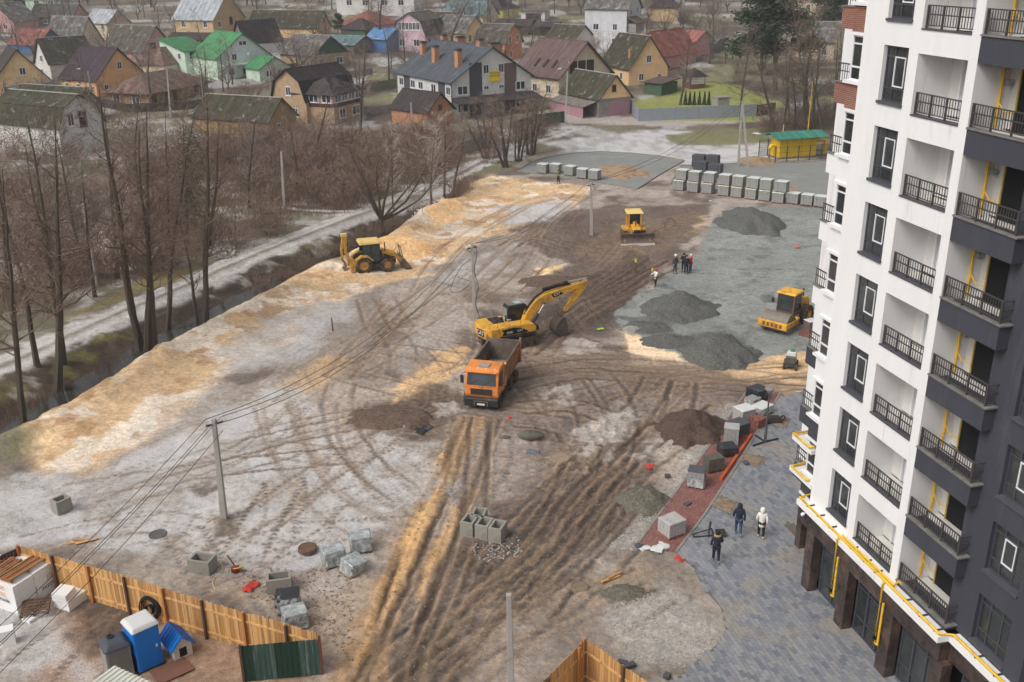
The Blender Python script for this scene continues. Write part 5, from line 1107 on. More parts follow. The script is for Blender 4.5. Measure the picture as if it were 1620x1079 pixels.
PINE = pine_tree(3)
for b_, t_, lab in [((1226, 150), (1226, -25), 'broad dark green pine at the top right behind the bare trees'), ((1204, 120), (1205, -20), 'dark green pine left of the broad pine at the top right'), ((1318, 70), (1318, -35), 'dark green pine beside the building edge')]:
    grown(PINE, b_, t_, lab, None, 14.5, nm='pine_tree', wide=1.35)
grown(PINE, (22, 40), (20, -30), 'dark evergreen at the top left corner', None, 14.5, nm='pine_tree'); grown(PINE, (534, 60), (535, 22), 'small dark evergreen beside the red roofed house', None, 14.5, nm='spruce_tree')
ivy = M('ivy_green', srgb(70, 76, 56), .9, .3, 1)
iv = leafy(8, 2600, lambda R: Vector((R.gauss(0, .16 + .35 * abs(math.sin(R.random() * 9))), R.gauss(0, .5), R.uniform(3.5, 14.5))) + Vector((R.gauss(0, .7), R.gauss(0, .7), 0)), .22, ivy, 'ivy')
r = grown(TALL[2], (296, 400), (296, 165), 'bare tree wrapped in dull green ivy in the middle of the thicket'); link('ivy', iv, r)
cone = leafy(4, 900, lambda R: (lambda h, a: Vector((math.cos(a) * .42 * (1 - h / 2.5) * R.uniform(.6, 1), math.sin(a) * .42 * (1 - h / 2.5) * R.uniform(.6, 1), h)))(R.uniform(0, 2.4), R.uniform(0, 6.28)), .16, thj)
stem = MB().cyl((0, 0, -.1), (0, 0, 2.2), .04, 5).mesh('trunk', bark)
for i, px in enumerate((1084, 1091, 1098, 1106, 1114, 1121)):
    r = root('thuja', 'clipped dark thuja on the lawn, %s from the left in its row' % ('first', 'second', 'third', 'fourth', 'fifth', 'sixth')[i], 'tree', GT(px, 166), i, 'row of thujas on the lawn'); link('crown', cone, r); link('trunk', stem, r)
MARKS = [(o.location.x, o.location.y, o['label']) for o in COL.objects if o.parent is None and o not in [t[0] for t in VT] and o.get('group') != 'far belt of bare trees' and o.get('label') and o.get('category') and o.get('category') not in ('cable', 'shrub', 'building')]
USED = set()
def where(x, y, what):
    for mx_, my_, lb_ in sorted(MARKS, key=lambda m: (m[0] - x) ** 2 + ((m[1] - y) * .8) ** 2)[:30]:
        for k in (' with ', ' under ', ' beneath ', ' behind ', ' beside ', ' next to ', ' in front ', ' before ', ' among ', ' at the ', ' on the ', ' in the ', ' near ', ' of the ', ' above ', ' right of ', ' left of ', ' standing '):
            if len(lb_.split()) > 6 and k in lb_[10:]: lb_ = lb_[:10] + lb_[10:].split(k)[0]
        d = ('left of' if x < mx_ - 2 else 'right of') if abs(x - mx_) > abs(y - my_) else ('behind' if y > my_ else 'in front of')
        q = what + ' ' + d + ' the ' + lb_
        if q not in USED and len(q.split()) <= 16: break
    if q in USED: q = 'thin ' + q
    USED.add(q); return ' '.join(q.split()[:16])
def shrub(pos, s, label, group, k):
    o = link('shrub', BUSH[k], None, pos, (0, 0, vl.uniform(0, 6.28))); o.scale = (s * vl.uniform(.9, 1.3), s * vl.uniform(.9, 1.3), s); return tag(o, label, 'shrub', group)
for o, w_ in VT: o['label'] = where(o.location.x, o.location.y, w_)
def inside(pts, x, y):
    c = False; n = len(pts)
    for i in range(n):
        (ax, ay), (bx, by) = pts[i], pts[(i + 1) % n]
        if (ay > y) != (by > y) and x < (bx - ax) * (y - ay) / (by - ay) + ax: c = not c
    return c
def thicket(poly, n, s0, s1, label, group, kinds):
    pts = wpts(poly); X0, X1 = min(p[0] for p in pts), max(p[0] for p in pts); Y0, Y1 = min(p[1] for p in pts), max(p[1] for p in pts); c = 0; g = 0
    while c < n and g < 9000:
        g += 1; x, y = vl.uniform(X0, X1), vl.uniform(Y0, Y1)
        if not inside(pts, x, y) or not avoid(x, y, 6) or fbm(np.float64(x), np.float64(y), 9, 3, 5) > .58: continue
        s_ = vl.uniform(s0, s1); k_ = vl.choice(kinds); shrub((x, y, TZ(x, y)), s_, where(x, y, ('tall' if s_ > s0 * .4 + s1 * .6 else 'low') + (' russet', ' russet', ' russet', ' brown', ' brown', ' grey')[k_] + ' leafless shrub'), group, k_); c += 1
thicket([(-150, 560), (-120, 320), (150, 300), (330, 240), (480, 210), (700, 230), (740, 250), (650, 300), (560, 338), (440, 335), (440, 370), (380, 402), (230, 440), (100, 480), (0, 545)], 115, .9, 1.8, 'brown leafless shrub in the thicket behind the dirt track', 'shrubs of the brown thicket', (0, 1, 2, 3, 4))
thicket([(440, 250), (560, 215), (690, 215), (700, 270), (620, 305), (540, 330), (450, 320)], 34, 1.3, 2.2, 'russet leafless bush between the veranda house and the track', 'russet bushes before the townhouse', (0, 1, 2))
thicket([(400, 445), (440, 425), (520, 405), (560, 380), (640, 340), (735, 292), (700, 300), (560, 368), (430, 425)], 26, .5, 1.0, 'low brown shrub on the bank between track and creek', 'shrubs on the creek bank', (1, 3, 4))
thicket([(0, 620), (60, 590), (130, 560), (260, 505), (330, 470), (330, 480), (240, 530), (120, 600), (20, 650)], 20, .35, .7, 'low brown shrub on the left creek bank', 'shrubs on the creek bank at the left', (1, 2, 3))
thicket([(760, 262), (830, 238), (880, 215), (890, 205), (820, 200), (770, 230)], 16, .7, 1.3, 'scrubby bush at the foot of the trees beside the concrete pad', 'scrub beside the concrete pad', (3, 4, 5))
thicket([(1200, 214), (1350, 214), (1350, 180), (1210, 196)], 26, .9, 1.6, 'leafless bush under the trees behind the gas box', 'bushes behind the gas box', (0, 3, 4)); thicket([(0, 180), (1340, 150), (1340, 20), (0, 20)], 60, .8, 1.5, 'leafless garden bush in the village', 'garden bushes of the village', (3, 4, 5, 0))
shrub(on(722, 312), 1.5, 'dark rounded bush at the head of the sand bank', None, 3); shrub(on(732, 308), 1.2, 'dark bush right of the rounded bush at the sand bank', None, 4)
R_ = random.Random(12); uv_, uf_ = [], []
def stalks(poly, n, h0, h1, sp):
    pts = wpts(poly); X0, X1 = min(p[0] for p in pts), max(p[0] for p in pts); Y0, Y1 = min(p[1] for p in pts), max(p[1] for p in pts); c = 0
    while c < n:
        x, y = R_.uniform(X0, X1), R_.uniform(Y0, Y1)
        if not inside(pts, x, y): continue
        z = TZ(x, y); c += 1
        for j in range(5):
            a = R_.uniform(0, 6.28); h = R_.uniform(h0, h1); qx, qy = x + R_.gauss(0, sp), y + R_.gauss(0, sp); o = len(uv_); w = .012
            uv_.extend([(qx - w, qy, z - .05), (qx + w, qy + w, z - .05), (qx + math.cos(a) * h * .5, qy + math.sin(a) * h * .5, z + h)]); uf_.append((o, o + 1, o + 2))
stalks([(-150, 560), (-120, 320), (150, 300), (330, 240), (480, 210), (700, 230), (740, 250), (650, 300), (560, 338), (440, 350), (440, 370), (380, 402), (230, 440), (100, 480), (0, 545)], 9000, .3, 1.3, .5)
stalks([(-100, 660), (60, 600), (130, 565), (330, 470), (430, 420), (560, 365), (735, 285), (745, 292), (560, 385), (470, 430), (340, 495), (200, 570), (40, 660)], 5500, .15, .6, .35)
def bulk(poly, n, s0, s1, kinds):
    pts = wpts(poly); X0, X1 = min(p[0] for p in pts), max(p[0] for p in pts); Y0, Y1 = min(p[1] for p in pts), max(p[1] for p in pts); c = 0
    while c < n:
        x, y = R_.uniform(X0, X1), R_.uniform(Y0, Y1)
        if not inside(pts, x, y) or not avoid(x, y, 5): continue
        c += 1; vv, ff = kinds[c % len(kinds)]; a = R_.uniform(0, 6.28); s_ = R_.uniform(s0, s1); ca, sa_ = math.cos(a) * s_ * 1.2, math.sin(a) * s_ * 1.2; z = TZ(x, y); o = len(uv_)
        uv_.extend([(x + p[0] * ca - p[1] * sa_, y + p[0] * sa_ + p[1] * ca, z + p[2] * s_) for p in vv]); uf_.extend([tuple(o + i for i in f) for f in ff])
SB = []
for k in range(4):
    m_ = bush_mesh(80 + k, 2.2, 2.0, 15); SB.append(([tuple(v.co) for v in m_.vertices], [tuple(q.vertices) for q in m_.polygons])); bpy.data.meshes.remove(m_)
bulk([(-150, 560), (-120, 320), (150, 300), (330, 240), (480, 210), (700, 230), (740, 250), (650, 300), (560, 335), (440, 345), (440, 370), (380, 402), (230, 440), (100, 480), (0, 545)], 150, .7, 1.6, SB)
bulk([(0, 300), (0, 200), (150, 215), (330, 200), (480, 190), (640, 205), (640, 230), (480, 230), (330, 260), (150, 300)], 70, .8, 1.8, SB)
um = bpy.data.meshes.new('undergrowth'); um.from_pydata(uv_, [], uf_); um.materials.append(M('dead_stalks', srgb(128, 106, 90), .95, .35, .25)); tag(link('undergrowth', um), 'dead brown stalks and grass of the thicket and creek bank', None, None, 'stuff')
cat_y = M('machine_yellow', srgb(226, 168, 56), .5, .08, 1.4, dirt=srgb(154, 124, 84), dirt_amt=.4)
old_y = M('dusty_machine_yellow', srgb(206, 158, 70), .6, .12, 1.5, dirt=srgb(142, 116, 88), dirt_amt=.45)
pale_y = M('pale_cab_roof', srgb(236, 204, 128), .55, .06, 1.5, dirt=srgb(190, 160, 110), dirt_amt=.3)
orange = M('truck_orange', srgb(232, 138, 62), .5, .07, 1.2, dirt=srgb(166, 116, 80), dirt_amt=.4)
orange_d = M('dirty_truck_orange', srgb(204, 126, 68), .65, .15, 1.5, dirt=srgb(132, 112, 96), dirt_amt=.8)
bed_m = M('dump_bed_steel', srgb(98, 84, 76), .75, .25, 1.5, dirt=srgb(132, 122, 114), dirt_amt=.4); bed_f = M('dump_bed_floor', srgb(150, 146, 140), .85, .18, 2.5, dirt=srgb(120, 112, 104), dirt_amt=.4)
blackp = M('black_plastic', srgb(40, 40, 42), .6, .12, 2, dirt=srgb(96, 82, 70), dirt_amt=.3); tyre_m = M('muddy_tyre', srgb(58, 52, 48), .9, .2, 3, dirt=srgb(116, 98, 82), dirt_amt=.55)
track_m = M('muddy_track', srgb(84, 74, 66), .85, .25, 4, dirt=srgb(120, 100, 82), dirt_amt=.5); steelw = M('worn_steel', srgb(122, 110, 100), .5, .2, 2, dirt=srgb(96, 78, 64), dirt_amt=.4, metal=.3)
cabg = MG('cab_glass', (.035, .042, .045), .06); chrome = M('polished_rod', srgb(200, 200, 202), .25, .05, 2, metal=.7); lampw = M('lamp_lens', srgb(216, 216, 206), .2, .05); hose_m = M('rubber_hose', srgb(26, 26, 28), .6, .1)
grey_pl = M('grey_hood_panel', srgb(176, 172, 160), .5, .1, 2); rust_m = M('rust_patch', srgb(130, 78, 50), .8, .25, 3)
def wheel(par, x, y, r, w, rim=None, tyre=tyre_m, lugs=0, z=None, nm='wheel'):
    s = 1 if y > 0 else -1; z = r if z is None else z
    t = MB(); t.ring((x, y, z), (0, s, 0), [(r * .55, -w / 2), (r * .9, -w / 2), (r, -w * .36), (r, w * .36), (r * .9, w / 2), (r * .55, w / 2), (r * .52, w * .2)], 20)
    for i in range(lugs):
        a = 6.283 * i / lugs; c, n = math.cos(a), math.sin(a); p = Vector((x + c * r, y, z + n * r)); tx = Vector((-n, 0, c)) * .05; rr_ = Vector((c, 0, n)) * .04; ww_ = Vector((0, w * .48, 0)); sk = tx * (1.2 if i % 2 else -1.2)
        b4 = [p - rr_ - tx - ww_ - sk, p - rr_ + tx - ww_ - sk, p - rr_ + tx + ww_ + sk, p - rr_ - tx + ww_ + sk]; t.hexa(b4, [q + rr_ * 2 for q in b4])
    o = obj(nm, t, tyre, par, smooth=40)
    h = MB(); h.ring((x, y, z), (0, s, 0), [(r * .56, w * .42), (r * .5, w * .45), (r * .44, w * .22), (r * .2, w * .2), (r * .18, w * .4), (0, w * .42)], 16); obj('rim', h, rim or old_y, o, smooth=35); return o
def ground_pose(p, az): return p, math.radians(90 - az)
def seat(p, off=0.0): return Vector((p.x, p.y, TZ(p.x, p.y) + off))
a_, b_ = G(760, 652), G(797, 533, 2.85); b_.z = 0; taz = azim(b_, a_); mid = a_ + (b_ - a_).normalized() * 4.4; TL = 2.4 - ((b_ - a_).length - 2.0)   # TL: x of the tail
tr = root('dump_truck', 'orange dump truck with empty grey bed driving towards the camera', 'dump truck', seat(mid, -.08), math.radians(90 - taz))
tr.scale = (.93, .93, .95)
cb = MB(); hw = 1.22
cb.prism([(2.45, 1.05), (4.30, 1.05), (4.40, 1.3), (4.36, 1.95), (4.08, 2.98), (3.9, 3.1), (2.5, 3.14), (2.45, 3.0)], -hw, hw)
cab = obj('cab', cb, orange, tr, bevel=.06)
ws = MB(); e = .02
ws.add([(4.38, -1.06, 2.0), (4.38, 1.06, 2.0), (4.13, 1.02, 2.86), (4.13, -1.02, 2.86), (4.40, -1.06, 2.0), (4.40, 1.06, 2.0), (4.15, 1.02, 2.86), (4.15, -1.02, 2.86)], [(3, 2, 1, 0), (4, 5, 6, 7), (0, 1, 5, 4), (1, 2, 6, 5), (2, 3, 7, 6), (3, 0, 4, 7)])
o = obj('windscreen', ws, cabg, tr); 
ws = MB(); ws.box(4.385, 4.41, -.02, .02, 1.98, 2.02); ws.tube([(4.42, -.9, 2.0), (4.33, -.2, 2.4)], .015, 4); ws.tube([(4.42, .1, 2.0), (4.33, .75, 2.4)], .015, 4); obj('wiper', ws, blackp, o)
obj('sun_visor', MB().hexa([(4.06, -1.1, 2.92), (4.28, -1.1, 2.86), (4.28, 1.1, 2.86), (4.06, 1.1, 2.92)], [(4.05, -1.1, 2.97), (4.3, -1.1, 2.9), (4.3, 1.1, 2.9), (4.05, 1.1, 2.97)]), orange, tr)
for s in (-1, 1):
    w = MB(); w.add([(2.95, s * 1.215, 1.95), (4.12, s * 1.215, 1.95), (3.95, s * 1.215, 2.8), (2.95, s * 1.215, 2.8), (2.95, s * 1.235, 1.95), (4.12, s * 1.235, 1.95), (3.95, s * 1.235, 2.8), (2.95, s * 1.235, 2.8)], [(3, 2, 1, 0), (4, 5, 6, 7), (0, 1, 5, 4), (1, 2, 6, 5), (2, 3, 7, 6), (3, 0, 4, 7)]); obj('side_window', w, cabg, tr)
    d = MB(); d.box(2.92, 4.02, s * 1.225 - .012, s * 1.225 + .012, 1.15, 1.92); do = obj('door', d, orange, tr, bevel=.01); obj('handle', MB().box(3.0, 3.2, s * 1.25 - .02, s * 1.25 + .02, 1.72, 1.78), blackp, do)
    m = MB(); m.tube([(4.1, s * 1.2, 2.75), (4.3, s * 1.42, 2.75), (4.3, s * 1.42, 2.0)], .02, 5); m.box(4.22, 4.34, s * 1.42 - .11, s * 1.42 + .11, 2.05, 2.6); obj('mirror', m, blackp, tr)
    f = MB(); f.prism([(2.6, .5), (2.75, 1.0), (3.1, 1.22), (3.75, 1.22), (4.15, .95), (4.2, .5), (4.05, .5), (3.95, .85), (3.7, 1.08), (3.15, 1.08), (2.9, .9), (2.78, .5)], s * 1.24 - .16, s * 1.24 + .02); obj('mudguard', f, blackp, tr)
    h = MB(); h.box(4.36, 4.46, s * .95 - .22, s * .95 + .22, .62, .82); obj('headlight', h, lampw, tr, bevel=.02)
    obj('fog_lamp', MB().ring((4.45, s * .62, .74), (1, 0, 0), [(0, .03), (.07, .02), (.08, -.05)], 10), lampw, tr)
    for k in range(2): obj('step', MB().box(3.05, 3.5, s * 1.2 - .06, s * 1.2 + .06, .45 + .32 * k, .5 + .32 * k), blackp, tr)
gl_ = MB(); gl_.box(4.38, 4.42, -.78, .78, 1.28, 1.72); go = obj('grille', gl_, blackp, tr)
for i in range(4): obj('grille_bar', MB().box(4.42, 4.45, -.75, .75, 1.33 + .1 * i, 1.37 + .1 * i), M('grille_grey', srgb(70, 68, 66), .5, .1), go)
em = MB(); em.prism([(0, 0), (.05, .12), (.10, .03), (.15, .16), (.20, .03), (.25, .12), (.30, 0), (.30, -.03), (0, -.03)], -.01, .01); eo = obj('emblem', em, chrome, tr); eo.location = (4.425, -.15, 1.86); eo.rotation_euler = (0, 0, math.pi / 2)
bp_ = MB(); bp_.prism([(4.05, .42), (4.48, .42), (4.55, .55), (4.52, .95), (4.42, 1.08), (4.05, 1.05)], -1.24, 1.24); bo = obj('bumper', bp_, blackp, tr, bevel=.04)
obj('number_plate', MB().box(4.545, 4.56, -.28, .28, .56, .70), M('plate_white', srgb(214, 214, 210), .5, .03), bo)
bt = MB(); bt.box(4.53, 4.58, -.5, .5, .82, .88); bt.box(4.54, 4.6, -.52, -.44, .5, .88); bt.box(4.54, 4.6, .44, .52, .5, .88); obj('bull_bar', bt, steelw, bo)
obj('roof_hatch', MB().box(3.1, 3.75, -.42, .42, 3.12, 3.19), M('hatch_grey', srgb(160, 156, 150), .5, .1), tr, bevel=.03)
for y in (-.9, -.3, .3, .9): obj('roof_lamp', MB().box(3.9, 3.98, y - .06, y + .06, 3.06, 3.12), lampw, tr)
ch = MB(); ch.box(TL - .1, 3.9, -.45, .45, .75, 1.05); ch.box(1.2, 2.3, -1.15, -.5, .55, 1.1); ch.box(1.2, 2.3, .5, 1.15, .55, 1.1); obj('chassis', ch, blackp, tr)
bd = MB(); zt_ = 2.75; zb = 1.22
bd.hexa([(TL, -1.1, zb), (2.2, -1.1, zb), (2.2, 1.1, zb), (TL, 1.1, zb)], [(TL, -1.12, zb + .12), (2.2, -1.12, zb + .12), (2.2, 1.12, zb + .12), (TL, 1.12, zb + .12)])
for s in (-1, 1):
    y0, y1 = s * 1.13, s * 1.25
    bd.hexa([(TL, min(s * 1.08, s * 1.15), zb), (2.25, min(s * 1.08, s * 1.15), zb), (2.25, max(s * 1.08, s * 1.15), zb), (TL, max(s * 1.08, s * 1.15), zb)], [(TL, min(y0, y1), zt_), (2.25, min(y0, y1), zt_), (2.25, max(y0, y1), zt_), (TL, max(y0, y1), zt_)])
body = obj('dump_body', bd, orange_d, tr)
hb = MB(); hb.box(2.12, 2.3, -1.25, 1.25, zb, zt_ + .05); hb.box(2.0, 2.42, -1.27, 1.27, zt_ + .05, zt_ + .14); obj('headboard', hb, M('pale_orange_rim', srgb(232, 178, 132), .6, .1, 2, dirt=srgb(170, 140, 112), dirt_amt=.3), body)
li = MB()
li.box(TL + .1, 2.1, -1.06, 1.06, zb + .125, zb + .135); obj('bed_floor', li, bed_f, body)
for s in (-1, 1):
    l_ = MB(); l_.hexa([(TL + .1, s * 1.06 - .006, zb + .14), (2.1, s * 1.06 - .006, zb + .14), (2.1, s * 1.06 + .006, zb + .14), (TL + .1, s * 1.06 + .006, zb + .14)], [(TL + .1, s * 1.122 - .006, zt_ - .01), (2.1, s * 1.122 - .006, zt_ - .01), (2.1, s * 1.122 + .006, zt_ - .01), (TL + .1, s * 1.122 + .006, zt_ - .01)]); obj('bed_side', l_, bed_m, body)
    obj('top_rail', MB().box(TL - .05, 2.0, s * 1.2 - .07, s * 1.2 + .07, zt_, zt_ + .09), bed_m, body)
    for i in range(7): x = TL + .2 + i * .68; obj('side_rib', MB().hexa([(x, s * 1.13 - .05, zb), (x + .14, s * 1.13 - .05, zb), (x + .14, s * 1.13 + .05, zb), (x, s * 1.13 + .05, zb)], [(x, s * 1.29 - .03, zt_ - .01), (x + .14, s * 1.29 - .03, zt_ - .01), (x + .14, s * 1.29 + .03, zt_ - .01), (x, s * 1.29 + .03, zt_ - .01)]), orange_d, body)
tg = MB(); tg.box(TL - .12, TL, -1.25, 1.25, zb, zt_ + .25); obj('tailgate', tg, bed_m, body)
for s in (-1, 1): obj('tail_post', MB().box(TL - .2, TL, s * 1.3 - .06, s * 1.3 + .06, zb, zt_ + .45), orange_d, body)
for x in (3.45, TL + 2.35, TL + 1.05):
    for s in (-1, 1): wheel(tr, x, s * (1.05 if x > 0 else 1.0), .52, .32 if x > 0 else .6, M('truck_rim', srgb(120, 110, 104), .6, .15, dirt=srgb(110, 94, 80), dirt_amt=.5))
base = G(806, 545); ex = root('excavator', 'yellow tracked excavator with lowered bucket behind the dump truck', 'excavator', seat(base), math.radians(90 - 64))
ex.scale = (.96, .96, .96)

tz_ = math.radians(12)     # the tracks point a little away from the upper body
R12 = Matrix.Rotation(tz_, 4, 'Z')
for s in (-1, 1):
    t = MB(R12); r_ = .42; L_ = 1.65; y = s * 1.15
    n = 12; prof = [(L_ + r_ * math.sin(i * math.pi / n), .46 + r_ * math.cos(i * math.pi / n)) for i in range(n + 1)] + [(-L_ - r_ * math.sin(i * math.pi / n), .46 - r_ * math.cos(i * math.pi / n)) for i in range(n + 1)]
    t.prism(prof, y - .3, y + .3); tk = obj('track', t, track_m, ex)
    sh = MB(R12).box(-.055, .055, -.31, .31, -.03, .03).mesh('track_shoe', track_m)
    per = 4 * L_ + 2 * math.pi * r_; k = 40
    for i in range(k):
        q = per * i / k
        if q < 2 * L_: x, z, an = -L_ + q, .46 + r_, 0
        elif q < 2 * L_ + math.pi * r_: a = (q - 2 * L_) / r_; x, z, an = L_ + r_ * math.sin(a), .46 + r_ * math.cos(a), a
        elif q < 4 * L_ + math.pi * r_: x, z, an = L_ - (q - 2 * L_ - math.pi * r_), .46 - r_, 0
        else: a = (q - 4 * L_ - math.pi * r_) / r_; x, z, an = -L_ - r_ * math.sin(a), .46 - r_ * math.cos(a), a
        v = R12 @ Vector((x, y, z)); so_ = link('track_shoe', sh, tk, v, (0, an, 0))
    for i in range(5): obj('roller', MB(R12).ring((-1.4 + .7 * i, y + s * .22, .3), (0, s, 0), [(0, .1), (.16, .1), (.18, 0)], 10), blackp, tk)
    obj('sprocket', MB(R12).ring((-L_, y + s * .2, .46), (0, s, 0), [(0, .14), (.2, .13), (.3, .1), (.3, 0)], 12), old_y, tk)
cf = MB(R12); cf.box(-1.2, 1.2, -.9, .9, .45, .85); cf.cyl((0, 0, .85), (0, 0, 1.1), .7, 18); obj('car_body', cf, blackp, ex)
up = MB()
up.slab([(-2.55, -.9), (-2.2, -1.38), (1.3, -1.4), (1.75, -1.1), (1.75, 1.3), (-2.2, 1.38), (-2.55, .9), (-2.75, 0)], 1.1, 1.35); obj('deck', up, blackp, ex)
cw = MB(); cw.slab([(-2.62, -.95), (-2.25, -1.42), (-1.45, -1.42), (-1.45, 1.42), (-2.25, 1.42), (-2.62, .95), (-2.78, 0)], 1.2, 2.1); cwo = obj('counterweight', cw, cat_y, ex, bevel=.1)
hs_ = MB(); hs_.prism([(-1.45, 1.35), (1.0, 1.35), (1.7, 1.35), (1.74, 1.7), (1.5, 2.0), (.9, 2.12), (-1.45, 2.12)], -1.42, -.35); obj('engine_housing', hs_, cat_y, ex, bevel=.07)
hs_ = MB(); hs_.box(-1.45, -.15, -.35, 1.4, 1.35, 2.08); obj('engine_cover', hs_, cat_y, ex, bevel=.06)
gp_ = MB().box(-.1, .35, .3, 1.35, 1.35, 2.0); obj('hood_panel', gp_, grey_pl, ex, bevel=.03)
for x in (-1.25, -.75):
    g_ = MB(); g_.box(x - .2, x + .2, -.2, 1.1, 2.08, 2.16); go = obj('grille_cover', g_, blackp, ex)
    for i in range(5): obj('grille_slat', MB().box(x - .18, x + .18, -.12 + .24 * i, -.02 + .24 * i, 2.16, 2.2), dark_metal, go)
g_ = MB(); g_.cyl((-.35, -.1, 2.1), (-.35, -.1, 2.55), .07, 8); g_.cyl((-.6, .2, 2.1), (-.6, .2, 2.35), .14, 10); obj('exhaust', g_, blackp, ex, smooth=40)
rl = MB(); rl.tube([(-2.3, -1.2, 2.1), (-2.3, -1.2, 2.5), (-1.6, -1.2, 2.5), (-1.6, -1.2, 2.1)], .02, 5); rl.tube([(-.6, -1.25, 2.1), (-.6, -1.25, 2.5), (.4, -1.25, 2.5), (.4, -1.25, 2.1)], .02, 5); obj('handrail', rl, blackp, ex)
cb = MB(); cb.prism([(.1, 1.35), (1.95, 1.35), (2.0, 1.9), (1.75, 3.0), (1.6, 3.08), (.2, 3.08), (.08, 2.9)], .42, 1.4); cabo = obj('cab', cb, blackp, ex, bevel=.05)
for y in (.40, 1.405):
    w = MB(); yy = y; w.prism([(.3, 1.95), (1.82, 1.95), (1.62, 2.9), (.3, 2.9)], yy - .008, yy + .008); obj('side_window', w, cabg, cabo)
obj('rear_window', MB().box(.055, .075, .55, 1.28, 2.0, 2.85), M('pale_glass', srgb(132, 140, 132), .1, .15), cabo)
obj('front_window', MB().hexa([(1.99, .52, 1.95), (2.01, .52, 1.95), (2.01, 1.3, 1.95), (1.99, 1.3, 1.95)], [(1.77, .52, 2.95), (1.79, .52, 2.95), (1.79, 1.3, 2.95), (1.77, 1.3, 2.95)]), cabg, cabo)
obj('cab_roof', MB().box(.25, 1.55, .5, 1.32, 3.06, 3.12), M('cab_roof_grey', srgb(108, 110, 112), .4, .1), cabo, bevel=.03); obj('roof_hatch', MB().box(.9, 1.45, .6, 1.22, 3.12, 3.16), M('pale_hatch', srgb(170, 176, 176), .3, .1), cabo)
def rot2(p, c, a):
    ca, sa_ = math.cos(a), math.sin(a); x, z = p[0] - c[0], p[-1] - c[1]; q = (c[0] + x * ca - z * sa_, c[1] + x * sa_ + z * ca); return q if len(p) == 2 else (q[0], p[1], q[1])
BA = math.radians(-10); TIP = (6.85, 5.3)
def tb(*ps): return [rot2(tuple([1 + (p[0] - 1) * .94] + list(p[1:])), (1.0, 1.5), BA) for p in ps]
_tip = tb(TIP)[0]; _e0 = rot2((5.6, 2.45), TIP, 0); SA_ = math.radians(-21)
def tst(*ps): return [(lambda q: tuple([q[0] + _tip[0] - TIP[0]] + list(q[1:-1]) + [q[-1] + _tip[1] - TIP[1]]))(rot2(p, TIP, SA_)) for p in ps]
_e1 = tst((5.6, 2.45))[0]; BD = (_e1[0] - 5.6, _e1[1] - 2.45)
def tk_(*ps): return [tuple([p[0] + BD[0]] + list(p[1:-1]) + [p[-1] + max(BD[1], -.05)]) for p in ps]
def plate(name, prof, y0, y1, mat, par, bevel=.04): return obj(name, MB().prism(prof, y0, y1), mat, par, bevel=bevel)
bm_top = [(1.0, 1.5), (1.25, 2.6), (1.9, 3.6), (2.7, 4.15), (4.2, 4.65), (6.15, 5.2), (6.45, 5.15)]
bm_bot = [(6.45, 4.85), (6.1, 4.78), (4.3, 4.05), (3.0, 3.4), (2.3, 2.75), (1.75, 1.9), (1.45, 1.45)]
boom = plate('boom', tb(*(bm_top + bm_bot)), -.26, .26, cat_y, ex)
plate('stick', tst((6.75, 5.45), (6.95, 5.25), (6.85, 4.7), (5.85, 2.5), (5.6, 2.4), (5.5, 2.65), (6.2, 4.9)), -.2, .2, cat_y, ex)
cyl = MB(); cyl.cyl(*tb((2.6, -.0, 4.5), (4.9, 0, 5.2)), .13, 10); obj('cylinder', cyl, blackp, ex, smooth=40); cyl = MB(); cyl.cyl(*tb((4.9, 0, 5.2), (6.75, 0, 5.55)), .07, 8); obj('piston_rod', cyl, chrome, ex, smooth=40)
for s in (-1, 1):
    cyl = MB(); cyl.cyl(*tb((1.75, s * .38, 1.55), (2.35, s * .38, 2.6)), .12, 10); obj('cylinder', cyl, blackp, ex, smooth=40); cyl = MB(); cyl.cyl(*tb((2.35, s * .38, 2.6), (2.75, s * .38, 3.4)), .065, 8); obj('piston_rod', cyl, chrome, ex, smooth=40)
    obj('boom_pin', MB().ring(tb((2.75, s * .28, 3.45))[0], (0, s, 0), [(0, .14), (.12, .13), (.12, 0)], 10), steelw, ex)
cyl = MB(); cyl.cyl(*tst((6.3, 0, 4.3), (5.55, 0, 2.9)), .1, 10); cyl.cyl(*tst((5.55, 0, 2.9), (5.35, 0, 2.3)), .06, 8); obj('bucket_cylinder', cyl, steelw, ex, smooth=40)
lk = MB(); lk.box(5.15, 5.75, -.22, -.14, 1.95, 2.15); lk.box(5.15, 5.75, .14, .22, 1.95, 2.15); lk.tube([(5.2, 0, 2.1), (5.35, 0, 1.7), (5.65, 0, 1.6)], .09, 6); lk.v = tk_(*lk.v); obj('bucket_link', lk, steelw, ex)
bk = MB()
n = 9; prof_o = [(5.55 + .0, 1.75), (5.15, 1.65), (4.75, 1.2), (4.62, .75), (4.75, .35), (5.1, .08), (5.6, .0)]
pi_ = [(5.58, .06), (5.12, .15), (4.83, .42), (4.7, .78), (4.82, 1.15), (5.2, 1.56), (5.55, 1.67)]
bk.prism(prof_o + pi_, -.6, .6)
for s in (-.6, .57): bk.prism([(5.55, 1.75), (5.15, 1.65), (4.75, 1.2), (4.62, .75), (4.75, .35), (5.1, .08), (5.6, 0), (5.8, .7)], s, s + .03)
bk.v = tk_(*bk.v); bko = obj('bucket', bk, M('bucket_steel', srgb(84, 76, 72), .6, .25, 2, dirt=srgb(112, 94, 80), dirt_amt=.5), ex)
for i in range(5): y = -.5 + .25 * i; obj('tooth', MB().hexa(tk_((5.55, y - .05, -.02), (5.82, y - .03, .0), (5.82, y + .03, .0), (5.55, y + .05, -.02)), tk_((5.55, y - .05, .08), (5.82, y - .03, .03), (5.82, y + .03, .03), (5.55, y + .05, .08))), steelw, bko)
hz_ = MB()
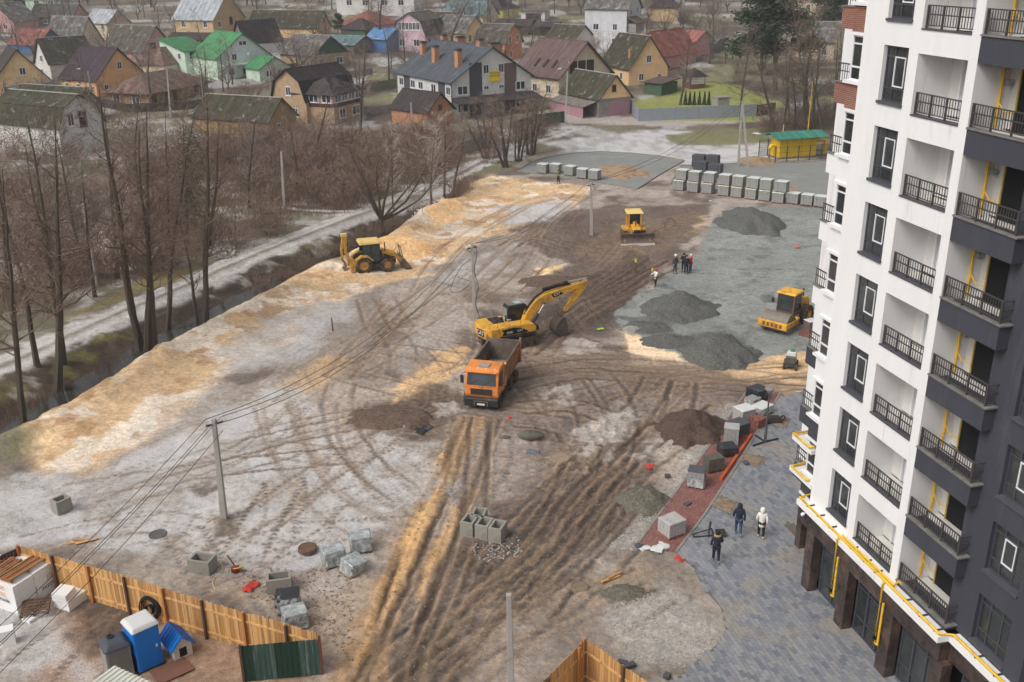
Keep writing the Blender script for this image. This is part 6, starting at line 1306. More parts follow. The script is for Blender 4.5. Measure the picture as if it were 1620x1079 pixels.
for s in (-.1, 0, .1): hz_.tube(tb((1.2, s, 2.4), (1.45, s, 3.1), (2.0, s, 3.85), (2.8, s, 4.4), (4.0, s, 4.78), (5.2, s, 5.05)), .035, 5)
obj('hydraulic_hoses', hz_, hose_m, ex)
ck = MB(); ck.box(1.75, 2.5, -.32, .32, .95, 1.3); obj('boom_foot', ck, blackp, ex)
wt = M('white_lettering', srgb(232, 232, 230), .5, .03); blk_dec = M('black_decal', srgb(26, 26, 28), .4, .05)
rd = Matrix.Rotation(math.atan2(-.95, -.16), 4, 'Z')
d1 = obj('decal', MB().box(-.46, .46, -.012, .012, -.26, .26), blk_dec, ex); d1.location = (-2.735, -.45, 1.66); d1.rotation_euler = (0, 0, math.atan2(.95, -.16) + math.pi)
text(d1, 'CAT', .50, (0, -.016, 0), (math.pi / 2, 0, 0), wt)
pm = MB(); pm.prism([(-1.3, 1.42), (.75, 1.42), (1.0, 1.5), (.35, 1.86), (-.3, 1.97), (-1.35, 1.9), (-1.15, 1.7)], -1.437, -1.42); d2 = obj('decal', pm, blk_dec, ex)
text(d2, 'CAT', .26, (.25, -1.442, 1.66), (math.pi / 2, 0, 0), wt); text(d2, '329D', .24, (-.65, -1.442, 1.62), (math.pi / 2, 0, 0), wt)
pm = MB(); pm.prism(tb((3.35, 4.2), (4.2, 4.42), (4.55, 4.32), (4.3, 4.18), (3.9, 4.0), (3.6, 3.92)), -.277, -.262); d3 = obj('decal', pm, blk_dec, ex); text(d3, 'CAT', .30, tb((3.92, -.281, 4.2))[0], (math.pi / 2, -.16, 0), wt)
pr, pf = G(576, 434), G(613, 430); baz = azim(pr, pf); bp0 = (pr + pf) / 2 + Vector((-.3, 1.0, 0))
bh_ = root('backhoe_loader', 'yellow backhoe loader with pale cab roof on the sand bank', 'backhoe loader', seat(bp0, -.03), math.radians(90 - baz))
wbh = max(1.9, (pf - pr).length)
for s in (-1, 1): wheel(bh_, -wbh / 2, s * .95, .78, .5, old_y, lugs=20); wheel(bh_, wbh / 2, s * .95, .66, .44, old_y, lugs=18)
ch = MB(); ch.box(-1.7, 2.1, -.4, .4, .55, 1.0); ch.box(-.6, .7, -1.05, 1.05, .5, .8); obj('chassis', ch, blackp, bh_)
hd = MB(); hd.prism([(.75, .95), (2.15, .95), (2.2, 1.25), (2.1, 1.62), (.75, 1.85)], -.45, .45); obj('bonnet', hd, old_y, bh_, bevel=.06)
dc = MB().prism([(1.0, 1.42), (2.05, 1.3), (2.05, 1.5), (1.0, 1.7)], -.468, -.452); d4 = obj('decal', dc, blk_dec, bh_); text(d4, 'CAT', .2, (1.7, -.473, 1.44), (math.pi / 2, -.1, 0), wt)
cb = MB()
for x, y in ((-1.15, -.8), (-1.15, .8), (.55, -.8), (.55, .8), (-.3, -.8), (-.3, .8)): cb.tube([(x, y, .9), (x * .94, y * .92, 2.72)], .05, 5)
cb.box(-1.2, .6, -.84, .84, .85, 1.1); cabo = obj('cab', cb, blackp, bh_)
for s in (-1, 1):
    w = MB(); w.hexa([(-1.1, s * .79 - .01, 1.1), (.5, s * .79 - .01, 1.1), (.5, s * .79 + .01, 1.1), (-1.1, s * .79 + .01, 1.1)], [(-1.04, s * .74 - .01, 2.68), (.48, s * .74 - .01, 2.68), (.48, s * .74 + .01, 2.68), (-1.04, s * .74 + .01, 2.68)]); obj('side_window', w, M('green_tinted_glass', (.05, .075, .07), .06, .4, .8), cabo)
obj('windscreen', MB().hexa([(.54, -.72, 1.3), (.56, -.72, 1.3), (.56, .72, 1.3), (.54, .72, 1.3)], [(.5, -.7, 2.68), (.52, -.7, 2.68), (.52, .7, 2.68), (.5, .7, 2.68)]), cabg, cabo)
obj('roof', MB().hexa([(-1.4, -.92, 2.72), (.75, -.92, 2.72), (.75, .92, 2.72), (-1.4, .92, 2.72)], [(-1.3, -.85, 2.98), (.6, -.85, 2.95), (.6, .85, 2.95), (-1.3, .85, 2.98)]), pale_y, bh_, bevel=.06)
for s in (-1, 1):
    f = MB(); f.prism([(-2.0, .9), (-1.85, 1.4), (-1.3, 1.75), (-.7, 1.7), (-.2, 1.25), (-.25, 1.15), (-.7, 1.55), (-1.3, 1.6), (-1.75, 1.3), (-1.85, .9)], s * .95 - .26, s * .95 + .26); obj('rear_fender', f, old_y, bh_)
    f = MB(); f.prism([(.35, 1.1), (.55, 1.4), (1.1, 1.52), (1.5, 1.4), (1.45, 1.32), (1.1, 1.44), (.6, 1.32), (.45, 1.08)], s * .95 - .2, s * .95 + .2); obj('front_fender', f, blackp, bh_)
    la = MB(); la.prism([(.7, 1.7), (.95, 1.85), (2.0, 1.55), (2.75, .85), (2.7, .65), (2.5, .68), (1.85, 1.3)], s * .56 - .06, s * .56 + .06); obj('loader_arm', la, old_y, bh_)
    cyl = MB(); cyl.cyl((1.0, s * .56, 1.15), (2.1, s * .56, 1.25), .06, 8); obj('cylinder', cyl, blackp, bh_)
    obj('stabiliser', MB().box(-2.35, -2.15, s * .95 - .12, s * .95 + .12, .25, 1.6), old_y, bh_)
bk = MB(); bk.prism([(2.55, .35), (2.6, 1.05), (2.75, 1.15), (2.7, .5), (2.95, .15), (3.45, .08), (3.5, .02), (2.9, .02)], -1.15, 1.15)
for y in (-1.15, 1.12): bk.prism([(2.55, .35), (2.6, 1.05), (2.8, 1.1), (3.45, .1), (3.5, .02), (2.9, .02)], y, y + .03)
obj('loader_bucket', bk, steelw, bh_)
lk = MB(); lk.tube([(2.2, -.5, 1.55), (2.55, -.5, 2.15), (2.75, -.5, 1.1)], .05, 5); lk.tube([(2.2, .5, 1.55), (2.55, .5, 2.15), (2.75, .5, 1.1)], .05, 5); lk.box(2.5, 2.6, -.55, .55, 2.05, 2.15); obj('bucket_linkage', lk, steelw, bh_)
obj('exhaust', MB().cyl((1.1, -.3, 1.75), (1.1, -.3, 2.65), .05, 7), blackp, bh_)
pl = MB(); pl.box(-2.1, -1.75, -1.05, 1.05, .45, 1.05); obj('rear_frame', pl, old_y, bh_)
plate('backhoe_boom', [(-2.1, .9), (-2.35, .95), (-2.75, 2.0), (-2.7, 3.55), (-2.5, 3.65), (-2.4, 3.5), (-2.45, 2.1)], -.14, .14, old_y, bh_, .03)
plate('backhoe_stick', [(-2.62, 3.55), (-2.85, 3.6), (-3.1, 2.2), (-3.0, 1.25), (-2.85, 1.25), (-2.85, 2.2)], -.11, .11, old_y, bh_, .03)
obj('boom_head', MB().box(-2.95, -2.4, -.2, .2, 3.5, 3.8), pale_y, bh_, bevel=.04)
bk = MB(); bk.prism([(-3.1, 1.3), (-2.8, 1.25), (-2.6, .9), (-2.65, .5), (-2.95, .35), (-3.0, .45), (-2.8, .6), (-2.8, .85), (-2.95, 1.1)], -.3, .3); obj('backhoe_bucket', bk, steelw, bh_)
cyl = MB(); cyl.cyl((-2.3, 0, 1.5), (-2.9, 0, 2.4), .07, 8); cyl.cyl((-2.35, 0, 2.6), (-2.6, 0, 3.4), .06, 8); obj('cylinder', cyl, blackp, bh_)
dp = G(1003, 380); dz = root('bulldozer', 'yellow bulldozer with wide worn blade facing the camera', 'bulldozer', seat(dp), math.radians(90 - 176))
for s in (-1, 1):
    t = MB(); L_, r_, y = 1.15, .42, s * .95; n = 10
    prof = [(L_ + r_ * math.sin(i * math.pi / n), .46 + r_ * math.cos(i * math.pi / n)) for i in range(n + 1)] + [(-L_ - r_ * math.sin(i * math.pi / n), .46 - r_ * math.cos(i * math.pi / n)) for i in range(n + 1)]
    t.prism(prof, y - .26, y + .26); tk = obj('track', t, track_m, dz)
    for i in range(5): obj('roller', MB().ring((-1 + .5 * i, y + s * .2, .3), (0, s, 0), [(0, .1), (.15, .1), (.16, 0)], 10), blackp, tk)
    obj('fender', MB().box(-1.2, .35, s * .95 - .28, s * .95 + .28, 1.05, 1.3), old_y, dz, bevel=.05)
    obj('push_arm', MB().box(-.3, 1.9, s * 1.3 - .07, s * 1.3 + .07, .35, .55), old_y, dz)
    cyl = MB(); cyl.cyl((.9, s * .4, 1.35), (1.95, s * .4, .85), .07, 8); obj('cylinder', cyl, blackp, dz)
hd = MB(); hd.prism([(-.1, .7), (1.35, .7), (1.38, 1.45), (1.2, 1.6), (-.1, 1.75)], -.42, .42); ho = obj('bonnet', hd, cat_y, dz, bevel=.06)
obj('radiator_grille', MB().box(1.38, 1.42, -.34, .34, .85, 1.42), blackp, dz); obj('exhaust', MB().cyl((.6, .0, 1.65), (.6, .0, 2.35), .06, 8), blackp, dz)
cb = MB()
for x, y in ((-1.1, -.68), (-1.1, .68), (.05, -.62), (.05, .62), (-.5, -.68), (-.5, .68)): cb.box(x - .06, x + .06, y - .06, y + .06, 1.2, 2.85)
cb.box(-1.2, .1, -.75, .75, 1.05, 1.35); cabo = obj('cab', cb, cat_y, dz)
for s in (-1, 1): obj('side_window', MB().box(-1.04, 0, s * .66 - .01, s * .66 + .01, 1.4, 2.8), cabg, cabo)
obj('windscreen', MB().box(.06, .08, -.56, .56, 1.7, 2.8), cabg, cabo); obj('windscreen_post', MB().box(.08, .12, -.2, .2, 1.7, 2.0), cat_y, cabo)
obj('roof', MB().hexa([(-1.35, -.88, 2.85), (.35, -.88, 2.85), (.35, .88, 2.85), (-1.35, .88, 2.85)], [(-1.25, -.8, 3.08), (.2, -.8, 3.05), (.2, .8, 3.05), (-1.25, .8, 3.08)]), pale_y, dz, bevel=.05)
bl = MB(); n = 8; po = [(2.0 + .28 * math.sin(math.pi * i / n) * -1, .06 + 1.15 * i / n) for i in range(n + 1)]; bl.prism([(x + .08, z) for x, z in po] + [(x - .0, z) for x, z in reversed(po)], -1.75, 1.75); blo = obj('blade', bl, steelw, dz)
obj('cutting_edge', MB().hexa([(2.05, -1.78, -.03), (2.2, -1.78, -.05), (2.2, 1.78, -.05), (2.05, 1.78, -.03)], [(2.04, -1.78, .18), (2.12, -1.78, .18), (2.12, 1.78, .18), (2.04, 1.78, .18)]), M('bright_edge', srgb(188, 186, 180), .5, .15, 3), blo)
d0, d1_ = G(1199, 521), G(1247, 533); ax = (d1_ - d0).normalized(); raz = math.degrees(math.atan2(-ax.y * -1, 0)) ; fwd = Vector((ax.y, -ax.x, 0)); 
if fwd.y > 0: fwd = -fwd
raz = math.degrees(math.atan2(fwd.x, fwd.y)); rc = (d0 + d1_) / 2 - fwd * 1.6
rl_ = root('road_roller', 'yellow single drum road roller parked on the gravel lot', 'road roller', seat(rc), math.radians(90 - raz))
W2 = (d1_ - d0).length / 2; W2 = min(max(W2, 1.05), 1.25)
dr = MB(); dr.ring((.9, 0, .78), (0, 1, 0), [(0, -W2 + .16), (.7, -W2 + .16), (.78, -W2 + .13), (.78, W2 - .13), (.7, W2 - .16), (0, W2 - .16)], 28); obj('drum', dr, M('drum_steel', srgb(126, 118, 108), .5, .15, 1.5, dirt=srgb(110, 94, 78), dirt_amt=.3), rl_, smooth=40)
roy = M('roller_yellow', srgb(234, 178, 62), .55, .1, 1.4, dirt=srgb(160, 116, 72), dirt_amt=.45)
fr = MB(); fr.box(1.68, 1.92, -W2, W2, .5, 1.05); fro = obj('front_frame', fr, roy, rl_, bevel=.04)
for i in range(5): y = -.7 + .36 * i; obj('rust_patch', MB().box(1.92, 1.926, y - .12, y + .1, .62, .92), rust_m, fro)
for s in (-1, 1): obj('side_frame', MB().box(-.1, 1.68, s * (W2 - .06) - .06, s * (W2 - .06) + .06, .6, 1.0), roy, rl_, bevel=.03)
obj('rear_cross_frame', MB().box(-.25, 0, -W2, W2, .55, 1.1), roy, rl_)
cb = MB(); cb.prism([(-1.5, 1.0), (-.15, 1.0), (-.05, 1.3), (-.2, 2.75), (-1.45, 2.75)], -.75, .75); cabo = obj('cab', cb, M('cab_brown', srgb(120, 92, 66), .6, .1, 2), rl_, bevel=.04)
obj('windscreen', MB().hexa([(-.07, -.66, 1.4), (-.04, -.66, 1.4), (-.04, .66, 1.4), (-.07, .66, 1.4)], [(-.21, -.66, 2.65), (-.17, -.66, 2.65), (-.17, .66, 2.65), (-.21, .66, 2.65)]), cabg, cabo)
for s in (-1, 1): obj('side_window', MB().prism([(-1.35, 1.45), (-.2, 1.45), (-.3, 2.62), (-1.35, 2.62)], s * .755 - .012, s * .755 + .012), cabg, cabo)
obj('roof', MB().hexa([(-1.65, -.85, 2.75), (-.05, -.85, 2.75), (-.05, .85, 2.75), (-1.65, .85, 2.75)], [(-1.6, -.8, 2.92), (-.15, -.8, 2.9), (-.15, .8, 2.9), (-1.6, .8, 2.92)]), roy, rl_, bevel=.05)
obj('engine_hood', MB().prism([(-3.3, .8), (-1.5, .8), (-1.5, 2.05), (-2.0, 2.2), (-3.0, 2.0), (-3.35, 1.5)], -.6, .6), roy, rl_, bevel=.08)
for s in (-1, 1): wheel(rl_, -2.1, s * .95, .78, .55, roy, lugs=18); obj('mirror', MB().box(-.1, -.02, s * 1.05 - .1, s * 1.05 + .1, 1.9, 2.3), blackp, rl_)
obj('exhaust', MB().cyl((-2.6, .3, 2.0), (-2.6, .3, 2.7), .06, 8), blackp, rl_); obj('step', MB().box(-1.2, -.5, -1.0, -.7, .5, .95), blackp, rl_)
sp = on(1250, 582); sm = root('site_dumper', 'small grey walk behind machine with white sacks near the red strip', 'site machine', sp, math.radians(70))
obj('deck', MB().box(-.5, .7, -.4, .4, .3, .5), dark_metal, sm); obj('engine', MB().box(-.45, .1, -.35, .35, .5, .95), M('engine_grey', srgb(96, 92, 88), .6, .2, 4), sm, bevel=.04)
obj('hood', MB().hexa([(-.1, -.38, .5), (.85, -.38, .5), (.85, .38, .5), (-.1, .38, .5)], [(.0, -.32, 1.25), (.7, -.3, 1.15), (.7, .3, 1.15), (.0, .32, 1.25)]), M('white_hood', srgb(214, 214, 208), .5, .08, 2), sm, bevel=.08)
obj('green_cap', MB().box(.1, .6, -.2, .1, 1.2, 1.3), M('green_cap', srgb(60, 130, 90), .5, .1), sm, bevel=.03)
for x in (-.35, .5):
    for s in (-1, 1): wheel(sm, x, s * .42, .25, .16, grey_pl)
obj('handle_bar', MB().tube([(-.4, -.3, .8), (-.95, -.3, 1.1), (-.95, .3, 1.1), (-.4, .3, .8)], .025, 5), blackp, sm)
def M_paver(name, cols, dust=None):
    m = bpy.data.materials.new(name); m.use_nodes = True; nt = m.node_tree; N = nt.nodes; L = nt.links; b = N['Principled BSDF']; b.inputs['Roughness'].default_value = .5
    ge = N.new('ShaderNodeNewGeometry'); oi = N.new('ShaderNodeObjectInfo'); ad = N.new('ShaderNodeMath'); L.new(ge.outputs['Random Per Island'], ad.inputs[0]); L.new(oi.outputs['Random'], ad.inputs[1])
    fr = N.new('ShaderNodeMath'); fr.operation = 'FRACT'; L.new(ad.outputs[0], fr.inputs[0])
    rp = N.new('ShaderNodeValToRGB'); rp.color_ramp.interpolation = 'CONSTANT'
    while len(rp.color_ramp.elements) < len(cols): rp.color_ramp.elements.new(1.0)
    for i, c_ in enumerate(cols): rp.color_ramp.elements[i].position = i / len(cols); rp.color_ramp.elements[i].color = (*srgb(*c_), 1)
    L.new(fr.outputs[0], rp.inputs[0]); out = rp.outputs[0]
    nz = N.new('ShaderNodeTexNoise'); nz.inputs['Scale'].default_value = .35; nz.inputs['Detail'].default_value = 9; nz.inputs['Roughness'].default_value = .75; L.new(ge.outputs['Position'], nz.inputs[0])
    if dust:
        r2 = N.new('ShaderNodeMapRange'); r2.inputs[1].default_value = .50; r2.inputs[2].default_value = .62; r2.inputs[4].default_value = .6; L.new(nz.outputs['Fac'], r2.inputs[0])
        mx = N.new('ShaderNodeMix'); mx.data_type = 'RGBA'; mx.inputs[7].default_value = (*srgb(*dust), 1); L.new(r2.outputs[0], mx.inputs[0]); L.new(out, mx.inputs[6]); out = mx.outputs[2]
    n2 = N.new('ShaderNodeTexNoise'); n2.inputs['Scale'].default_value = 9; n2.inputs['Detail'].default_value = 4; L.new(ge.outputs['Position'], n2.inputs[0])
    mr = N.new('ShaderNodeMapRange'); mr.inputs[3].default_value = .75; mr.inputs[4].default_value = 1.25; L.new(n2.outputs['Fac'], mr.inputs[0]); h = N.new('ShaderNodeHueSaturation'); L.new(out, h.inputs['Color']); L.new(mr.outputs[0], h.inputs['Value'])
    L.new(h.outputs[0], b.inputs['Base Color']); return m
pav_m = M_paver('grey_pavers', [(140, 142, 147), (128, 131, 138), (146, 146, 148), (112, 116, 125), (138, 139, 143), (132, 134, 139), (143, 142, 142), (121, 125, 133)], (158, 146, 128))
red_m = M_paver('red_pavers', [(146, 98, 92), (138, 92, 86), (152, 106, 98), (130, 86, 80)], (138, 110, 100))
bedm = M('bedding_sand', srgb(112, 104, 96), .95, .2, 3)
def dense(pts): return [(p[0], p[1]) for p in pts]
PW_ = wpts(PLAZA); PITS = [[(1121, 800), (1137, 785), (1170, 797), (1157, 816)], [(1163, 730), (1176, 718), (1214, 726), (1203, 742)], [(1212, 671), (1220, 659), (1252, 664), (1243, 680)]]; PITW = [wpts(p) for p in PITS]
plz = tag(obj('plaza', MB().slab(list(reversed(PW_)) if sum((PW_[i][0] * PW_[(i + 1) % len(PW_)][1] - PW_[(i + 1) % len(PW_)][0] * PW_[i][1]) for i in range(len(PW_))) < 0 else PW_, -.1, .02), bedm), 'grey block paved plaza along the new building', None, None, 'structure')
def lay_pavers(par, PW, pits, ang, lx, ly, top, mat, nobj, name='paver', skipbld=False):
    e1 = Vector((math.sin(ang), math.cos(ang), 0)); e2 = Vector((math.cos(ang), -math.sin(ang), 0)); us = [p[0] * e1.x + p[1] * e1.y for p in PW]; vs = [p[0] * e2.x + p[1] * e2.y for p in PW]
    cells = []; R = random.Random(4); u0 = math.floor(min(us) / lx) * lx; v = math.floor(min(vs) / ly) * ly; row = 0
    while v < max(vs):
        u = u0 - (row % 2) * lx / 2
        while u < max(us):
            c = e1 * (u + lx / 2) + e2 * (v + ly / 2)
            if inside(PW, c.x, c.y) and not any(inside(q, c.x, c.y) for q in pits):
                if not (skipbld and (c.x * fn.x + c.y * fn.y) > (23.2 if c.dot(fd) < 35.6 else 24.4) and c.dot(fd) < 40): cells.append((c, R.uniform(-.004, .006)))
            u += lx
        v += ly; row += 1
    cells.sort(key=lambda t: t[0].x ** 2 + t[0].y ** 2)
    vis = [t for t in cells if 0 < G(810, 1079).y - 1 < t[0].y]
    g_ = .005; a_, b_ = lx / 2 - g_, ly / 2 - g_
    def prism_(c, dz): return [tuple(c + e1 * sx * a_ + e2 * sy * b_ + Vector((0, 0, z))) for z in (0, top + dz) for sx, sy in ((-1, -1), (1, -1), (1, 1), (-1, 1))]
    fcs = [(4, 7, 6, 5), (0, 4, 5, 1), (1, 5, 6, 2), (2, 6, 7, 3), (3, 7, 4, 0)]
    near = set(id(t) for t in vis[:nobj])
    if nobj:
        me_ = MB().add(prism_(Vector((0, 0, 0)), 0), fcs).mesh(name, mat)
        for t in vis[:nobj]: link(name, me_, par, t[0] + Vector((0, 0, t[1])))
    mb = MB()
    for t in cells:
        if id(t) not in near: mb.add(prism_(*t), fcs)
    tag(obj(name + '_field', mb, mat, par), kind='stuff')
lay_pavers(plz, PW_, PITW, AZF, .40, .20, .06, pav_m, 290, skipbld=True)
pit_s = M('pit_soil', srgb(136, 118, 98), .95, .25, 2, bump=.5, bscale=6)
for q in PITW:
    mb = MB(); n = len(q); c = Vector((sum(p[0] for p in q) / n, sum(p[1] for p in q) / n, 0))
    for i in range(n):
        A, B_ = Vector((*q[i], 0)), Vector((*q[(i + 1) % n], 0)); ia, ib = A + (c - A).normalized() * .14, B_ + (c - B_).normalized() * .14
        mb.hexa([(A.x, A.y, 0), (B_.x, B_.y, 0), (ib.x, ib.y, 0), (ia.x, ia.y, 0)], [(A.x, A.y, .085), (B_.x, B_.y, .085), (ib.x, ib.y, .085), (ia.x, ia.y, .085)])
    o = obj('tree_pit_frame', mb, conc_edge, plz)
    hp = MB(); R = random.Random(int(c.x * 10)); k = 7; qv = [Vector((*p, 0)) for p in q]
    vs = []; 
    for i in range(k + 1):
        for j in range(k + 1):
            p = qv[0].lerp(qv[1], i / k).lerp(qv[3].lerp(qv[2], i / k), j / k); ed = min(i, k - i, j, k - j); vs.append((p.x, p.y, .03 + (R.uniform(.02, .12) if ed else 0)))
    hp.add(vs, [(i * (k + 1) + j, (i + 1) * (k + 1) + j, (i + 1) * (k + 1) + j + 1, i * (k + 1) + j + 1) for i in range(k) for j in range(k)]); obj('tree_pit_soil', hp, pit_s, plz)
def ccw(p): return list(reversed(p)) if sum(p[i][0] * p[(i + 1) % len(p)][1] - p[(i + 1) % len(p)][0] * p[i][1] for i in range(len(p))) < 0 else p
for nm_, pl_, lab in (('red_footpath', STRIP, 'red paved strip with pallets of stone beside the plaza'), ('red_footpath', STRIP2, 'red paved strip beside the road roller')):
    pw = wpts(pl_); st = tag(obj(nm_, MB().slab(ccw(pw), -.1, .035), bedm), lab, None, None, 'structure'); d_ = Vector((*wpts([(1235, 622)])[0], 0)) - Vector((*wpts([(1070, 874)])[0], 0)) if pl_ is STRIP else Vector((.25, 1, 0))
    lay_pavers(st, pw, [], math.atan2(d_.x, d_.y), .2, .1, .075, red_m, 0, name='red_paver')
kerb_m = M('kerb_concrete', srgb(140, 136, 130), .9, .2, 2)
def kerb(par, pts, h=.14, w=.12, step=2.0, name='kerb_stone'):
    P = [Vector((*p, 0)) for p in wpts(pts)]
    for A, B_ in zip(P[:-1], P[1:]):
        n = max(1, round((B_ - A).length / step)); d = (B_ - A) / n; a = math.atan2(d.y, d.x); L_ = d.length
        me_ = MB().box(.01, L_ - .01, -w / 2, w / 2, -.2, h).mesh(name, kerb_m)
        for i in range(n): link(name, me_, par, A + d * i, (0, 0, a))
asph = M('fresh_screening_pad', srgb(136, 137, 134), .8, .1, .35, dirt=srgb(158, 158, 156), dirt_amt=.25, bump=.15, bscale=30)
isl = M('island_sand', srgb(166, 140, 112), .95, .25, 1.5, dirt=srgb(120, 98, 80), dirt_amt=.35, bump=.5, bscale=5)
for pl_, lab in ((PAD1, 'round grey parking pad with a sand island'), (PAD2, 'grey parking pad with rows of paving pallets')):
    p_ = tag(obj('parking_pad', MB().slab(ccw(wpts(pl_)), -.3, .03), asph), lab, None, None, 'structure'); kerb(p_, pl_ + [pl_[0]])
kerb(plz, [(1070, 874), (1112, 819), (1168, 734), (1235, 622)], .1); kerb(plz, [(1008, 862), (1098, 740), (1180, 622)], .1)
def heap(label, px, py, rx, ry, h, mat, seed, name='gravel_pile', rot=0.0, kind=None, cat='pile', zoff=-.04, rough=.10):
    p = G(px, py); n = 40; R = np.random.default_rng(seed); u = np.linspace(-1.25, 1.25, n); U, V = np.meshgrid(u, u)
    r = np.hypot(U, V) + (fbm(U * 3 + seed, V * 3, 1, 3, seed) - .5) * .55
    hh = h * np.clip(1 - r, -.12, 1) ** 1 ; hh = np.where(r < .25, h * (.80 - .2 * (r / .25) ** 2 + .05), hh); hh = h * (np.clip(1 - r, 0, 1) ** 1.05) * 1.12 - np.clip(r - .95, 0, .5) * 1.3
    hh = hh + (fbm(U * 9 + seed, V * 9, 1, 3, seed + 1) - .5) * rough * np.clip(1.1 - r, 0, 1) * 2
    c, s_ = math.cos(rot), math.sin(rot); X = U * rx * c - V * ry * s_; Y = U * rx * s_ + V * ry * c
    v = list(zip(X.ravel().tolist(), Y.ravel().tolist(), hh.ravel().tolist())); f = [(j * n + i, j * n + i + 1, (j + 1) * n + i + 1, (j + 1) * n + i) for j in range(n - 1) for i in range(n - 1)]
    me_ = bpy.data.meshes.new(name); me_.from_pydata(v, [], f); me_.materials.append(mat); me_.shade_smooth()
    return tag(link(name, me_, None, Vector((p.x, p.y, TZ(p.x, p.y) + zoff))), label, cat, None, kind)
grv = M('dark_gravel', srgb(96, 96, 92), .95, .55, 7, bump=1.0, bscale=11, detail=9); soilm = M('dark_soil', srgb(86, 70, 62), .95, .5, 6, bump=1.0, bscale=12, detail=8); grng = M('greenish_gravel', srgb(104, 100, 88), .92, .5, 7, bump=1.0, bscale=14, detail=8)
heap('dark gravel heap at the far end of the grey lot', 1187, 352, 3.9, 6.0, 1.7, grv, 3); heap('round dark gravel heap in the middle of the grey lot', 1074, 490, 3.5, 3.6, 1.5, grv, 5); heap('largest dark gravel heap at the near edge of the grey lot', 1138, 560, 3.1, 3.4, 1.7, grv, 7)
heap('low spread of dark gravel beside the largest heap', 1060, 540, 2.6, 1.8, .45, grv, 9); heap('low spread of dark gravel at the left end of the grey lot', 1020, 518, 2.2, 1.6, .35, grv, 10)
heap('dark brown soil heap beside the red strip', 1094, 680, 2.55, 2.5, 1.25, soilm, 11, 'soil_pile'); heap('greenish grey gravel heap next to the white chippings', 1018, 792, 1.55, 1.6, .8, grng, 13); heap('small grey sand heap below the red strip', 990, 938, 1.5, .8, .35, grng, 15)
heap('low muddy spoil heap behind the excavator boom', 878, 446, 3.0, 2.0, .35, M('mud_spoil', srgb(104, 86, 74), .95, .45, 5, bump=1.0, bscale=10), 17, 'soil_pile'); heap('low brown spoil patch left of the dump truck', 618, 664, 2.4, 1.5, .16, M('mud_spoil', srgb(104, 86, 74), .95, .45, 5, bump=1.0, bscale=10), 19, 'soil_pile'); heap('small sand heap by the gas box', 1198, 256, 3, 3.0, .7, isl, 21, 'sand_pile'); heap('sand island of the round pad', 985, 272, 4.4, 5.6, .5, isl, 23, 'sand_pile'); heap('sand island behind the pallets', 1205, 298, 5.2, 3.2, .5, isl, 25, 'sand_pile')
wood = M('pallet_wood', srgb(150, 112, 74), .9, .25, 3); woodd = M('old_pallet_wood', srgb(104, 78, 60), .9, .3, 3); stone_g = M('paving_blocks', srgb(150, 150, 148), .8, .15, 4); film = M('plastic_film', srgb(150, 154, 154), .25, .3, 4, dirt=srgb(206, 210, 210), dirt_amt=.45, spec=.6, bump=.6, bscale=5); green_s = M('green_edge_strip', srgb(150, 172, 92), .6, .15, 3)
stone_d = M('dark_paving_blocks', srgb(82, 84, 88), .8, .2, 4); blackf = M('black_film', srgb(44, 46, 50), .3, .3, 3, dirt=srgb(196, 200, 202), dirt_amt=.12, spec=.6); stone_w = M('white_dusted_blocks', srgb(176, 172, 170), .85, .1, 3, dirt=srgb(150, 136, 132), dirt_amt=.3); stone_r = M('red_blocks', srgb(142, 92, 84), .85, .2, 4); stone_o = M('olive_slabs', srgb(96, 92, 82), .85, .2, 4)
def pallet_parts(par, lx, ly, mat=wood):
    n = 6; sm = MB().box(-lx / 2, lx / 2, -.05, .05, .11, .14).mesh('slat', mat)
    for i in range(n): link('slat', sm, par, (0, -ly / 2 + .06 + (ly - .12) * i / (n - 1), 0))
    bm_ = MB().box(-.05, .05, -ly / 2, ly / 2, 0, .11).mesh('bearer', mat)
    for i in range(3): link('bearer', bm_, par, (-lx / 2 + .06 + (lx - .12) * i / 2, 0, 0))
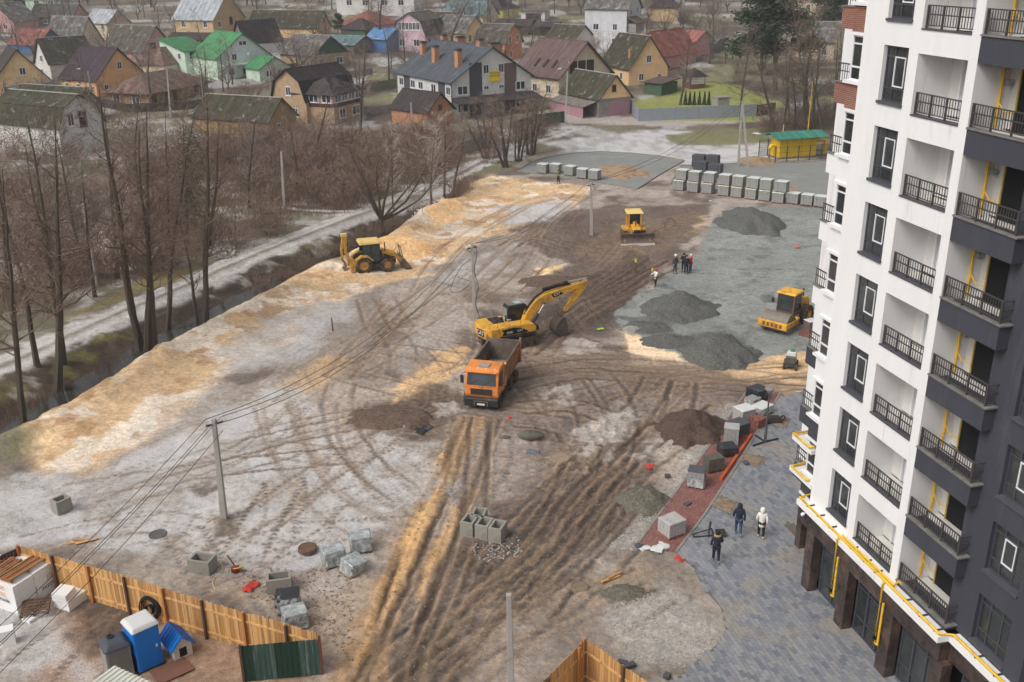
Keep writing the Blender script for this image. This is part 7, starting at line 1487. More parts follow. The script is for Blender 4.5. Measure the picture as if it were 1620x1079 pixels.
def stack(label, pos, lx, ly, lz, rz, blk, rows=5, cols=4, top=None, wrap=None, group=None, green=False, seed=0, name='stone_pallet', tilt=0.0, pal=wood, jit=.012, sc=1.0):
    r = root(name, label, 'pallet', pos, rz, group); r.scale = (sc, sc, sc); pallet_parts(r, lx, ly, pal); R = random.Random(seed); dz = lz / rows; dx = lx / cols; dy = ly / max(2, round(cols * ly / lx)); ny = max(2, round(cols * ly / lx))
    bmsh = MB().box(-dx / 2 + .008, dx / 2 - .008, -dy / 2 + .008, dy / 2 - .008, .004, dz - .004).mesh('block', blk)
    for k in range(rows):
        for i in range(cols):
            for j in range(ny):
                if k < rows - 1 and 0 < i < cols - 1 and 0 < j < ny - 1: continue
                link('block', bmsh, r, (-lx / 2 + dx * (i + .5) + R.uniform(-jit, jit), -ly / 2 + dy * (j + .5) + R.uniform(-jit, jit), .145 + dz * k), (0, 0, R.uniform(-jit, jit)))
    if wrap:
        w = MB(); R2 = R; t = lz * (1 if wrap != 'half' else .55)
        n = 24; ring = []
        for lvl, zz in enumerate((.12, .145 + t * .35, .145 + t * .7, .145 + t)):
            for q in range(n):
                a = 6.2832 * q / n; ca, sa = math.cos(a), math.sin(a); m_ = max(abs(ca) / (lx / 2 + .03), abs(sa) / (ly / 2 + .03)); ring.append((ca / m_ * R2.uniform(.97, 1.07), sa / m_ * R2.uniform(.97, 1.07), zz))
        fs = [(l * n + q, l * n + (q + 1) % n, (l + 1) * n + (q + 1) % n, (l + 1) * n + q) for l in range(3) for q in range(n)]
        w.add(ring, fs); obj('film', w, film if wrap in (True, 'half') else wrap, r)
    if top is not None:
        t_ = MB(); t_.hexa([(-lx / 2 - .03, -ly / 2 - .03, .15 + lz), (lx / 2 + .03, -ly / 2 - .03, .15 + lz), (lx / 2 + .03, ly / 2 + .03, .15 + lz), (-lx / 2 - .03, ly / 2 + .03, .15 + lz)], [(-lx / 2 * .97, -ly / 2 * .97, .20 + lz), (lx / 2 * .98, -ly / 2 * .96, .19 + lz), (lx / 2 * .96, ly / 2 * .97, .21 + lz), (-lx / 2 * .97, ly / 2 * .96, .19 + lz)]); obj('cover', t_, top, r)
    if green:
        for s in (-1, 1):
            for u in (-.3, .3): obj('strap', MB().box(lx * u - .06, lx * u + .06, s * (ly / 2 + .045) - .012, s * (ly / 2 + .045) + .012, .15 + lz * .78, .165 + lz), green_s, r)
    return r
wtop = M('white_pallet_cover', srgb(212, 214, 212), .6, .06, 2, dirt=srgb(180, 190, 170), dirt_amt=.25)
fr_ = [(1075, 301), (1097, 304), (1120, 306), (1145, 309.5), (1166.6, 312), (1188.6, 315), (1210, 317.5), (1231, 321), (1255, 322), (1277, 324.5), (1298, 327)]
ax_ = math.atan2(G(1298, 327).y - G(1075, 301).y, G(1298, 327).x - G(1075, 301).x); ORD = ['first', 'second', 'third', 'fourth', 'fifth', 'sixth', 'seventh', 'eighth', 'ninth', 'tenth', 'eleventh']
GP = 'wrapped paving pallets in the long row'; PX = (G(1097, 304) - G(1075, 301)).length
p0_ = G(*fr_[0]); proto = stack('wrapped grey paving pallet, first from the left in the lower tier', p0_ + Vector((0, 0, .035)), 1.36, 1.2, 1.12, ax_, stone_g, 4, 4, wtop, None, GP, True, 1)
for i, q in enumerate(fr_[1:], 1): dup(proto, G(*q) + Vector((0, 0, .035)), ax_ + vl.uniform(-.1, .1), 'wrapped grey paving pallet, %s from the left in the lower tier' % ORD[i])
for i in range(8): p = G(*fr_[i]) + Vector((.2 + vl.uniform(-.12, .15), .15, 1.34)); dup(proto, p, ax_ + vl.uniform(-.06, .06), 'grey paving pallet stacked in the upper tier, %s from the left' % ORD[i])
for i, q in enumerate([(859, 274), (879, 274), (902.5, 277.5), (922, 282), (940.7, 284)]): o = dup(proto, G(*q) + Vector((0, 0, .035)), ax_ + vl.uniform(-.1, .1), 'wrapped paving pallet on the round pad, %s from the left' % ORD[i]); o['group'] = 'paving pallets on the round pad'
for q, z, lab in (((1108, 276), 0, 'dark paving stack nearest the long row, lower left of four'), ((1131, 280), 0, 'dark paving stack lower right of four'), ((1112, 270), 1.5, 'dark paving stack upper left of four'), ((1134, 271), 1.4, 'dark paving stack upper right of four')):
    stack(lab, G(*q) + Vector((0, .5 if z else 0, .035)) if not z else G(q[0], q[1] + 2) + Vector((0, 3.2, .035)), 1.7, 1.5, 1.6, ax_ + .1, stone_d, 4, 4, None, None, 'dark paving stacks behind the long row', False, 5, jit=.03)
sa = math.atan2(G(1235, 622).y - G(1070, 874).y, G(1235, 622).x - G(1070, 874).x)
def pt(px, py, dz=.08): p = G(px, py); p.z = dz; return p
stack('large square pallet of pale dusted blocks at the near end of the red strip', pt(1062, 846), 1.35, 1.2, .95, sa - .55, stone_w, 6, 5, stone_w, None, None, False, 11, sc=.8)
stack('pallet of grey blocks half wrapped in clear film on the red strip', pt(1101, 770), 1.15, 1.0, 1.15, sa - 1.4, stone_g, 6, 4, stone_d, 'half', None, False, 12, sc=.8)
stack('pallet of olive grey kerb slabs behind the film wrapped pallet', pt(1128, 745), 1.3, .9, .95, sa - .75, stone_o, 5, 3, None, None, None, False, 13, pal=woodd, jit=.03, sc=.8)
stack('low pallet of pavers under torn black film', pt(1150, 720), 1.25, 1.1, .55, sa - .9, stone_d, 3, 4, blackf, blackf, None, False, 14, sc=.8)
stack('tall pallet of grey blocks with white cover in the middle of the strip', pt(1156, 703), 1.1, 1.0, 1.3, sa - 1.35, stone_g, 7, 4, stone_w, None, None, False, 15, sc=.8)
stack('pallet of dark slabs in the middle of the red strip', pt(1166, 688), 1.5, 1.2, .85, sa - .5, stone_d, 5, 3, stone_d, None, None, False, 16, sc=.8)
stack('white covered pallet beyond the dark slabs on the strip', pt(1176, 670), 1.35, 1.2, 1.15, sa - .6, stone_w, 7, 5, wtop, None, None, False, 17, sc=.8)
stack('open pallet of loose red blocks beside the street lamp', pt(1196, 674), 1.1, 1.2, .6, sa - .4, stone_r, 4, 4, None, None, None, False, 18, jit=.05, sc=.8)
stack('low pallet with bulging white cover near the far end of the strip', pt(1205, 655), 1.5, 1.1, .55, sa - .4, stone_w, 3, 4, wtop, film, None, False, 19, sc=.8)
stack('black film pallet with white scrawl at the far end of the strip', pt(1198, 632), 1.35, 1.3, .8, sa - .5, stone_d, 4, 4, blackf, blackf, None, False, 20, sc=.8)
stack('low grey pallet in front of the black film pallet', pt(1190, 641), 1.1, .9, .45, sa - .4, stone_g, 3, 4, None, film, None, False, 21, sc=.8)
stack('grey pallet with a white cap beside the road roller', pt(1281, 524), 1.0, .95, .9, .4, M('brown_blocks', srgb(120, 104, 96), .85, .15), 5, 3, wtop, None, None, False, 22, sc=.8)
GF = 'film wrapped pallets on the frosted ground'
for (px, py), lab, rz, ti in (((528, 892), 'film wrapped pallet of pavers, left one of the collapsed group', .5, 0), ((571, 870), 'film wrapped pallet of pavers, rear one of the collapsed group', .25, 0), ((556, 905), 'tipped film wrapped pallet at the front of the collapsed group', .9, .22), ((457, 965), 'black topped pavers pallet behind the end of the plank fence', .15, 0), ((468, 990), 'clear film wrapped pallet at the end of the plank fence', .4, 0)):
    p = on(px, py); r = stack(lab, p + Vector((0, 0, .02)), 1.15, .95, .7 if ti else .85, rz, stone_g if py != 965 else stone_d, 5, 4, film if py != 965 else blackf, film, GF, False, px, jit=.06, sc=.88)
    if ti: r.rotation_euler = (ti, .15, rz)
cb_m = M('precast_concrete', srgb(150, 147, 138), .9, .12, 2, dirt=srgb(120, 116, 106), dirt_amt=.3, bump=.2, bscale=20)
def hollow(label, px, py, lx, ly, lz, rz, group='hollow concrete blocks', dz=0.0, t=.12, pos=None):
    r = MB(); r.box(-lx / 2, lx / 2, -ly / 2, -ly / 2 + t, 0, lz); r.box(-lx / 2, lx / 2, ly / 2 - t, ly / 2, 0, lz); r.box(-lx / 2, -lx / 2 + t, -ly / 2 + t, ly / 2 - t, 0, lz); r.box(lx / 2 - t, lx / 2, -ly / 2 + t, ly / 2 - t, 0, lz); r.box(-lx / 2 + t, lx / 2 - t, -ly / 2 + t, ly / 2 - t, 0, .1)
    o = obj('concrete_block', r, cb_m); o.location = (pos or on(px, py)) + Vector((0, 0, dz)); o.rotation_euler = (0, 0, rz); return tag(o, label, 'concrete block', group)
hollow('hollow concrete block standing alone at the far left', 99, 808, .85, .7, .8, .9); hollow('hollow concrete block behind the plank fence beside the yellow hose', 322, 902, 1.15, .8, .75, -.25); hollow('hollow concrete block next to the black topped pallet', 443, 932, 1.15, .75, .75, .2)
cg = on(765, 848)
for i, (dx, dy, lab) in enumerate(((-.72, .42, 'left block of the row of three open concrete blocks'), (.05, .12, 'middle block of the row of three open concrete blocks'), (.74, -.18, 'right block of the row of three open concrete blocks'), (-.25, 1.05, 'open concrete block lying behind the row of three'))):
    hollow(lab, 0, 0, .70, .95, .85, -.35 + (i == 3) * .15, 'group of open concrete blocks', pos=cg + Vector((dx, dy, -.02)))
pole_m = M('concrete_pole', srgb(168, 164, 158), .9, .12, 1.5, dirt=srgb(130, 124, 118), dirt_amt=.25)
def pole(label, base, top, lamp=False, w=.17, cross=True):
    p = on(*base); q = at_depth(top[0], top[1], p.y); r = root('utility_pole', label, 'pole', p, 0, 'concrete utility poles'); v = q - p
    m = MB(); n = v.normalized(); ex_ = Vector((1, 0, 0)); ey = Vector((0, 1, 0)); b0, b1 = w, w * .62
    m.hexa([-ex_ * b0 - ey * b0 + Vector((0, 0, -.3)), ex_ * b0 - ey * b0 + Vector((0, 0, -.3)), ex_ * b0 + ey * b0 + Vector((0, 0, -.3)), -ex_ * b0 + ey * b0 + Vector((0, 0, -.3))], [v - ex_ * b1 - ey * b1, v + ex_ * b1 - ey * b1, v + ex_ * b1 + ey * b1, v - ex_ * b1 + ey * b1]); obj('shaft', m, pole_m, r, bevel=.02)
    if cross:
        c = MB(); c.box(-.45, .45, -.04, .04, -.35, -.27); co = obj('cross_arm', c, dark_metal, r); co.location = v; co.rotation_euler = (0, 0, .6)
        for x in (-.4, -.14, .14, .4): obj('insulator', MB().ring((x, 0, -.2), (0, 0, 1), [(0, -.07), (.045, -.06), (.05, 0), (.02, .06), (0, .07)], 8), M('insulator_white', srgb(190, 188, 184), .3, .05), co)
    if lamp:
        l_ = MB(); l_.tube([tuple(v), tuple(v + Vector((-.3, -.2, .3))), tuple(v + Vector((-1.1, -.5, .45)))], .035, 5); lo = obj('lamp_arm', l_, dark_metal, r); b_ = MB(); b_.hexa([(-1.7, -.75, .34), (-1.05, -.6, .34), (-1.05, -.4, .34), (-1.7, -.55, .34)], [(-1.65, -.73, .5), (-1.05, -.58, .55), (-1.05, -.42, .55), (-1.65, -.57, .5)]); o = obj('lamp_head', b_, frame_white, lo); o.location = v
    return p, q
P1 = pole('leaning concrete pole on the frosted ground at lower left', (355, 824), (338, 662)); P2 = pole('concrete pole with loose black cable behind the excavator', (752, 508), (747, 386)); P3 = pole('concrete pole left of the bulldozer', (936, 372), (935, 288)); P4 = pole('concrete pole at the bottom centre cut by the frame', (811, 1190), (805, 940), w=.15, cross=False)
pole('pale concrete pole in the thicket beside the dirt track', (450, 335), (445, 240), cross=False); pole('short concrete pole leaning in the left thicket', (153, 452), (131, 322)); pole('concrete street lighting pole by the cream house', (894, 196), (898, 112), True, cross=False); pole('pale pole in front of the small brick shed', (653, 212), (650, 162), cross=False)
PA = pole('pole in front of the ochre hip house', (270, 186), (264, 108), cross=False); pole('lamp pole before the orange house', (150, 186), (139, 112), True, cross=False); pole('thin pole right of the ochre hip house', (322, 160), (315, 106), True, .1, cross=False); pole('thin grey pole by the green trimmed annex', (430, 172), (426, 110), cross=False, w=.12)
p5, q5 = on(1168, 262), None; q5 = at_depth(1174, 160, p5.y); r = root('utility_pole', 'forked twin legged concrete pole by the road junction', 'pole', p5, 0, 'concrete utility poles'); v = q5 - p5; pb = on(1180, 264) - p5
for b0 in (Vector((0, 0, 0)), pb + Vector((.4, 0, 0))):
    m = MB(); e1, e2 = Vector((.16, 0, 0)), Vector((0, .16, 0)); m.hexa([b0 - e1 - e2 - Vector((0, 0, .3)), b0 + e1 - e2 - Vector((0, 0, .3)), b0 + e1 + e2 - Vector((0, 0, .3)), b0 - e1 + e2 - Vector((0, 0, .3))], [v - e1 * .6 - e2 * .6, v + e1 * .6 - e2 * .6, v + e1 * .6 + e2 * .6, v - e1 * .6 + e2 * .6]); obj('shaft', m, pole_m, r)
P5 = (p5, q5)
wire_m = M('cable_black', srgb(64, 64, 66), .6, .1)
def cable(a, b_, sag, label, r=.018, n=14, group='overhead cables'):
    pts = [tuple(a.lerp(b_, i / n) - Vector((0, 0, sag * 4 * (i / n) * (1 - i / n)))) for i in range(n + 1)]; return tag(obj('power_cable', MB().tube(pts, r, 4), wire_m), label, 'cable', group)
E1 = G(-150, 1146, 6.0); tnames = ('upper left', 'upper right', 'lower left', 'lower right')
offs = [Vector((-.4, -.1, 0)), Vector((.35, .1, .05)), Vector((-.3, 0, -.45)), Vector((.35, .1, -.75))]
for i, o_ in enumerate(offs): cable(P1[1] + o_, E1 + o_ * 1.2, .35, '%s cable from the leaning pole down to the lower left corner' % tnames[i])
for i, o_ in enumerate(offs[:3]): cable(P1[1] + o_, P2[1] + o_, 1.9 + .18 * i, '%s sagging cable between the leaning pole and the excavator pole' % tnames[i], .02)
for i, o_ in enumerate(offs[:2]): cable(P2[1] + o_, P3[1] + o_, 1.2 + .2 * i, '%s cable from the excavator pole towards the bulldozer' % tnames[i], .018); cable(P3[1] + o_, P5[1] + o_, 1.4 + .3 * i, '%s cable across the round pad to the forked pole' % tnames[i], .022)
lp = []; v = P2[1] - P2[0]; R = random.Random(6)
for i in range(26): t = i / 25; lp.append(tuple(P2[0] + v * (1 - t * .95) + Vector((.22 + .14 * math.sin(t * 14), -.25 - .08 * math.cos(t * 9), 0)))) 
lp += [tuple(P2[0] + Vector((.6 + .25 * math.cos(a), -.4 + .2 * math.sin(a), .08))) for a in (0, 1, 2, 3, 4, 5)]
tag(obj('loose_cable', MB().tube(lp, .03, 5), wire_m), 'loose black cable hanging down the pole behind the excavator', 'cable')
lp = [tuple(P2[0] + v * .82), tuple(P2[0] + v * .7 + Vector((-1.0, 0, 0))), tuple(P2[0] + v * .45 + Vector((-1.9, 0, -.2))), tuple(P2[0] + v * .38 + Vector((-1.2, .2, 0))), tuple(P2[0] + v * .5 + Vector((-.2, 0, 0)))]
tag(obj('loose_cable', MB().tube(catmull(lp, 5), .025, 5), wire_m), 'looped black cable hanging left of the excavator pole', 'cable')
tag(obj('loose_cable', MB().tube(catmull([tuple(on(1050 + x, 360 + y, .3 + .25 * math.sin(x))) for x, y in ((0, 6), (3, -6), (10, -12), (16, -8), (20, 2), (14, 6))], 5), .03, 5), wire_m), 'hoop of black cable on the sand behind the standing group', 'cable')
gb0, gb1 = on(1232, 252), on(1290, 248); az_ = math.atan2(gb1.y - gb0.y, gb1.x - gb0.x); gw = (gb1 - gb0).length
gbx = root('gas_station_box', 'yellow gas regulator cabinet with green sheet roof and thick pipes', 'gas cabinet', gb0, az_)
gcm = M('gas_cabinet_yellow', srgb(226, 186, 40), .55, .08, 1.5)
for i in range(5): obj('panel', MB().box(gw * i / 5 + .02, gw * (i + 1) / 5 - .02, -.03 * (i % 2), 2.6, .2, 2.9), gcm, gbx)
obj('plinth', MB().box(-.1, gw + .1, -.1, 2.7, -.3, .2), conc_edge, gbx)
link('roof', roof_mesh('roof', [[(-1.1, -1.0, 3.0), (gw + 1.3, -1.0, 3.0), (gw + 1.3, 1.3, 3.7), (-1.1, 1.3, 3.7)], [(gw + 1.3, 3.6, 3.0), (-1.1, 3.6, 3.0), (-1.1, 1.3, 3.7), (gw + 1.3, 1.3, 3.7)]], M_roof('gas_green_roof', srgb(62, 128, 112), srgb(74, 136, 120), .3, 0, .0, 0), .1), gbx)
for pth in ([(gw, 1.2, 2.2), (gw + 1.9, 1.2, 2.2), (gw + 2.2, 1.2, 1.9), (gw + 2.2, 1.2, -.3)], [(0, 1.2, 1.8), (-.7, 1.2, 1.8), (-.9, 1.2, 1.5), (-.9, 1.2, -.3)]): obj('pipe', MB().tube(pth, .28, 10), yellow_pipe, gbx, smooth=50)
obj('vent_mast', MB().tube([(gw * .95, 2.2, 3.2), (gw * .95, 2.2, 10.5)], .07, 6, 0, True, .03), yellow_pipe, gbx); obj('vent_mast', MB().tube([(gw * .25, 2.0, 3.2), (gw * .25, 2.0, 4.6)], .06, 6), yellow_pipe, gbx)
fn_m = M('green_mesh_fence', srgb(62, 74, 68), .6, .1)
gf = root('mesh_fence', 'thin green mesh fence with posts round the yellow gas cabinet', 'fence', on(1226, 257), az_)
fw_ = gw + 3.2
for i in range(6): obj('post', MB().box(-.05 + fw_ * i / 5, .05 + fw_ * i / 5, -.05, .05, -.3, 2.3), fn_m, gf)
ms_ = MB()
for i in range(60): x = fw_ * i / 59; ms_.box(x - .008, x + .008, .05, .06, .1, 2.2)
for z in (.1, .75, 1.4, 2.2): ms_.box(0, fw_, .06, .075, z - .015, z + .015)
tag(obj('mesh', ms_, fn_m, gf), kind='stuff')
gf2 = root('mesh_fence', 'dark mesh fence section standing left of the yellow gas cabinet', 'fence', on(1200, 248), az_ + .1)
for i in range(3): obj('post', MB().box(-.05 + 1.5 * i, .05 + 1.5 * i, -.05, .05, -.3, 2.5), fn_m, gf2)
ms_ = MB()
for i in range(30): x = 3.0 * i / 29; ms_.box(x - .01, x + .01, .05, .06, .1, 2.4)
for i in range(9): ms_.box(0, 3.0, .06, .075, .15 + .28 * i, .18 + .28 * i)
tag(obj('mesh', ms_, fn_m, gf2), kind='stuff')
plk = [M('fence_plank_%d' % i, srgb(*c_), .85, .22, 2.5, dirt=srgb(96, 72, 50), dirt_amt=.28, stretch=(1, 1, .12)) for i, c_ in enumerate([(204, 156, 98), (190, 142, 88), (216, 170, 112), (178, 132, 84)])]
pm_ = [MB().box(-.054, .054, -.011, .011, 0, 1).mesh('plank', m_) for m_ in plk]; post_d = M('fence_post', srgb(96, 72, 56), .9, .2, 2); post_o = M('fence_post_new', srgb(184, 120, 70), .85, .15, 2)
def plank_fence(label, pts, h, rails=(.35, 1.55), inner=-1, maxn=300, pz=None):
    r = root('plank_fence', label, 'fence', pts[0]); R = random.Random(8); k = 0
    for A, B_ in zip(pts[:-1], pts[1:]):
        d = B_ - A; L_ = math.hypot(d.x, d.y); a = math.atan2(d.y, d.x); ux = Vector((math.cos(a), math.sin(a), 0)); nx_ = Vector((-ux.y, ux.x, 0)); n = int(L_ / .118)
        for i in range(n):
            t = (i + .5) / n; p = A + d * t - pts[0] + nx_ * R.uniform(-.006, .006); o = link('plank', pm_[R.randrange(4)], r, p + Vector((0, 0, .04 + R.uniform(-.02, .02))), (R.uniform(-.01, .01), R.uniform(-.008, .008), a)); o.scale = (1, 1, h + R.uniform(-.03, .03) + (.05 if (i // 38) % 2 else 0)); k += 1
        for z in rails:
            m = 0
            while m < L_: e = min(L_, m + 2.4); o = obj('rail', MB().box(m + .01, e - .01, -.02, .02, -.05, .05), plk[2], r); o.location = A - pts[0] + nx_ * (inner * .035) + Vector((0, 0, z)); o.rotation_euler = (0, 0, a); m = e
        m = 0; q = 0
        while m <= L_ + .1: o = obj('post', MB().box(-.05, .05, -.05, .05, -.2, h + .1), post_d if q % 2 else post_o, r); o.location = A + ux * m - pts[0] + nx_ * (inner * .11); o.rotation_euler = (0, 0, a); m += 2.2; q += 1
    return r
f0, f1, f2, f3 = on(30, 912), on(130, 944), on(339, 1004), on(496, 1049)
FT = [Vector((*v.xy, 0)) for v in (f0, f1, f2, f3)]; FT = [G(30, 864, 1.95), G(500, 1004, 1.95)]; FT = [Vector((p.x, p.y, 0)) for p in FT]
pf1 = plank_fence('fresh plank fence crossing the lower left corner of the site', FT, 1.95)
fl0 = FT[0]; fl1 = G(-60, 905, 1.95); fl1 = Vector((fl1.x, fl1.y, 0)); dk = root('plank_fence', 'dark weathered plank fence running off the left edge', 'fence', fl0); dd = fl1 - fl0; nn_ = int(dd.length / .15); dm = MB().box(-.07, .07, -.012, .012, 0, 1.9).mesh('plank', M('dark_plank', srgb(74, 60, 52), .9, .25, 2))
for i in range(nn_): link('plank', dm, dk, dd * ((i + .5) / nn_), (0, 0, math.atan2(dd.y, dd.x)))
ap, al, ar = (Vector((p.x, p.y, 0)) for p in (G(927, 1012, 2.1), G(846, 1092, 2.1), G(1040, 1092, 2.1)))
plank_fence('plank fence corner at the bottom edge, left of its peak', [al + (al - ap) * .4, ap], 2.1, inner=-1); plank_fence('plank fence corner at the bottom edge, right of its peak', [ap, ar + (ar - ap) * .4], 2.1, inner=-1)
ga, gb_ = G(381, 1022, 1.85), G(503, 1011, 1.85); ga.z = gb_.z = 0; gL = (gb_ - ga).length; gr_ = root('sheet_gate', 'dark green corrugated sheet gate at the end of the plank fence', 'gate', ga, math.atan2(gb_.y - ga.y, gb_.x - ga.x))
gm1, gm2 = M('gate_green_sheet', srgb(30, 62, 50), .5, .1, 2), M('gate_frosted_sheet', srgb(60, 86, 78), .6, .2, 2, dirt=srgb(128, 136, 134), dirt_amt=.35, stretch=(6, 1, .4))
for i, m_ in enumerate((gm1, gm2, gm1, gm2)):
    w = [0, .14, .42, .74, 1.0]; x0, x1 = gL * w[i], gL * w[i + 1]; sh = MB(); k = max(3, int((x1 - x0) / .1))
    for j in range(k): u0, u1 = x0 + (x1 - x0) * j / k, x0 + (x1 - x0) * (j + 1) / k; sh.box(u0, u1 - .002, -.012 - .022 * (j % 2), .012 - .022 * (j % 2), .06, 1.85)
    obj('sheet', sh, m_, gr_)
obj('post', MB().box(gL, gL + .1, -.06, .06, -.2, 2.0), M('rust_post', srgb(112, 66, 50), .8, .2), gr_); obj('post', MB().box(-.1, 0, -.06, .06, -.2, 1.9), post_d, gr_)
foam = M('white_foam', srgb(236, 236, 234), .7, .03, 2); foam2 = M('foam_wrap', srgb(218, 220, 222), .35, .05, 2)
org = M('orange_print', srgb(238, 172, 120), .6, .05); pur = M('purple_print', srgb(70, 52, 110), .6, .05)
fa = math.atan2(FT[1].y - FT[0].y, FT[1].x - FT[0].x); GFm = 'foam packs by the plank fence'
def foam_pack(label, pos, lx, ly, lz, rz, n=3, tilt=0, group=GFm, prints=False, cat='foam pack'):
    r = root('foam_pack', label, cat, pos, rz, group)
    for i in range(n): jx = vl.uniform(-.03, .03); obj('slab', MB().box(-lx / 2 + jx, lx / 2 + jx, -ly / 2, ly / 2, lz * i / n + .003, lz * (i + 1) / n - .003), foam, r)
    if tilt: r.rotation_euler = (tilt, 0, rz)
    if prints:
        text(r, 'УКРПАЛЬ', .26, (.35, -ly / 2 - .012, lz * .30), (math.pi / 2, 0, 0), pur, ext=.004); text(r, 'ЕПС', .34, (.45, -ly / 2 - .012, lz * .58), (math.pi / 2, 0, 0), org, ext=.004)
    return r
fN, fE = G(29, 972), G(90, 931); fN.z = fE.z = 0; fx_ = (fE - fN).normalized(); fy_ = Vector((-fx_.y, fx_.x, 0)); FL = (fE - fN).length; frz = math.atan2(fx_.y, fx_.x); FD, FH = 1.9, 1.5
def fp(x, y, z=0.0): p = fN + fx_ * x + fy_ * y; p.z = z + TZ(p.x, p.y) * (z == 0); return p
foam_pack('big wrapped foam pack with lettering under the pallets, right half', fp(FL * .76, FD / 2), FL * .47, FD, FH, frz, 4, prints=True); fpl = foam_pack('big wrapped foam pack under the pallets, left half by the left edge', fp(FL * .25, FD / 2), FL * .5, FD, FH, frz, 4); foam_pack('foam pack cut by the left edge behind the big stack', fp(FL * .4, FD * 1.52), FL * .75, FD * .9, FH * .96, frz, 4)
for s_, z_, m_, q_ in (('ЕПС', .62, org, .3), ('УКРПАЛЬ', .42, pur, .2), ('ЕПС', .86, org, .3)): text(fpl, s_, q_, (-FL * .25 - .04, -.1, FH * z_), (math.pi / 2, 0, -math.pi / 2), m_)
for (x, y, z, lx, ly), lab, dr in (((FL * .52, .62, FH, FL * .92, .8), 'long brown pallet lying along the front of the foam stack', 0), ((FL * .42, 1.7, FH - .02, 1.3, 1.1), 'weathered pallet lying on the rear of the foam stack', .08)):
    r = root('wooden_pallet', lab, 'pallet', fp(x, y, z + .03), frz + dr, 'old pallets on the foam'); pallet_parts(r, lx, ly, M('rusty_pallet_wood', srgb(158, 102, 66), .9, .25, 3))
    for i in range(3): obj('frame_board', MB().box(-lx / 2, lx / 2, -ly / 2 + (ly - .1) * i / 2, -ly / 2 + .1 + (ly - .1) * i / 2, .14, .18), wood, r)
foam_pack('low stack of clean foam slabs against the plank fence', G(112, 955), 1.05, 1.0, .55, frz, 5); foam_pack('loose foam slabs tossed on the low stack', G(101, 944, .56), .8, .7, .4, frz + .3, 2, .12)
foam_pack('single foam block standing alone at the left edge', G(15, 1018), .5, .55, .8, frz + .9, 1); foam_pack('broken foam pieces under the tilted pallet', G(55, 976), .95, .5, .16, frz, 1)
p = G(57, 962, .28); r = root('wooden_pallet', 'tilted brown pallet leaning on foam pieces', 'pallet', p, fa + .3, 'old pallets on the foam'); pallet_parts(r, 1.25, 1.0, woodd); r.rotation_euler = (.22, -.05, frz - .9)
blu = M('blue_plastic', srgb(28, 124, 212), .4, .06, 1.5); tw_ = M('white_plastic_roof', srgb(214, 214, 210), .5, .05, 2)
t0 = G(232, 1048); t0.z = TZ(t0.x, t0.y); tt = root('portable_toilet', 'blue portable toilet with white roof inside the fence', 'portable toilet', t0, .75)
obj('body', MB().box(-.55, .55, -.55, .55, .05, 2.05), blu, tt, bevel=.05); obj('base', MB().box(-.6, .6, -.62, .62, 0, .08), blackp, tt)
for i in range(11): obj('louvre', MB().box(-.575, -.55, -.46, .46, .95 + .1 * i, 1.0 + .1 * i), blu, tt)
obj('lower_panel', MB().box(-.57, -.55, -.46, .46, .1, .85), M('charcoal_panel', srgb(58, 56, 58), .7, .15), tt)
do = obj('door', MB().box(-.44, .44, -.575, -.55, .1, 2.0), blu, tt, bevel=.008); obj('handle', MB().box(.3, .38, -.6, -.575, 1.0, 1.14), tw_, do)
rf = MB(); rf.hexa([(-.62, -.64, 2.05), (.62, -.64, 2.05), (.62, .64, 2.05), (-.62, .64, 2.05)], [(-.5, -.5, 2.26), (.5, -.5, 2.26), (.5, .5, 2.26), (-.5, .5, 2.26)]); obj('roof', rf, tw_, tt, bevel=.06)
t1 = G(190, 1066); t1.z = TZ(t1.x, t1.y); t2 = root('portable_toilet', 'grey cabin toilet with a dark domed roof and round vent', 'portable toilet', t1, .6); gpl = M('grey_cabin', srgb(146, 144, 138), .7, .12, 2)
obj('body', MB().box(-.5, .5, -.5, .5, 0, 1.55), gpl, t2, bevel=.03); obj('door', MB().box(-.4, .4, -.525, -.5, .1, 1.5), M('grey_door', srgb(120, 118, 112), .7, .1), t2)
rf = MB(); rf.hexa([(-.6, -.6, 1.55), (.6, -.6, 1.55), (.6, .6, 1.55), (-.6, .6, 1.55)], [(-.35, -.35, 1.86), (.35, -.35, 1.86), (.35, .35, 1.86), (-.35, .35, 1.86)]); obj('roof', rf, M('slate_plastic', srgb(74, 78, 86), .5, .1), t2, bevel=.1); obj('vent', MB().ring((-.1, .1, 1.87), (0, 0, 1), [(.14, 0), (.14, .06), (.07, .06), (.06, -.02), (0, -.02)], 14), blackp, t2)
dh = G(282, 1030); dh.z = TZ(dh.x, dh.y); dg = root('dog_house', 'small white dog house with blue ribbed roof and dark opening', 'dog house', dh, .72)
m = MB(); m.add([(-.4, -.6, 0), (.4, -.6, 0), (.4, -.6, .65), (0, -.6, 1.05), (-.4, -.6, .65), (-.4, .6, 0), (.4, .6, 0), (.4, .6, .65), (0, .6, 1.05), (-.4, .6, .65)], [(0, 1, 2, 3, 4), (9, 8, 7, 6, 5), (0, 5, 6, 1), (1, 6, 7, 2), (2, 7, 8, 3), (3, 8, 9, 4), (4, 9, 5, 0)]); obj('wall', m, M('dog_house_white', srgb(214, 208, 196), .8, .08, 2), dg)
link('roof', roof_mesh('roof', [[(-.55, -.7, .58), (-.55, .7, .58), (0, .7, 1.14), (0, -.7, 1.14)][::-1], [(.55, .7, .58), (.55, -.7, .58), (0, -.7, 1.14), (0, .7, 1.14)][::-1]], blu, .04), dg)
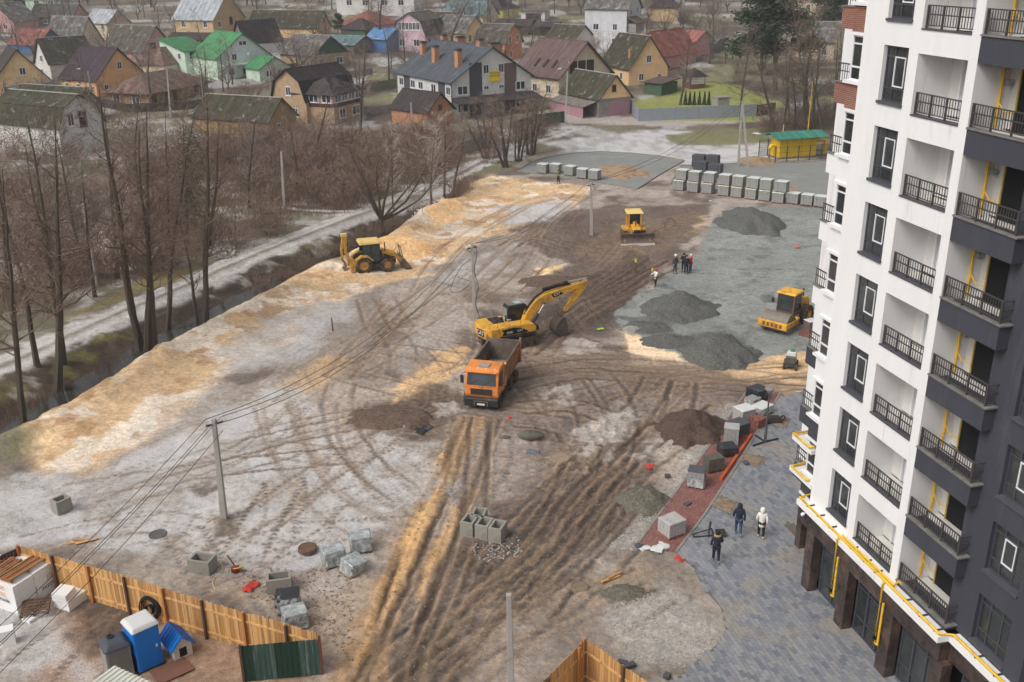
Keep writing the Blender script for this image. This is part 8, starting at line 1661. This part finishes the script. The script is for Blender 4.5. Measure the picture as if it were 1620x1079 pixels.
for s in (-1, 1):
    for i in range(7): y = -.65 + 1.3 * i / 6; obj('roof_rib', MB().hexa([(s * .55, y - .02, .60), (s * .55, y + .02, .60), (s * .02, y + .02, 1.15), (s * .02, y - .02, 1.15)], [(s * .55, y - .02, .63), (s * .55, y + .02, .63), (s * .02, y + .02, 1.18), (s * .02, y - .02, 1.18)]), blu, dg)
obj('opening', MB().box(-.16, .16, -.61, -.595, .12, .55), black_in, dg)
o = obj('plywood_sheet', MB().box(-.75, .75, -.55, .55, 0, .03), M('brown_plywood', srgb(126, 88, 72), .7, .12, 2)); o.location = on(272, 1062, .06); o.rotation_euler = (0, .02, .72); tag(o, 'brown plywood sheet lying in front of the blue toilet', 'plywood sheet')
cp = G(240, 985); cp.z = .78; cl = root('hose_coil', 'large coil of black pipe leaning on the plank fence', 'coil', cp, fa)
mb = []
for k in range(9):
    rr_ = .46 + .035 * (k % 4); yy = -.12 + .03 * k; obj('loop', MB().tube([(rr_ * math.cos(a) * 1.0, yy + .02 * math.sin(a * 2 + k), rr_ * math.sin(a)) for a in [6.2832 * i / 28 for i in range(29)]], .026, 5), hose_m, cl)
for k in range(5): obj('loop', MB().tube([(.22 * math.cos(a) + .05, -.1 + .04 * k, .22 * math.sin(a) - .05) for a in [6.2832 * i / 20 for i in range(21)]], .026, 5), hose_m, cl)
cl.rotation_euler = (-.22, 0, fa)
sc = G(196, 1056, 2.4); cr = root('site_cabin', 'site cabin with pale ribbed roof cut by the bottom edge', 'cabin', Vector((sc.x, sc.y - 1.35, 0)), -.50)
obj('wall', MB().box(-1.0, 4.2, -2.2, 1.0, 0, 2.3), M('cabin_blue_grey', srgb(128, 150, 178), .6, .08), cr); crm = M('cabin_roof_cream', srgb(208, 208, 196), .7, .06, 2, dirt=srgb(170, 186, 196), dirt_amt=.25)
obj('roof', MB().box(-1.1, 4.3, -2.3, 1.1, 2.3, 2.38), crm, cr)
for i in range(24): obj('roof_rib', MB().box(-1.0 + .22 * i, -.94 + .22 * i, -2.3, 1.1, 2.38, 2.42), crm, cr)
skin_m = M('skin', srgb(206, 160, 136), .6, .05, 6)
def skinned(name, pts, edges, par, mat, sub=1, rootv=0):
    me_ = bpy.data.meshes.new(name); me_.from_pydata([p[:3] for p in pts], edges, []); me_.materials.append(mat); o = link(name, me_, par)
    md = o.modifiers.new('skin', 'SKIN'); md.use_smooth_shade = True
    for i, p in enumerate(pts):
        sv = me_.skin_vertices[0].data[i]; sv.radius = (p[3], p[4] if len(p) > 4 else p[3]); sv.use_root = (i == rootv)
    ss = o.modifiers.new('sub', 'SUBSURF'); ss.levels = sub; ss.render_levels = sub; return o
def cm(n, c): return M('cloth_' + n, srgb(*c), .85, .12, 5)
def person(label, pos, az, jacket, trousers, shoes, head='hood', headcol=None, h=1.78, stride=.16, arms=(.15, .15), coat=0.0, carry=None, bend=(.25, .25), collar=None):
    """faces +y in its own frame; az is the compass heading"""
    r = root('person', label, 'person', pos, -math.radians(az), None); k = h / 1.78
    V = lambda x, y, z: Vector((x * k, y * k, z * k))
    hipL, hipR = V(-.10, 0, .92), V(.10, 0, .92); kL, kR = V(-.11, stride * .55 + .03, .50), V(.11, -stride * .25 + .03, .49); aL, aR = V(-.11, stride, .09), V(.11, -stride * 1.15, .11 + stride * .25); tL, tR = V(-.12, stride + .17, .035), V(.12, -stride * 1.15 + .16, .04)
    pel, ch_, nk = V(0, 0, .98), V(0, .01, 1.34), V(0, .02, 1.52); hd = V(0, .04, 1.66)
    shL, shR = V(-.19, 0, 1.44), V(.19, 0, 1.44)
    def arm(s, a, b_):
        sh = V(s * .19, 0, 1.44); el = sh + V(s * .07, math.sin(a) * .28 - .03, -math.cos(a) * .28); wr = el + V(s * -.01, math.sin(a + b_) * .25, -math.cos(a + b_) * .25); d = (wr - el).normalized(); return sh, el, wr, d
    L_, R_2 = arm(-1, arms[0], bend[0]), arm(1, arms[1], bend[1])
    pts = []; E = []
    def add(p, ra, rb=None): pts.append((p.x, p.y, p.z, ra * k, (rb or ra) * k)); return len(pts) - 1
    def con(*i):
        for a, b_ in zip(i[:-1], i[1:]): E.append((a, b_))
    ip, ic, inn, ih = add(pel, .13, .10), add(ch_, .15, .11), add(nk, .055), add(hd, .085, .10); it = add(V(0, .03, 1.76), .05); con(ip, ic, inn, ih, it)
    for a in ((hipL, kL, aL, tL), (hipR, kR, aR, tR)): con(ip, add(a[0], .095), add(a[1], .06), add(a[2], .042), add(a[3], .035))
    for s, A in ((-1, L_), (1, R_2)):
        iw = add(A[2], .028); pal = add(A[2] + A[3] * .06 * k, .032, .02); con(ic, add(A[0], .06), add(A[1], .043), iw, pal)
        sdv = Vector((0, 1, 0)); sdv = (sdv - A[3] * sdv.dot(A[3])).normalized(); inw = Vector((-s, 0, 0))
        for f in range(4): q = A[2] + A[3] * .09 * k + sdv * (.03 - .02 * f) * k; ln = (.07, .08, .075, .06)[f] * k; con(pal, add(q, .0085), add(q + A[3] * ln * .55 + inw * .008, .008), add(q + A[3] * ln * .9 + inw * .025 * k, .007))
        q = A[2] + A[3] * .03 * k + sdv * .035 * k; con(pal, add(q, .010), add(q + (A[3] * .7 + sdv * .5).normalized() * .05 * k, .009))
    skinned('body', pts, E, r, skin_m)
    pts, E = [], []
    lo = V(0, 0, .90 - coat * .35)
    ip = add(pel, .175, .135); ic = add(ch_, .19, .14); inn = add(nk + V(0, 0, -.02), .085); con(ip, ic, inn); con(ip, add(lo, .185 + coat * .03, .15 + coat * .02))
    for A in (L_, R_2): con(ic, add(A[0], .088), add(A[1], .066), add(A[2] - A[3] * .01, .05))
    jk = skinned('jacket', pts, E, r, jacket)
    pts, E = [], []
    ip = add(pel, .145, .115)
    for a in ((hipL, kL, aL), (hipR, kR, aR)): con(ip, add(a[0], .11, .115), add(a[1], .078), add(a[2] + V(0, 0, .03), .062))
    skinned('trousers', pts, E, r, trousers)
    for a, t in ((aL, tL), (aR, tR)):
        pts, E = [], []; con(add(a + V(0, -.03, -.01), .05, .05), add((a + t) / 2, .048, .042), add(t, .042, .032)); skinned('shoe', pts, E, r, shoes)
    hm = headcol or jacket
    hb = MB(Matrix.Translation(hd))
    if head == 'hood': hb.ring((0, -.015, .015), (0, .25, 1), [(.09, -.16), (.125, -.10), (.135, 0), (.12, .08), (.07, .125), (0, .14)], 14); nm_ = 'hood'
    elif head == 'helmet': hb.ring((0, 0, .02), (0, 0, 1), [(.145, .0), (.15, .015), (.125, .03), (.115, .09), (.07, .135), (0, .15)], 16); nm_ = 'helmet'
    elif head == 'cap': hb.ring((0, -.01, .02), (0, 0, 1), [(.118, -.03), (.122, .03), (.10, .09), (.05, .12), (0, .125)], 14); nm_ = 'hat'
    else: hb.ring((0, -.02, .02), (0, -.15, 1), [(.105, -.09), (.118, -.02), (.112, .06), (.07, .105), (0, .12)], 14); nm_ = 'hair'
    obj(nm_, hb, hm, r, smooth=80)
    fc = MB(Matrix.Translation(hd)); fc.add([(-.016, .09, -.03), (.016, .09, -.03), (0, .13, -.035), (0, .095, .02)], [(0, 1, 2), (0, 2, 3), (1, 3, 2)]); obj('nose', fc, skin_m, r)
    fc = MB(Matrix.Translation(hd))
    for s in (-1, 1): fc.box(s * .035 - .012, s * .035 + .012, .094, .102, .004, .016)
    fc.box(-.026, .026, .096, .103, -.072, -.064); obj('eyes_and_mouth', fc, M('dark_features', srgb(84, 52, 46), .6), r)
    if collar: c_ = MB(Matrix.Translation(nk)); c_.ring((0, 0, 0), (0, .2, 1), [(.09, -.05), (.16, -.05), (.19, .0), (.16, .06), (.09, .06)], 16); obj('fur_collar', c_, collar, r, smooth=60)
    return r, R_2, L_
navy, blk, jeans, wht, gryc, redc, olive = cm('navy', (38, 44, 62)), cm('black', (34, 34, 38)), cm('jeans', (58, 84, 116)), cm('white', (232, 228, 220)), cm('grey', (84, 90, 94)), cm('red', (214, 70, 52)), cm('olive', (70, 78, 54))
shoe_b, shoe_t = cm('shoes', (40, 38, 40)), cm('teal_shoes', (70, 128, 140))
def pp_(px, py, z=.068): p = G(px, py); p.z = z; return p
person('person in a white hooded coat walking towards the building', pp_(1203, 853), 12, wht, blk, wht, 'hood', wht, 1.76, .13, (.2, -.2), coat=.75)
person('person in a dark navy hooded jacket and blue jeans on the plaza', pp_(1167, 849), 10, navy, jeans, shoe_t, 'hood', navy, 1.86, .18, (.3, -.25), coat=.1)
person('person in a dark coat with a tan fur collar walking', pp_(1132, 892), 6, navy, blk, shoe_t, 'hair', blk, 1.8, .16, (.1, .5), coat=.3, collar=cm('fur', (176, 140, 92)))
def pl_(px, py): p = on(px, py); p.z += .0; return p
person('person in grey workwear with a white safety helmet', pl_(1067, 433), 150, gryc, gryc, shoe_b, 'helmet', wht, 1.9, .06, (.1, .15), coat=.15)
person('person in black clothes at the back of the standing group', pl_(1081, 430), 190, blk, blk, shoe_b, 'hair', blk, 1.85, .03, (.5, .5), bend=(1.2, 1.2))
person('person in a long navy jacket seen from behind', pl_(1085, 434), 15, navy, blk, shoe_b, 'cap', navy, 1.88, .05, (.1, .1), coat=.45)
person('person in a bright red jacket and blue jeans', pl_(1092, 432), 300, redc, jeans, shoe_b, 'cap', wht, 1.86, .04, (.2, .3), bend=(.6, .6), coat=.2)
sv_, _a, _b = person('surveyor in a red and white jacket bending over a tripod', pl_(1037, 454), 240, wht, blk, shoe_b, 'cap', redc, 1.7, .1, (.8, .9), bend=(.5, .5), coat=.1)
tri = root('survey_tripod', 'thin survey tripod beside the surveyor', 'tripod', pl_(1031, 452)); 
for a in (0, 2.1, 4.2): obj('leg', MB().tube([(math.cos(a) * .45, math.sin(a) * .45, 0), (0, 0, 1.35)], .02, 5), M('tripod_grey', srgb(150, 150, 140), .5, .1), tri)
obj('instrument', MB().box(-.08, .08, -.08, .08, 1.35, 1.6), M('instrument_yellow', srgb(206, 190, 80), .5, .1), tri)
person('worker in dark clothes with a yellow green vest by the round pad', pl_(883, 291), 120, cm('vest', (116, 126, 50)), blk, shoe_b, 'cap', blk, 1.85, .12, (.5, .6), bend=(.8, .8))
lb = pp_(1210, 701); lz = at_depth(1217, 615, lb.y).z; lm = root('street_lamp', 'slim grey street lamp standing on the plaza between pallets', 'street lamp', lb)
lg_ = M('lamp_grey', srgb(86, 88, 90), .45, .1, 3); sm_ = MB(); sm_.cyl((0, 0, 0), (0, 0, 1.1), .085, 10); sm_.cyl((0, 0, 1.1), (0, 0, lz - .35), .05, 10); obj('shaft', sm_, lg_, lm, smooth=40)
lt_ = MB(); lt_.ring((0, 0, lz - .3), (0, 0, 1), [(0, -.12), (.09, -.1), (.20, .12), (.3, .2), (.28, .27), (.1, .33), (0, .34)], 16); obj('lantern', lt_, M('lantern_grey', srgb(140, 140, 138), .4, .08), lm, smooth=50)
for a in (.4, 2.0, 3.7): obj('base_brace', MB(Matrix.Rotation(a, 4, 'Z')).box(0, 1.0, -.05, .05, .0, .07), blackp, lm)
pa, pb_ = pp_(1140, 762, .17), pp_(1188, 692, .17); tag(obj('orange_pipe', MB().tube([tuple(pa), tuple(pb_)], .10, 12), M('orange_plastic_pipe', srgb(206, 98, 48), .45, .08), smooth=50), 'long orange plastic pipe lying along the red strip', 'pipe')
red_r = M('red_cloth', srgb(196, 64, 54), .85, .2, 5)
def rag(label, px, py, s, mat, cat='rag', seed=1, z=.03, fixed=None):
    R = random.Random(seed); n = 7; v = []; 
    for i in range(n):
        for j in range(n): v.append(((i / (n - 1) - .5) * s * 1.6 + R.uniform(-.04, .04) * s, (j / (n - 1) - .5) * s + R.uniform(-.06, .06) * s + .15 * s * math.sin(i), R.uniform(.02, .28) * s * (1 if 0 < i < n - 1 and 0 < j < n - 1 else .3)))
    me_ = bpy.data.meshes.new('rag'); me_.from_pydata(v, [], [(i * n + j, (i + 1) * n + j, (i + 1) * n + j + 1, i * n + j + 1) for i in range(n - 1) for j in range(n - 1)]); me_.materials.append(mat); me_.shade_smooth()
    p = on(px, py, z); return tag(link('rag', me_, None, p, (0, 0, R.uniform(0, 6))), label, cat)
rag('crumpled red cloth on the white chippings', 1028, 740, .38, red_r, seed=1); rag('red bag at the jagged edge of the plaza', 1074, 885, .3, red_r, seed=2, z=.05); rag('torn red plastic sheet behind the plank fence', 397, 930, .5, red_r, 'plastic sheet', 3); rag('small red scrap in the mud behind the truck', 806, 661, .22, red_r, seed=4)
rag('white plastic sheet beside the pale block pallet', 1044, 868, .6, wtop, 'plastic sheet', 5, .08); rag('white plastic sheet under the grey slab by the kerb', 1020, 868, .4, wtop, 'plastic sheet', 6, .05); rag('bright green scrap on the mud near the bucket', 950, 522, .35, M('lime_cloth', srgb(150, 206, 70), .8, .1), seed=7, z=.1)
rag('white bag on the creek bank below the tall trees', 216, 538, .5, wtop, 'bag', 8); rag('crushed blue grey wrap on the clay', 843, 716, .5, M('bluegrey_wrap', srgb(108, 114, 128), .5, .3, 8), 'plastic sheet', 9); rag('black plastic wrap by the frosted rubble', 668, 680, .8, blackf, 'plastic sheet', 10); rag('grey plastic sheet beside the low spoil heap', 640, 676, .45, M('grey_wrap', srgb(126, 136, 146), .5, .2, 5), 'plastic sheet', 11); rag('white litter on the gravel far right', 1124, 318, .3, wtop, 'litter', 12); rag('orange cone cloth on the gravel lot', 1261, 393, .4, M('orange_cloth', srgb(226, 112, 56), .8, .1), 'marker', 13, .2)
rag('white scrap by the frosty kerb of the far grass', 1197, 212, .9, wtop, 'litter', 14); rag('white snow crusted rag on the creek edge', 286, 525, .5, wtop, 'rag', 15)
mt = M('manhole_concrete', srgb(148, 132, 112), .9, .15, 3)
def mh(label, px, py, r, mat=mt, z=.0): o = obj('manhole_cover', MB().ring((0, 0, 0), (0, 0, 1), [(r * 1.15, -.1), (r * 1.12, .06), (r * .96, .09), (r * .94, .06), (0, .07)], 24), mat); o.location = on(px, py, z); tag(o, label, 'manhole cover')
mh('round concrete manhole cover on the clay', 885, 726, .55, z=.02); mh('round manhole cover in the mud below the ruts', 917, 930, .38, M('manhole_mud', srgb(126, 112, 94), .9, .2, 3)); mh('thin ring of a frosted manhole on the rime', 250, 846, .42, M('manhole_iron', srgb(96, 92, 88), .8, .2, 3), -.02); mh('large brown cable drum end on the frosted ground', 487, 872, .42, M('drum_wood', srgb(106, 84, 68), .9, .25, 3), .2)
for (px, py), lab in (((840, 696), 'mossy boulder lying on the clay'), ((800, 694), 'small dark rock beside the mossy boulder')):
    R = random.Random(px); m = MB(); m.ring((0, 0, 0), (0, 0, 1), [(.5, -.1), (.62, .08), (.5, .24), (.25, .32), (0, .34)], 12); m.v = [(x * (1.3 + R.uniform(-.15, .15)), y * (.7 + R.uniform(-.1, .1)), z * R.uniform(.8, 1.2)) for x, y, z in m.v]; o = obj('boulder', m, M('boulder_grey', srgb(98, 96, 84), .9, .3, 4, bump=.8, bscale=9), smooth=60); o.location = on(px, py); o.scale = (1, 1, 1) if px > 820 else (.4, .4, .4); tag(o, lab, 'rock')
for (px, py), lab in (((527, 524), 'short wooden marker stake on the sand bank'), ((1006, 430), 'marker stake with a yellow flag below the bulldozer'), ((655, 350), 'thin bent stake on the sand near the ditch')):
    st = root('marker_stake', lab, 'stake', on(px, py)); obj('stake', MB().hexa([(-.05, -.05, -.1), (.05, -.05, -.1), (.05, .05, -.1), (-.05, .05, -.1)], [(-.09, -.03, 1.1), (.0, -.03, 1.1), (.0, .03, 1.1), (-.09, .03, 1.1)]), post_d, st)
    if px == 1006: obj('flag', MB().box(-.16, .04, -.04, .04, 1.0, 1.35), M('flag_yellow', srgb(214, 210, 60), .7, .1), st)
for i, ((px, py), a, l_) in enumerate([((966, 918), .55, 1.1), ((972, 914), .7, .9)]): tag((lambda o: (setattr(o, 'location', on(px, py, .06 + .06 * i)), setattr(o, 'rotation_euler', (0, .05, a)), o)[-1])(obj('timber_offcut', MB().box(-l_ / 2, l_ / 2, -.06, .06, 0, .07), plk[i])), ('dark end' if i else 'pale') + ' timber offcut lying on the sand patch', 'timber')
for i, ((px, py), a) in enumerate([((118, 860), .2), ((130, 856), -.1), ((138, 858), .5)]): tag((lambda o: (setattr(o, 'location', on(px, py, .03 + .02 * i)), setattr(o, 'rotation_euler', (0, 0, a)), o)[-1])(obj('board', MB().box(-.55, .55, -.06, .06, 0, .03), plk[i])), ('left', 'upper', 'right')[i] + ' board of the three boards lying on the frost', 'board', 'loose boards on the frost')
tag(obj('hose', MB().tube(catmull([tuple(on(x, y, .04)) for x, y in ((348, 888), (353, 898), (350, 908), (340, 915), (337, 925), (341, 934))], 5), .022, 5), M('pale_hose', srgb(206, 196, 160), .6, .1)), 'pale hose snaking on the ground beside the hollow block', 'hose')
pu = root('pump', 'small red and black pump with a handle and yellow hose', 'pump', on(373, 905)); obj('motor', MB().ring((0, 0, .22), (1, .3, 0), [(0, -.22), (.16, -.2), (.18, 0), (.16, .2), (0, .22)], 12), M('pump_red', srgb(126, 44, 44), .5, .2), pu, smooth=50); obj('handle', MB().tube([(-.05, .1, .35), (-.45, .4, .75)], .035, 6), blackp, pu); obj('hose', MB().tube([(.1 + .28 * math.cos(a), .05 + .22 * math.sin(a), .12 + .05 * a) for a in [i * .5 for i in range(14)]], .03, 5), M('yellow_hose', srgb(206, 186, 80), .6, .1), pu)
bf = root('steel_frame', 'tangled dark steel frame lying on the plaza near the walkers', 'steel frame', pp_(1112, 848)); fm_ = M('rust_dark_steel', srgb(52, 48, 48), .7, .2)
for a, b_ in (((-.55, 0, .05), (.45, .12, .3)), ((-.5, -.25, .05), (.5, -.15, .08)), ((.45, .12, .3), (.5, -.15, .08)), ((.3, .05, .05), (.35, .1, .75)), ((.2, -.3, .05), (.4, .1, .7)), ((-.55, 0, .05), (-.5, -.25, .05))): obj('bar', MB().tube([a, b_], .035, 5), fm_, bf)
obj('plate', MB().hexa([(.6, -.35, .12), (1.15, -.3, .12), (1.1, .05, .3), (.6, .0, .3)], [(.6, -.35, .16), (1.15, -.3, .16), (1.1, .05, .34), (.6, .0, .34)]), fm_, bf)
wb_ = root('wheelbarrow', 'overturned dark wheelbarrow in the far tree pit', 'wheelbarrow', pp_(1224, 669, .09)); obj('tray', MB().hexa([(-.5, -.35, .05), (.5, -.3, .05), (.5, .3, .05), (-.5, .35, .05)], [(-.3, -.2, .35), (.3, -.18, .4), (.3, .18, .4), (-.3, .2, .35)]), fm_, wb_, bevel=.03); obj('handle', MB().tube([(-.4, .2, .2), (-1.1, .25, .1)], .025, 5), fm_, wb_); obj('wheel', MB().ring((.55, 0, .25), (0, 1, 0), [(.1, -.05), (.2, -.05), (.2, .05), (.1, .05)], 12), tyre_m, wb_)
for (px, py), lab in (((1110, 838), None),): pass
for i, (px, py) in enumerate([(1056, 756), (1088, 800), (1045, 836), (1010, 866), (985, 1052), (996, 1056), (1055, 1072), (1180, 735), (1290, 520)]):
    o = obj('stone_block', MB().box(-.16, .16, -.13, .13, 0, .16), stone_d, bevel=.02); o.location = on(px, py, .05); o.rotation_euler = (0, 0, i * .7); o.scale = (1 + .3 * (i % 3), 1, 1)
    tag(o, ('dark stone block on the chippings by the soil heap', 'dark fragment on the red strip', 'dark stone by the near kerb of the strip', 'grey slab at the near left corner of the red strip', 'left of two dark pavers near the bottom plank fence', 'right of two dark pavers near the bottom plank fence', 'single dark paver at the jagged plaza edge below', 'dark paver beside the middle tree pit', 'dark stone by the far red strip')[i], 'stone')
R = random.Random(21); rb = MB()
def chips(mb, poly, n, s0, s1, dz=0.0):
    pts = wpts(poly); X0, X1 = min(p[0] for p in pts), max(p[0] for p in pts); Y0, Y1 = min(p[1] for p in pts), max(p[1] for p in pts); c = 0
    while c < n:
        x, y = R.uniform(X0, X1), R.uniform(Y0, Y1)
        if not inside(pts, x, y): continue
        c += 1; s = R.uniform(s0, s1); a = R.uniform(0, 6.28); z = TZ(x, y) + dz * R.random(); ca, sa_ = math.cos(a) * s, math.sin(a) * s; h = s * R.uniform(.4, 1); k = R.uniform(.4, .8)
        b4 = [(x + ca * u - sa_ * w * k, y + sa_ * u + ca * w * k, z - .02) for u, w in ((-1, -1), (1, -1), (1, 1), (-1, 1))]; mb.hexa(b4, [(p[0] * 1 + R.uniform(-.2, .2) * s, p[1] + R.uniform(-.2, .2) * s, z + h * R.uniform(.6, 1)) for p in b4])
chips(rb, [(328, 400), (345, 385), (372, 392), (372, 408), (340, 414)], 240, .08, .16, .5); tag(obj('rubble', rb, M('pale_rubble', srgb(182, 174, 168), .9, .15, 6)), 'pale heap of broken bricks beside the dirt track', None, None, 'stuff')
rb = MB(); chips(rb, [(1000, 870), (1060, 800), (1140, 690), (1180, 640), (1150, 640), (1080, 740), (1000, 830), (960, 870)], 900, .03, .08); chips(rb, [(950, 960), (1060, 930), (1150, 1000), (1090, 1060), (990, 1050)], 900, .02, .06); chips(rb, [(740, 860), (820, 850), (830, 880), (760, 890)], 160, .02, .06); chips(rb, [(690, 770), (730, 760), (720, 800)], 60, .03, .07)
tag(obj('stone_chippings', rb, M('white_chips', srgb(164, 160, 154), .85, .25, 6)), 'scattered pale stone chippings beside the red strip and bottom corner', None, None, 'stuff')
rb = MB(); chips(rb, [(700, 590), (1010, 580), (1140, 650), (1000, 860), (700, 1079), (540, 1079), (640, 860)], 1500, .02, .06); chips(rb, [(820, 350), (1120, 330), (1000, 500), (830, 560)], 500, .03, .09); chips(rb, [(330, 900), (560, 900), (560, 1050), (480, 1000)], 500, .02, .06)
tag(obj('mud_clods', rb, M('mud_clod', srgb(132, 116, 102), .95, .3, 5)), 'clods of mud thrown up along the ruts', None, None, 'stuff')
for mname, rgb_, n in (('pale_litter', (210, 206, 204), 90), ('purple_litter', (120, 70, 110), 14)):
    rb = MB(); chips(rb, [(630, 345), (680, 318), (705, 325), (650, 352)], n, .06, .22, .2); tag(obj('litter', rb, M(mname, srgb(*rgb_), .8, .2, 4)), 'scattered ' + mname.replace('_', ' ') + ' on the ditch bank behind the sand', None, None, 'stuff')
hz = bpy.data.materials.new('air'); hz.use_nodes = True; nt = hz.node_tree; nt.nodes.clear()
pv = nt.nodes.new('ShaderNodeVolumePrincipled'); pv.inputs['Color'].default_value = (.93, .95, .98, 1); pv.inputs['Density'].default_value = .0004; pv.inputs['Anisotropy'].default_value = .2
mo = nt.nodes.new('ShaderNodeOutputMaterial'); nt.links.new(pv.outputs[0], mo.inputs['Volume'])
tag(obj('haze', MB().box(-720, 720, -140, 1120, -3, 62), hz), kind='stuff')
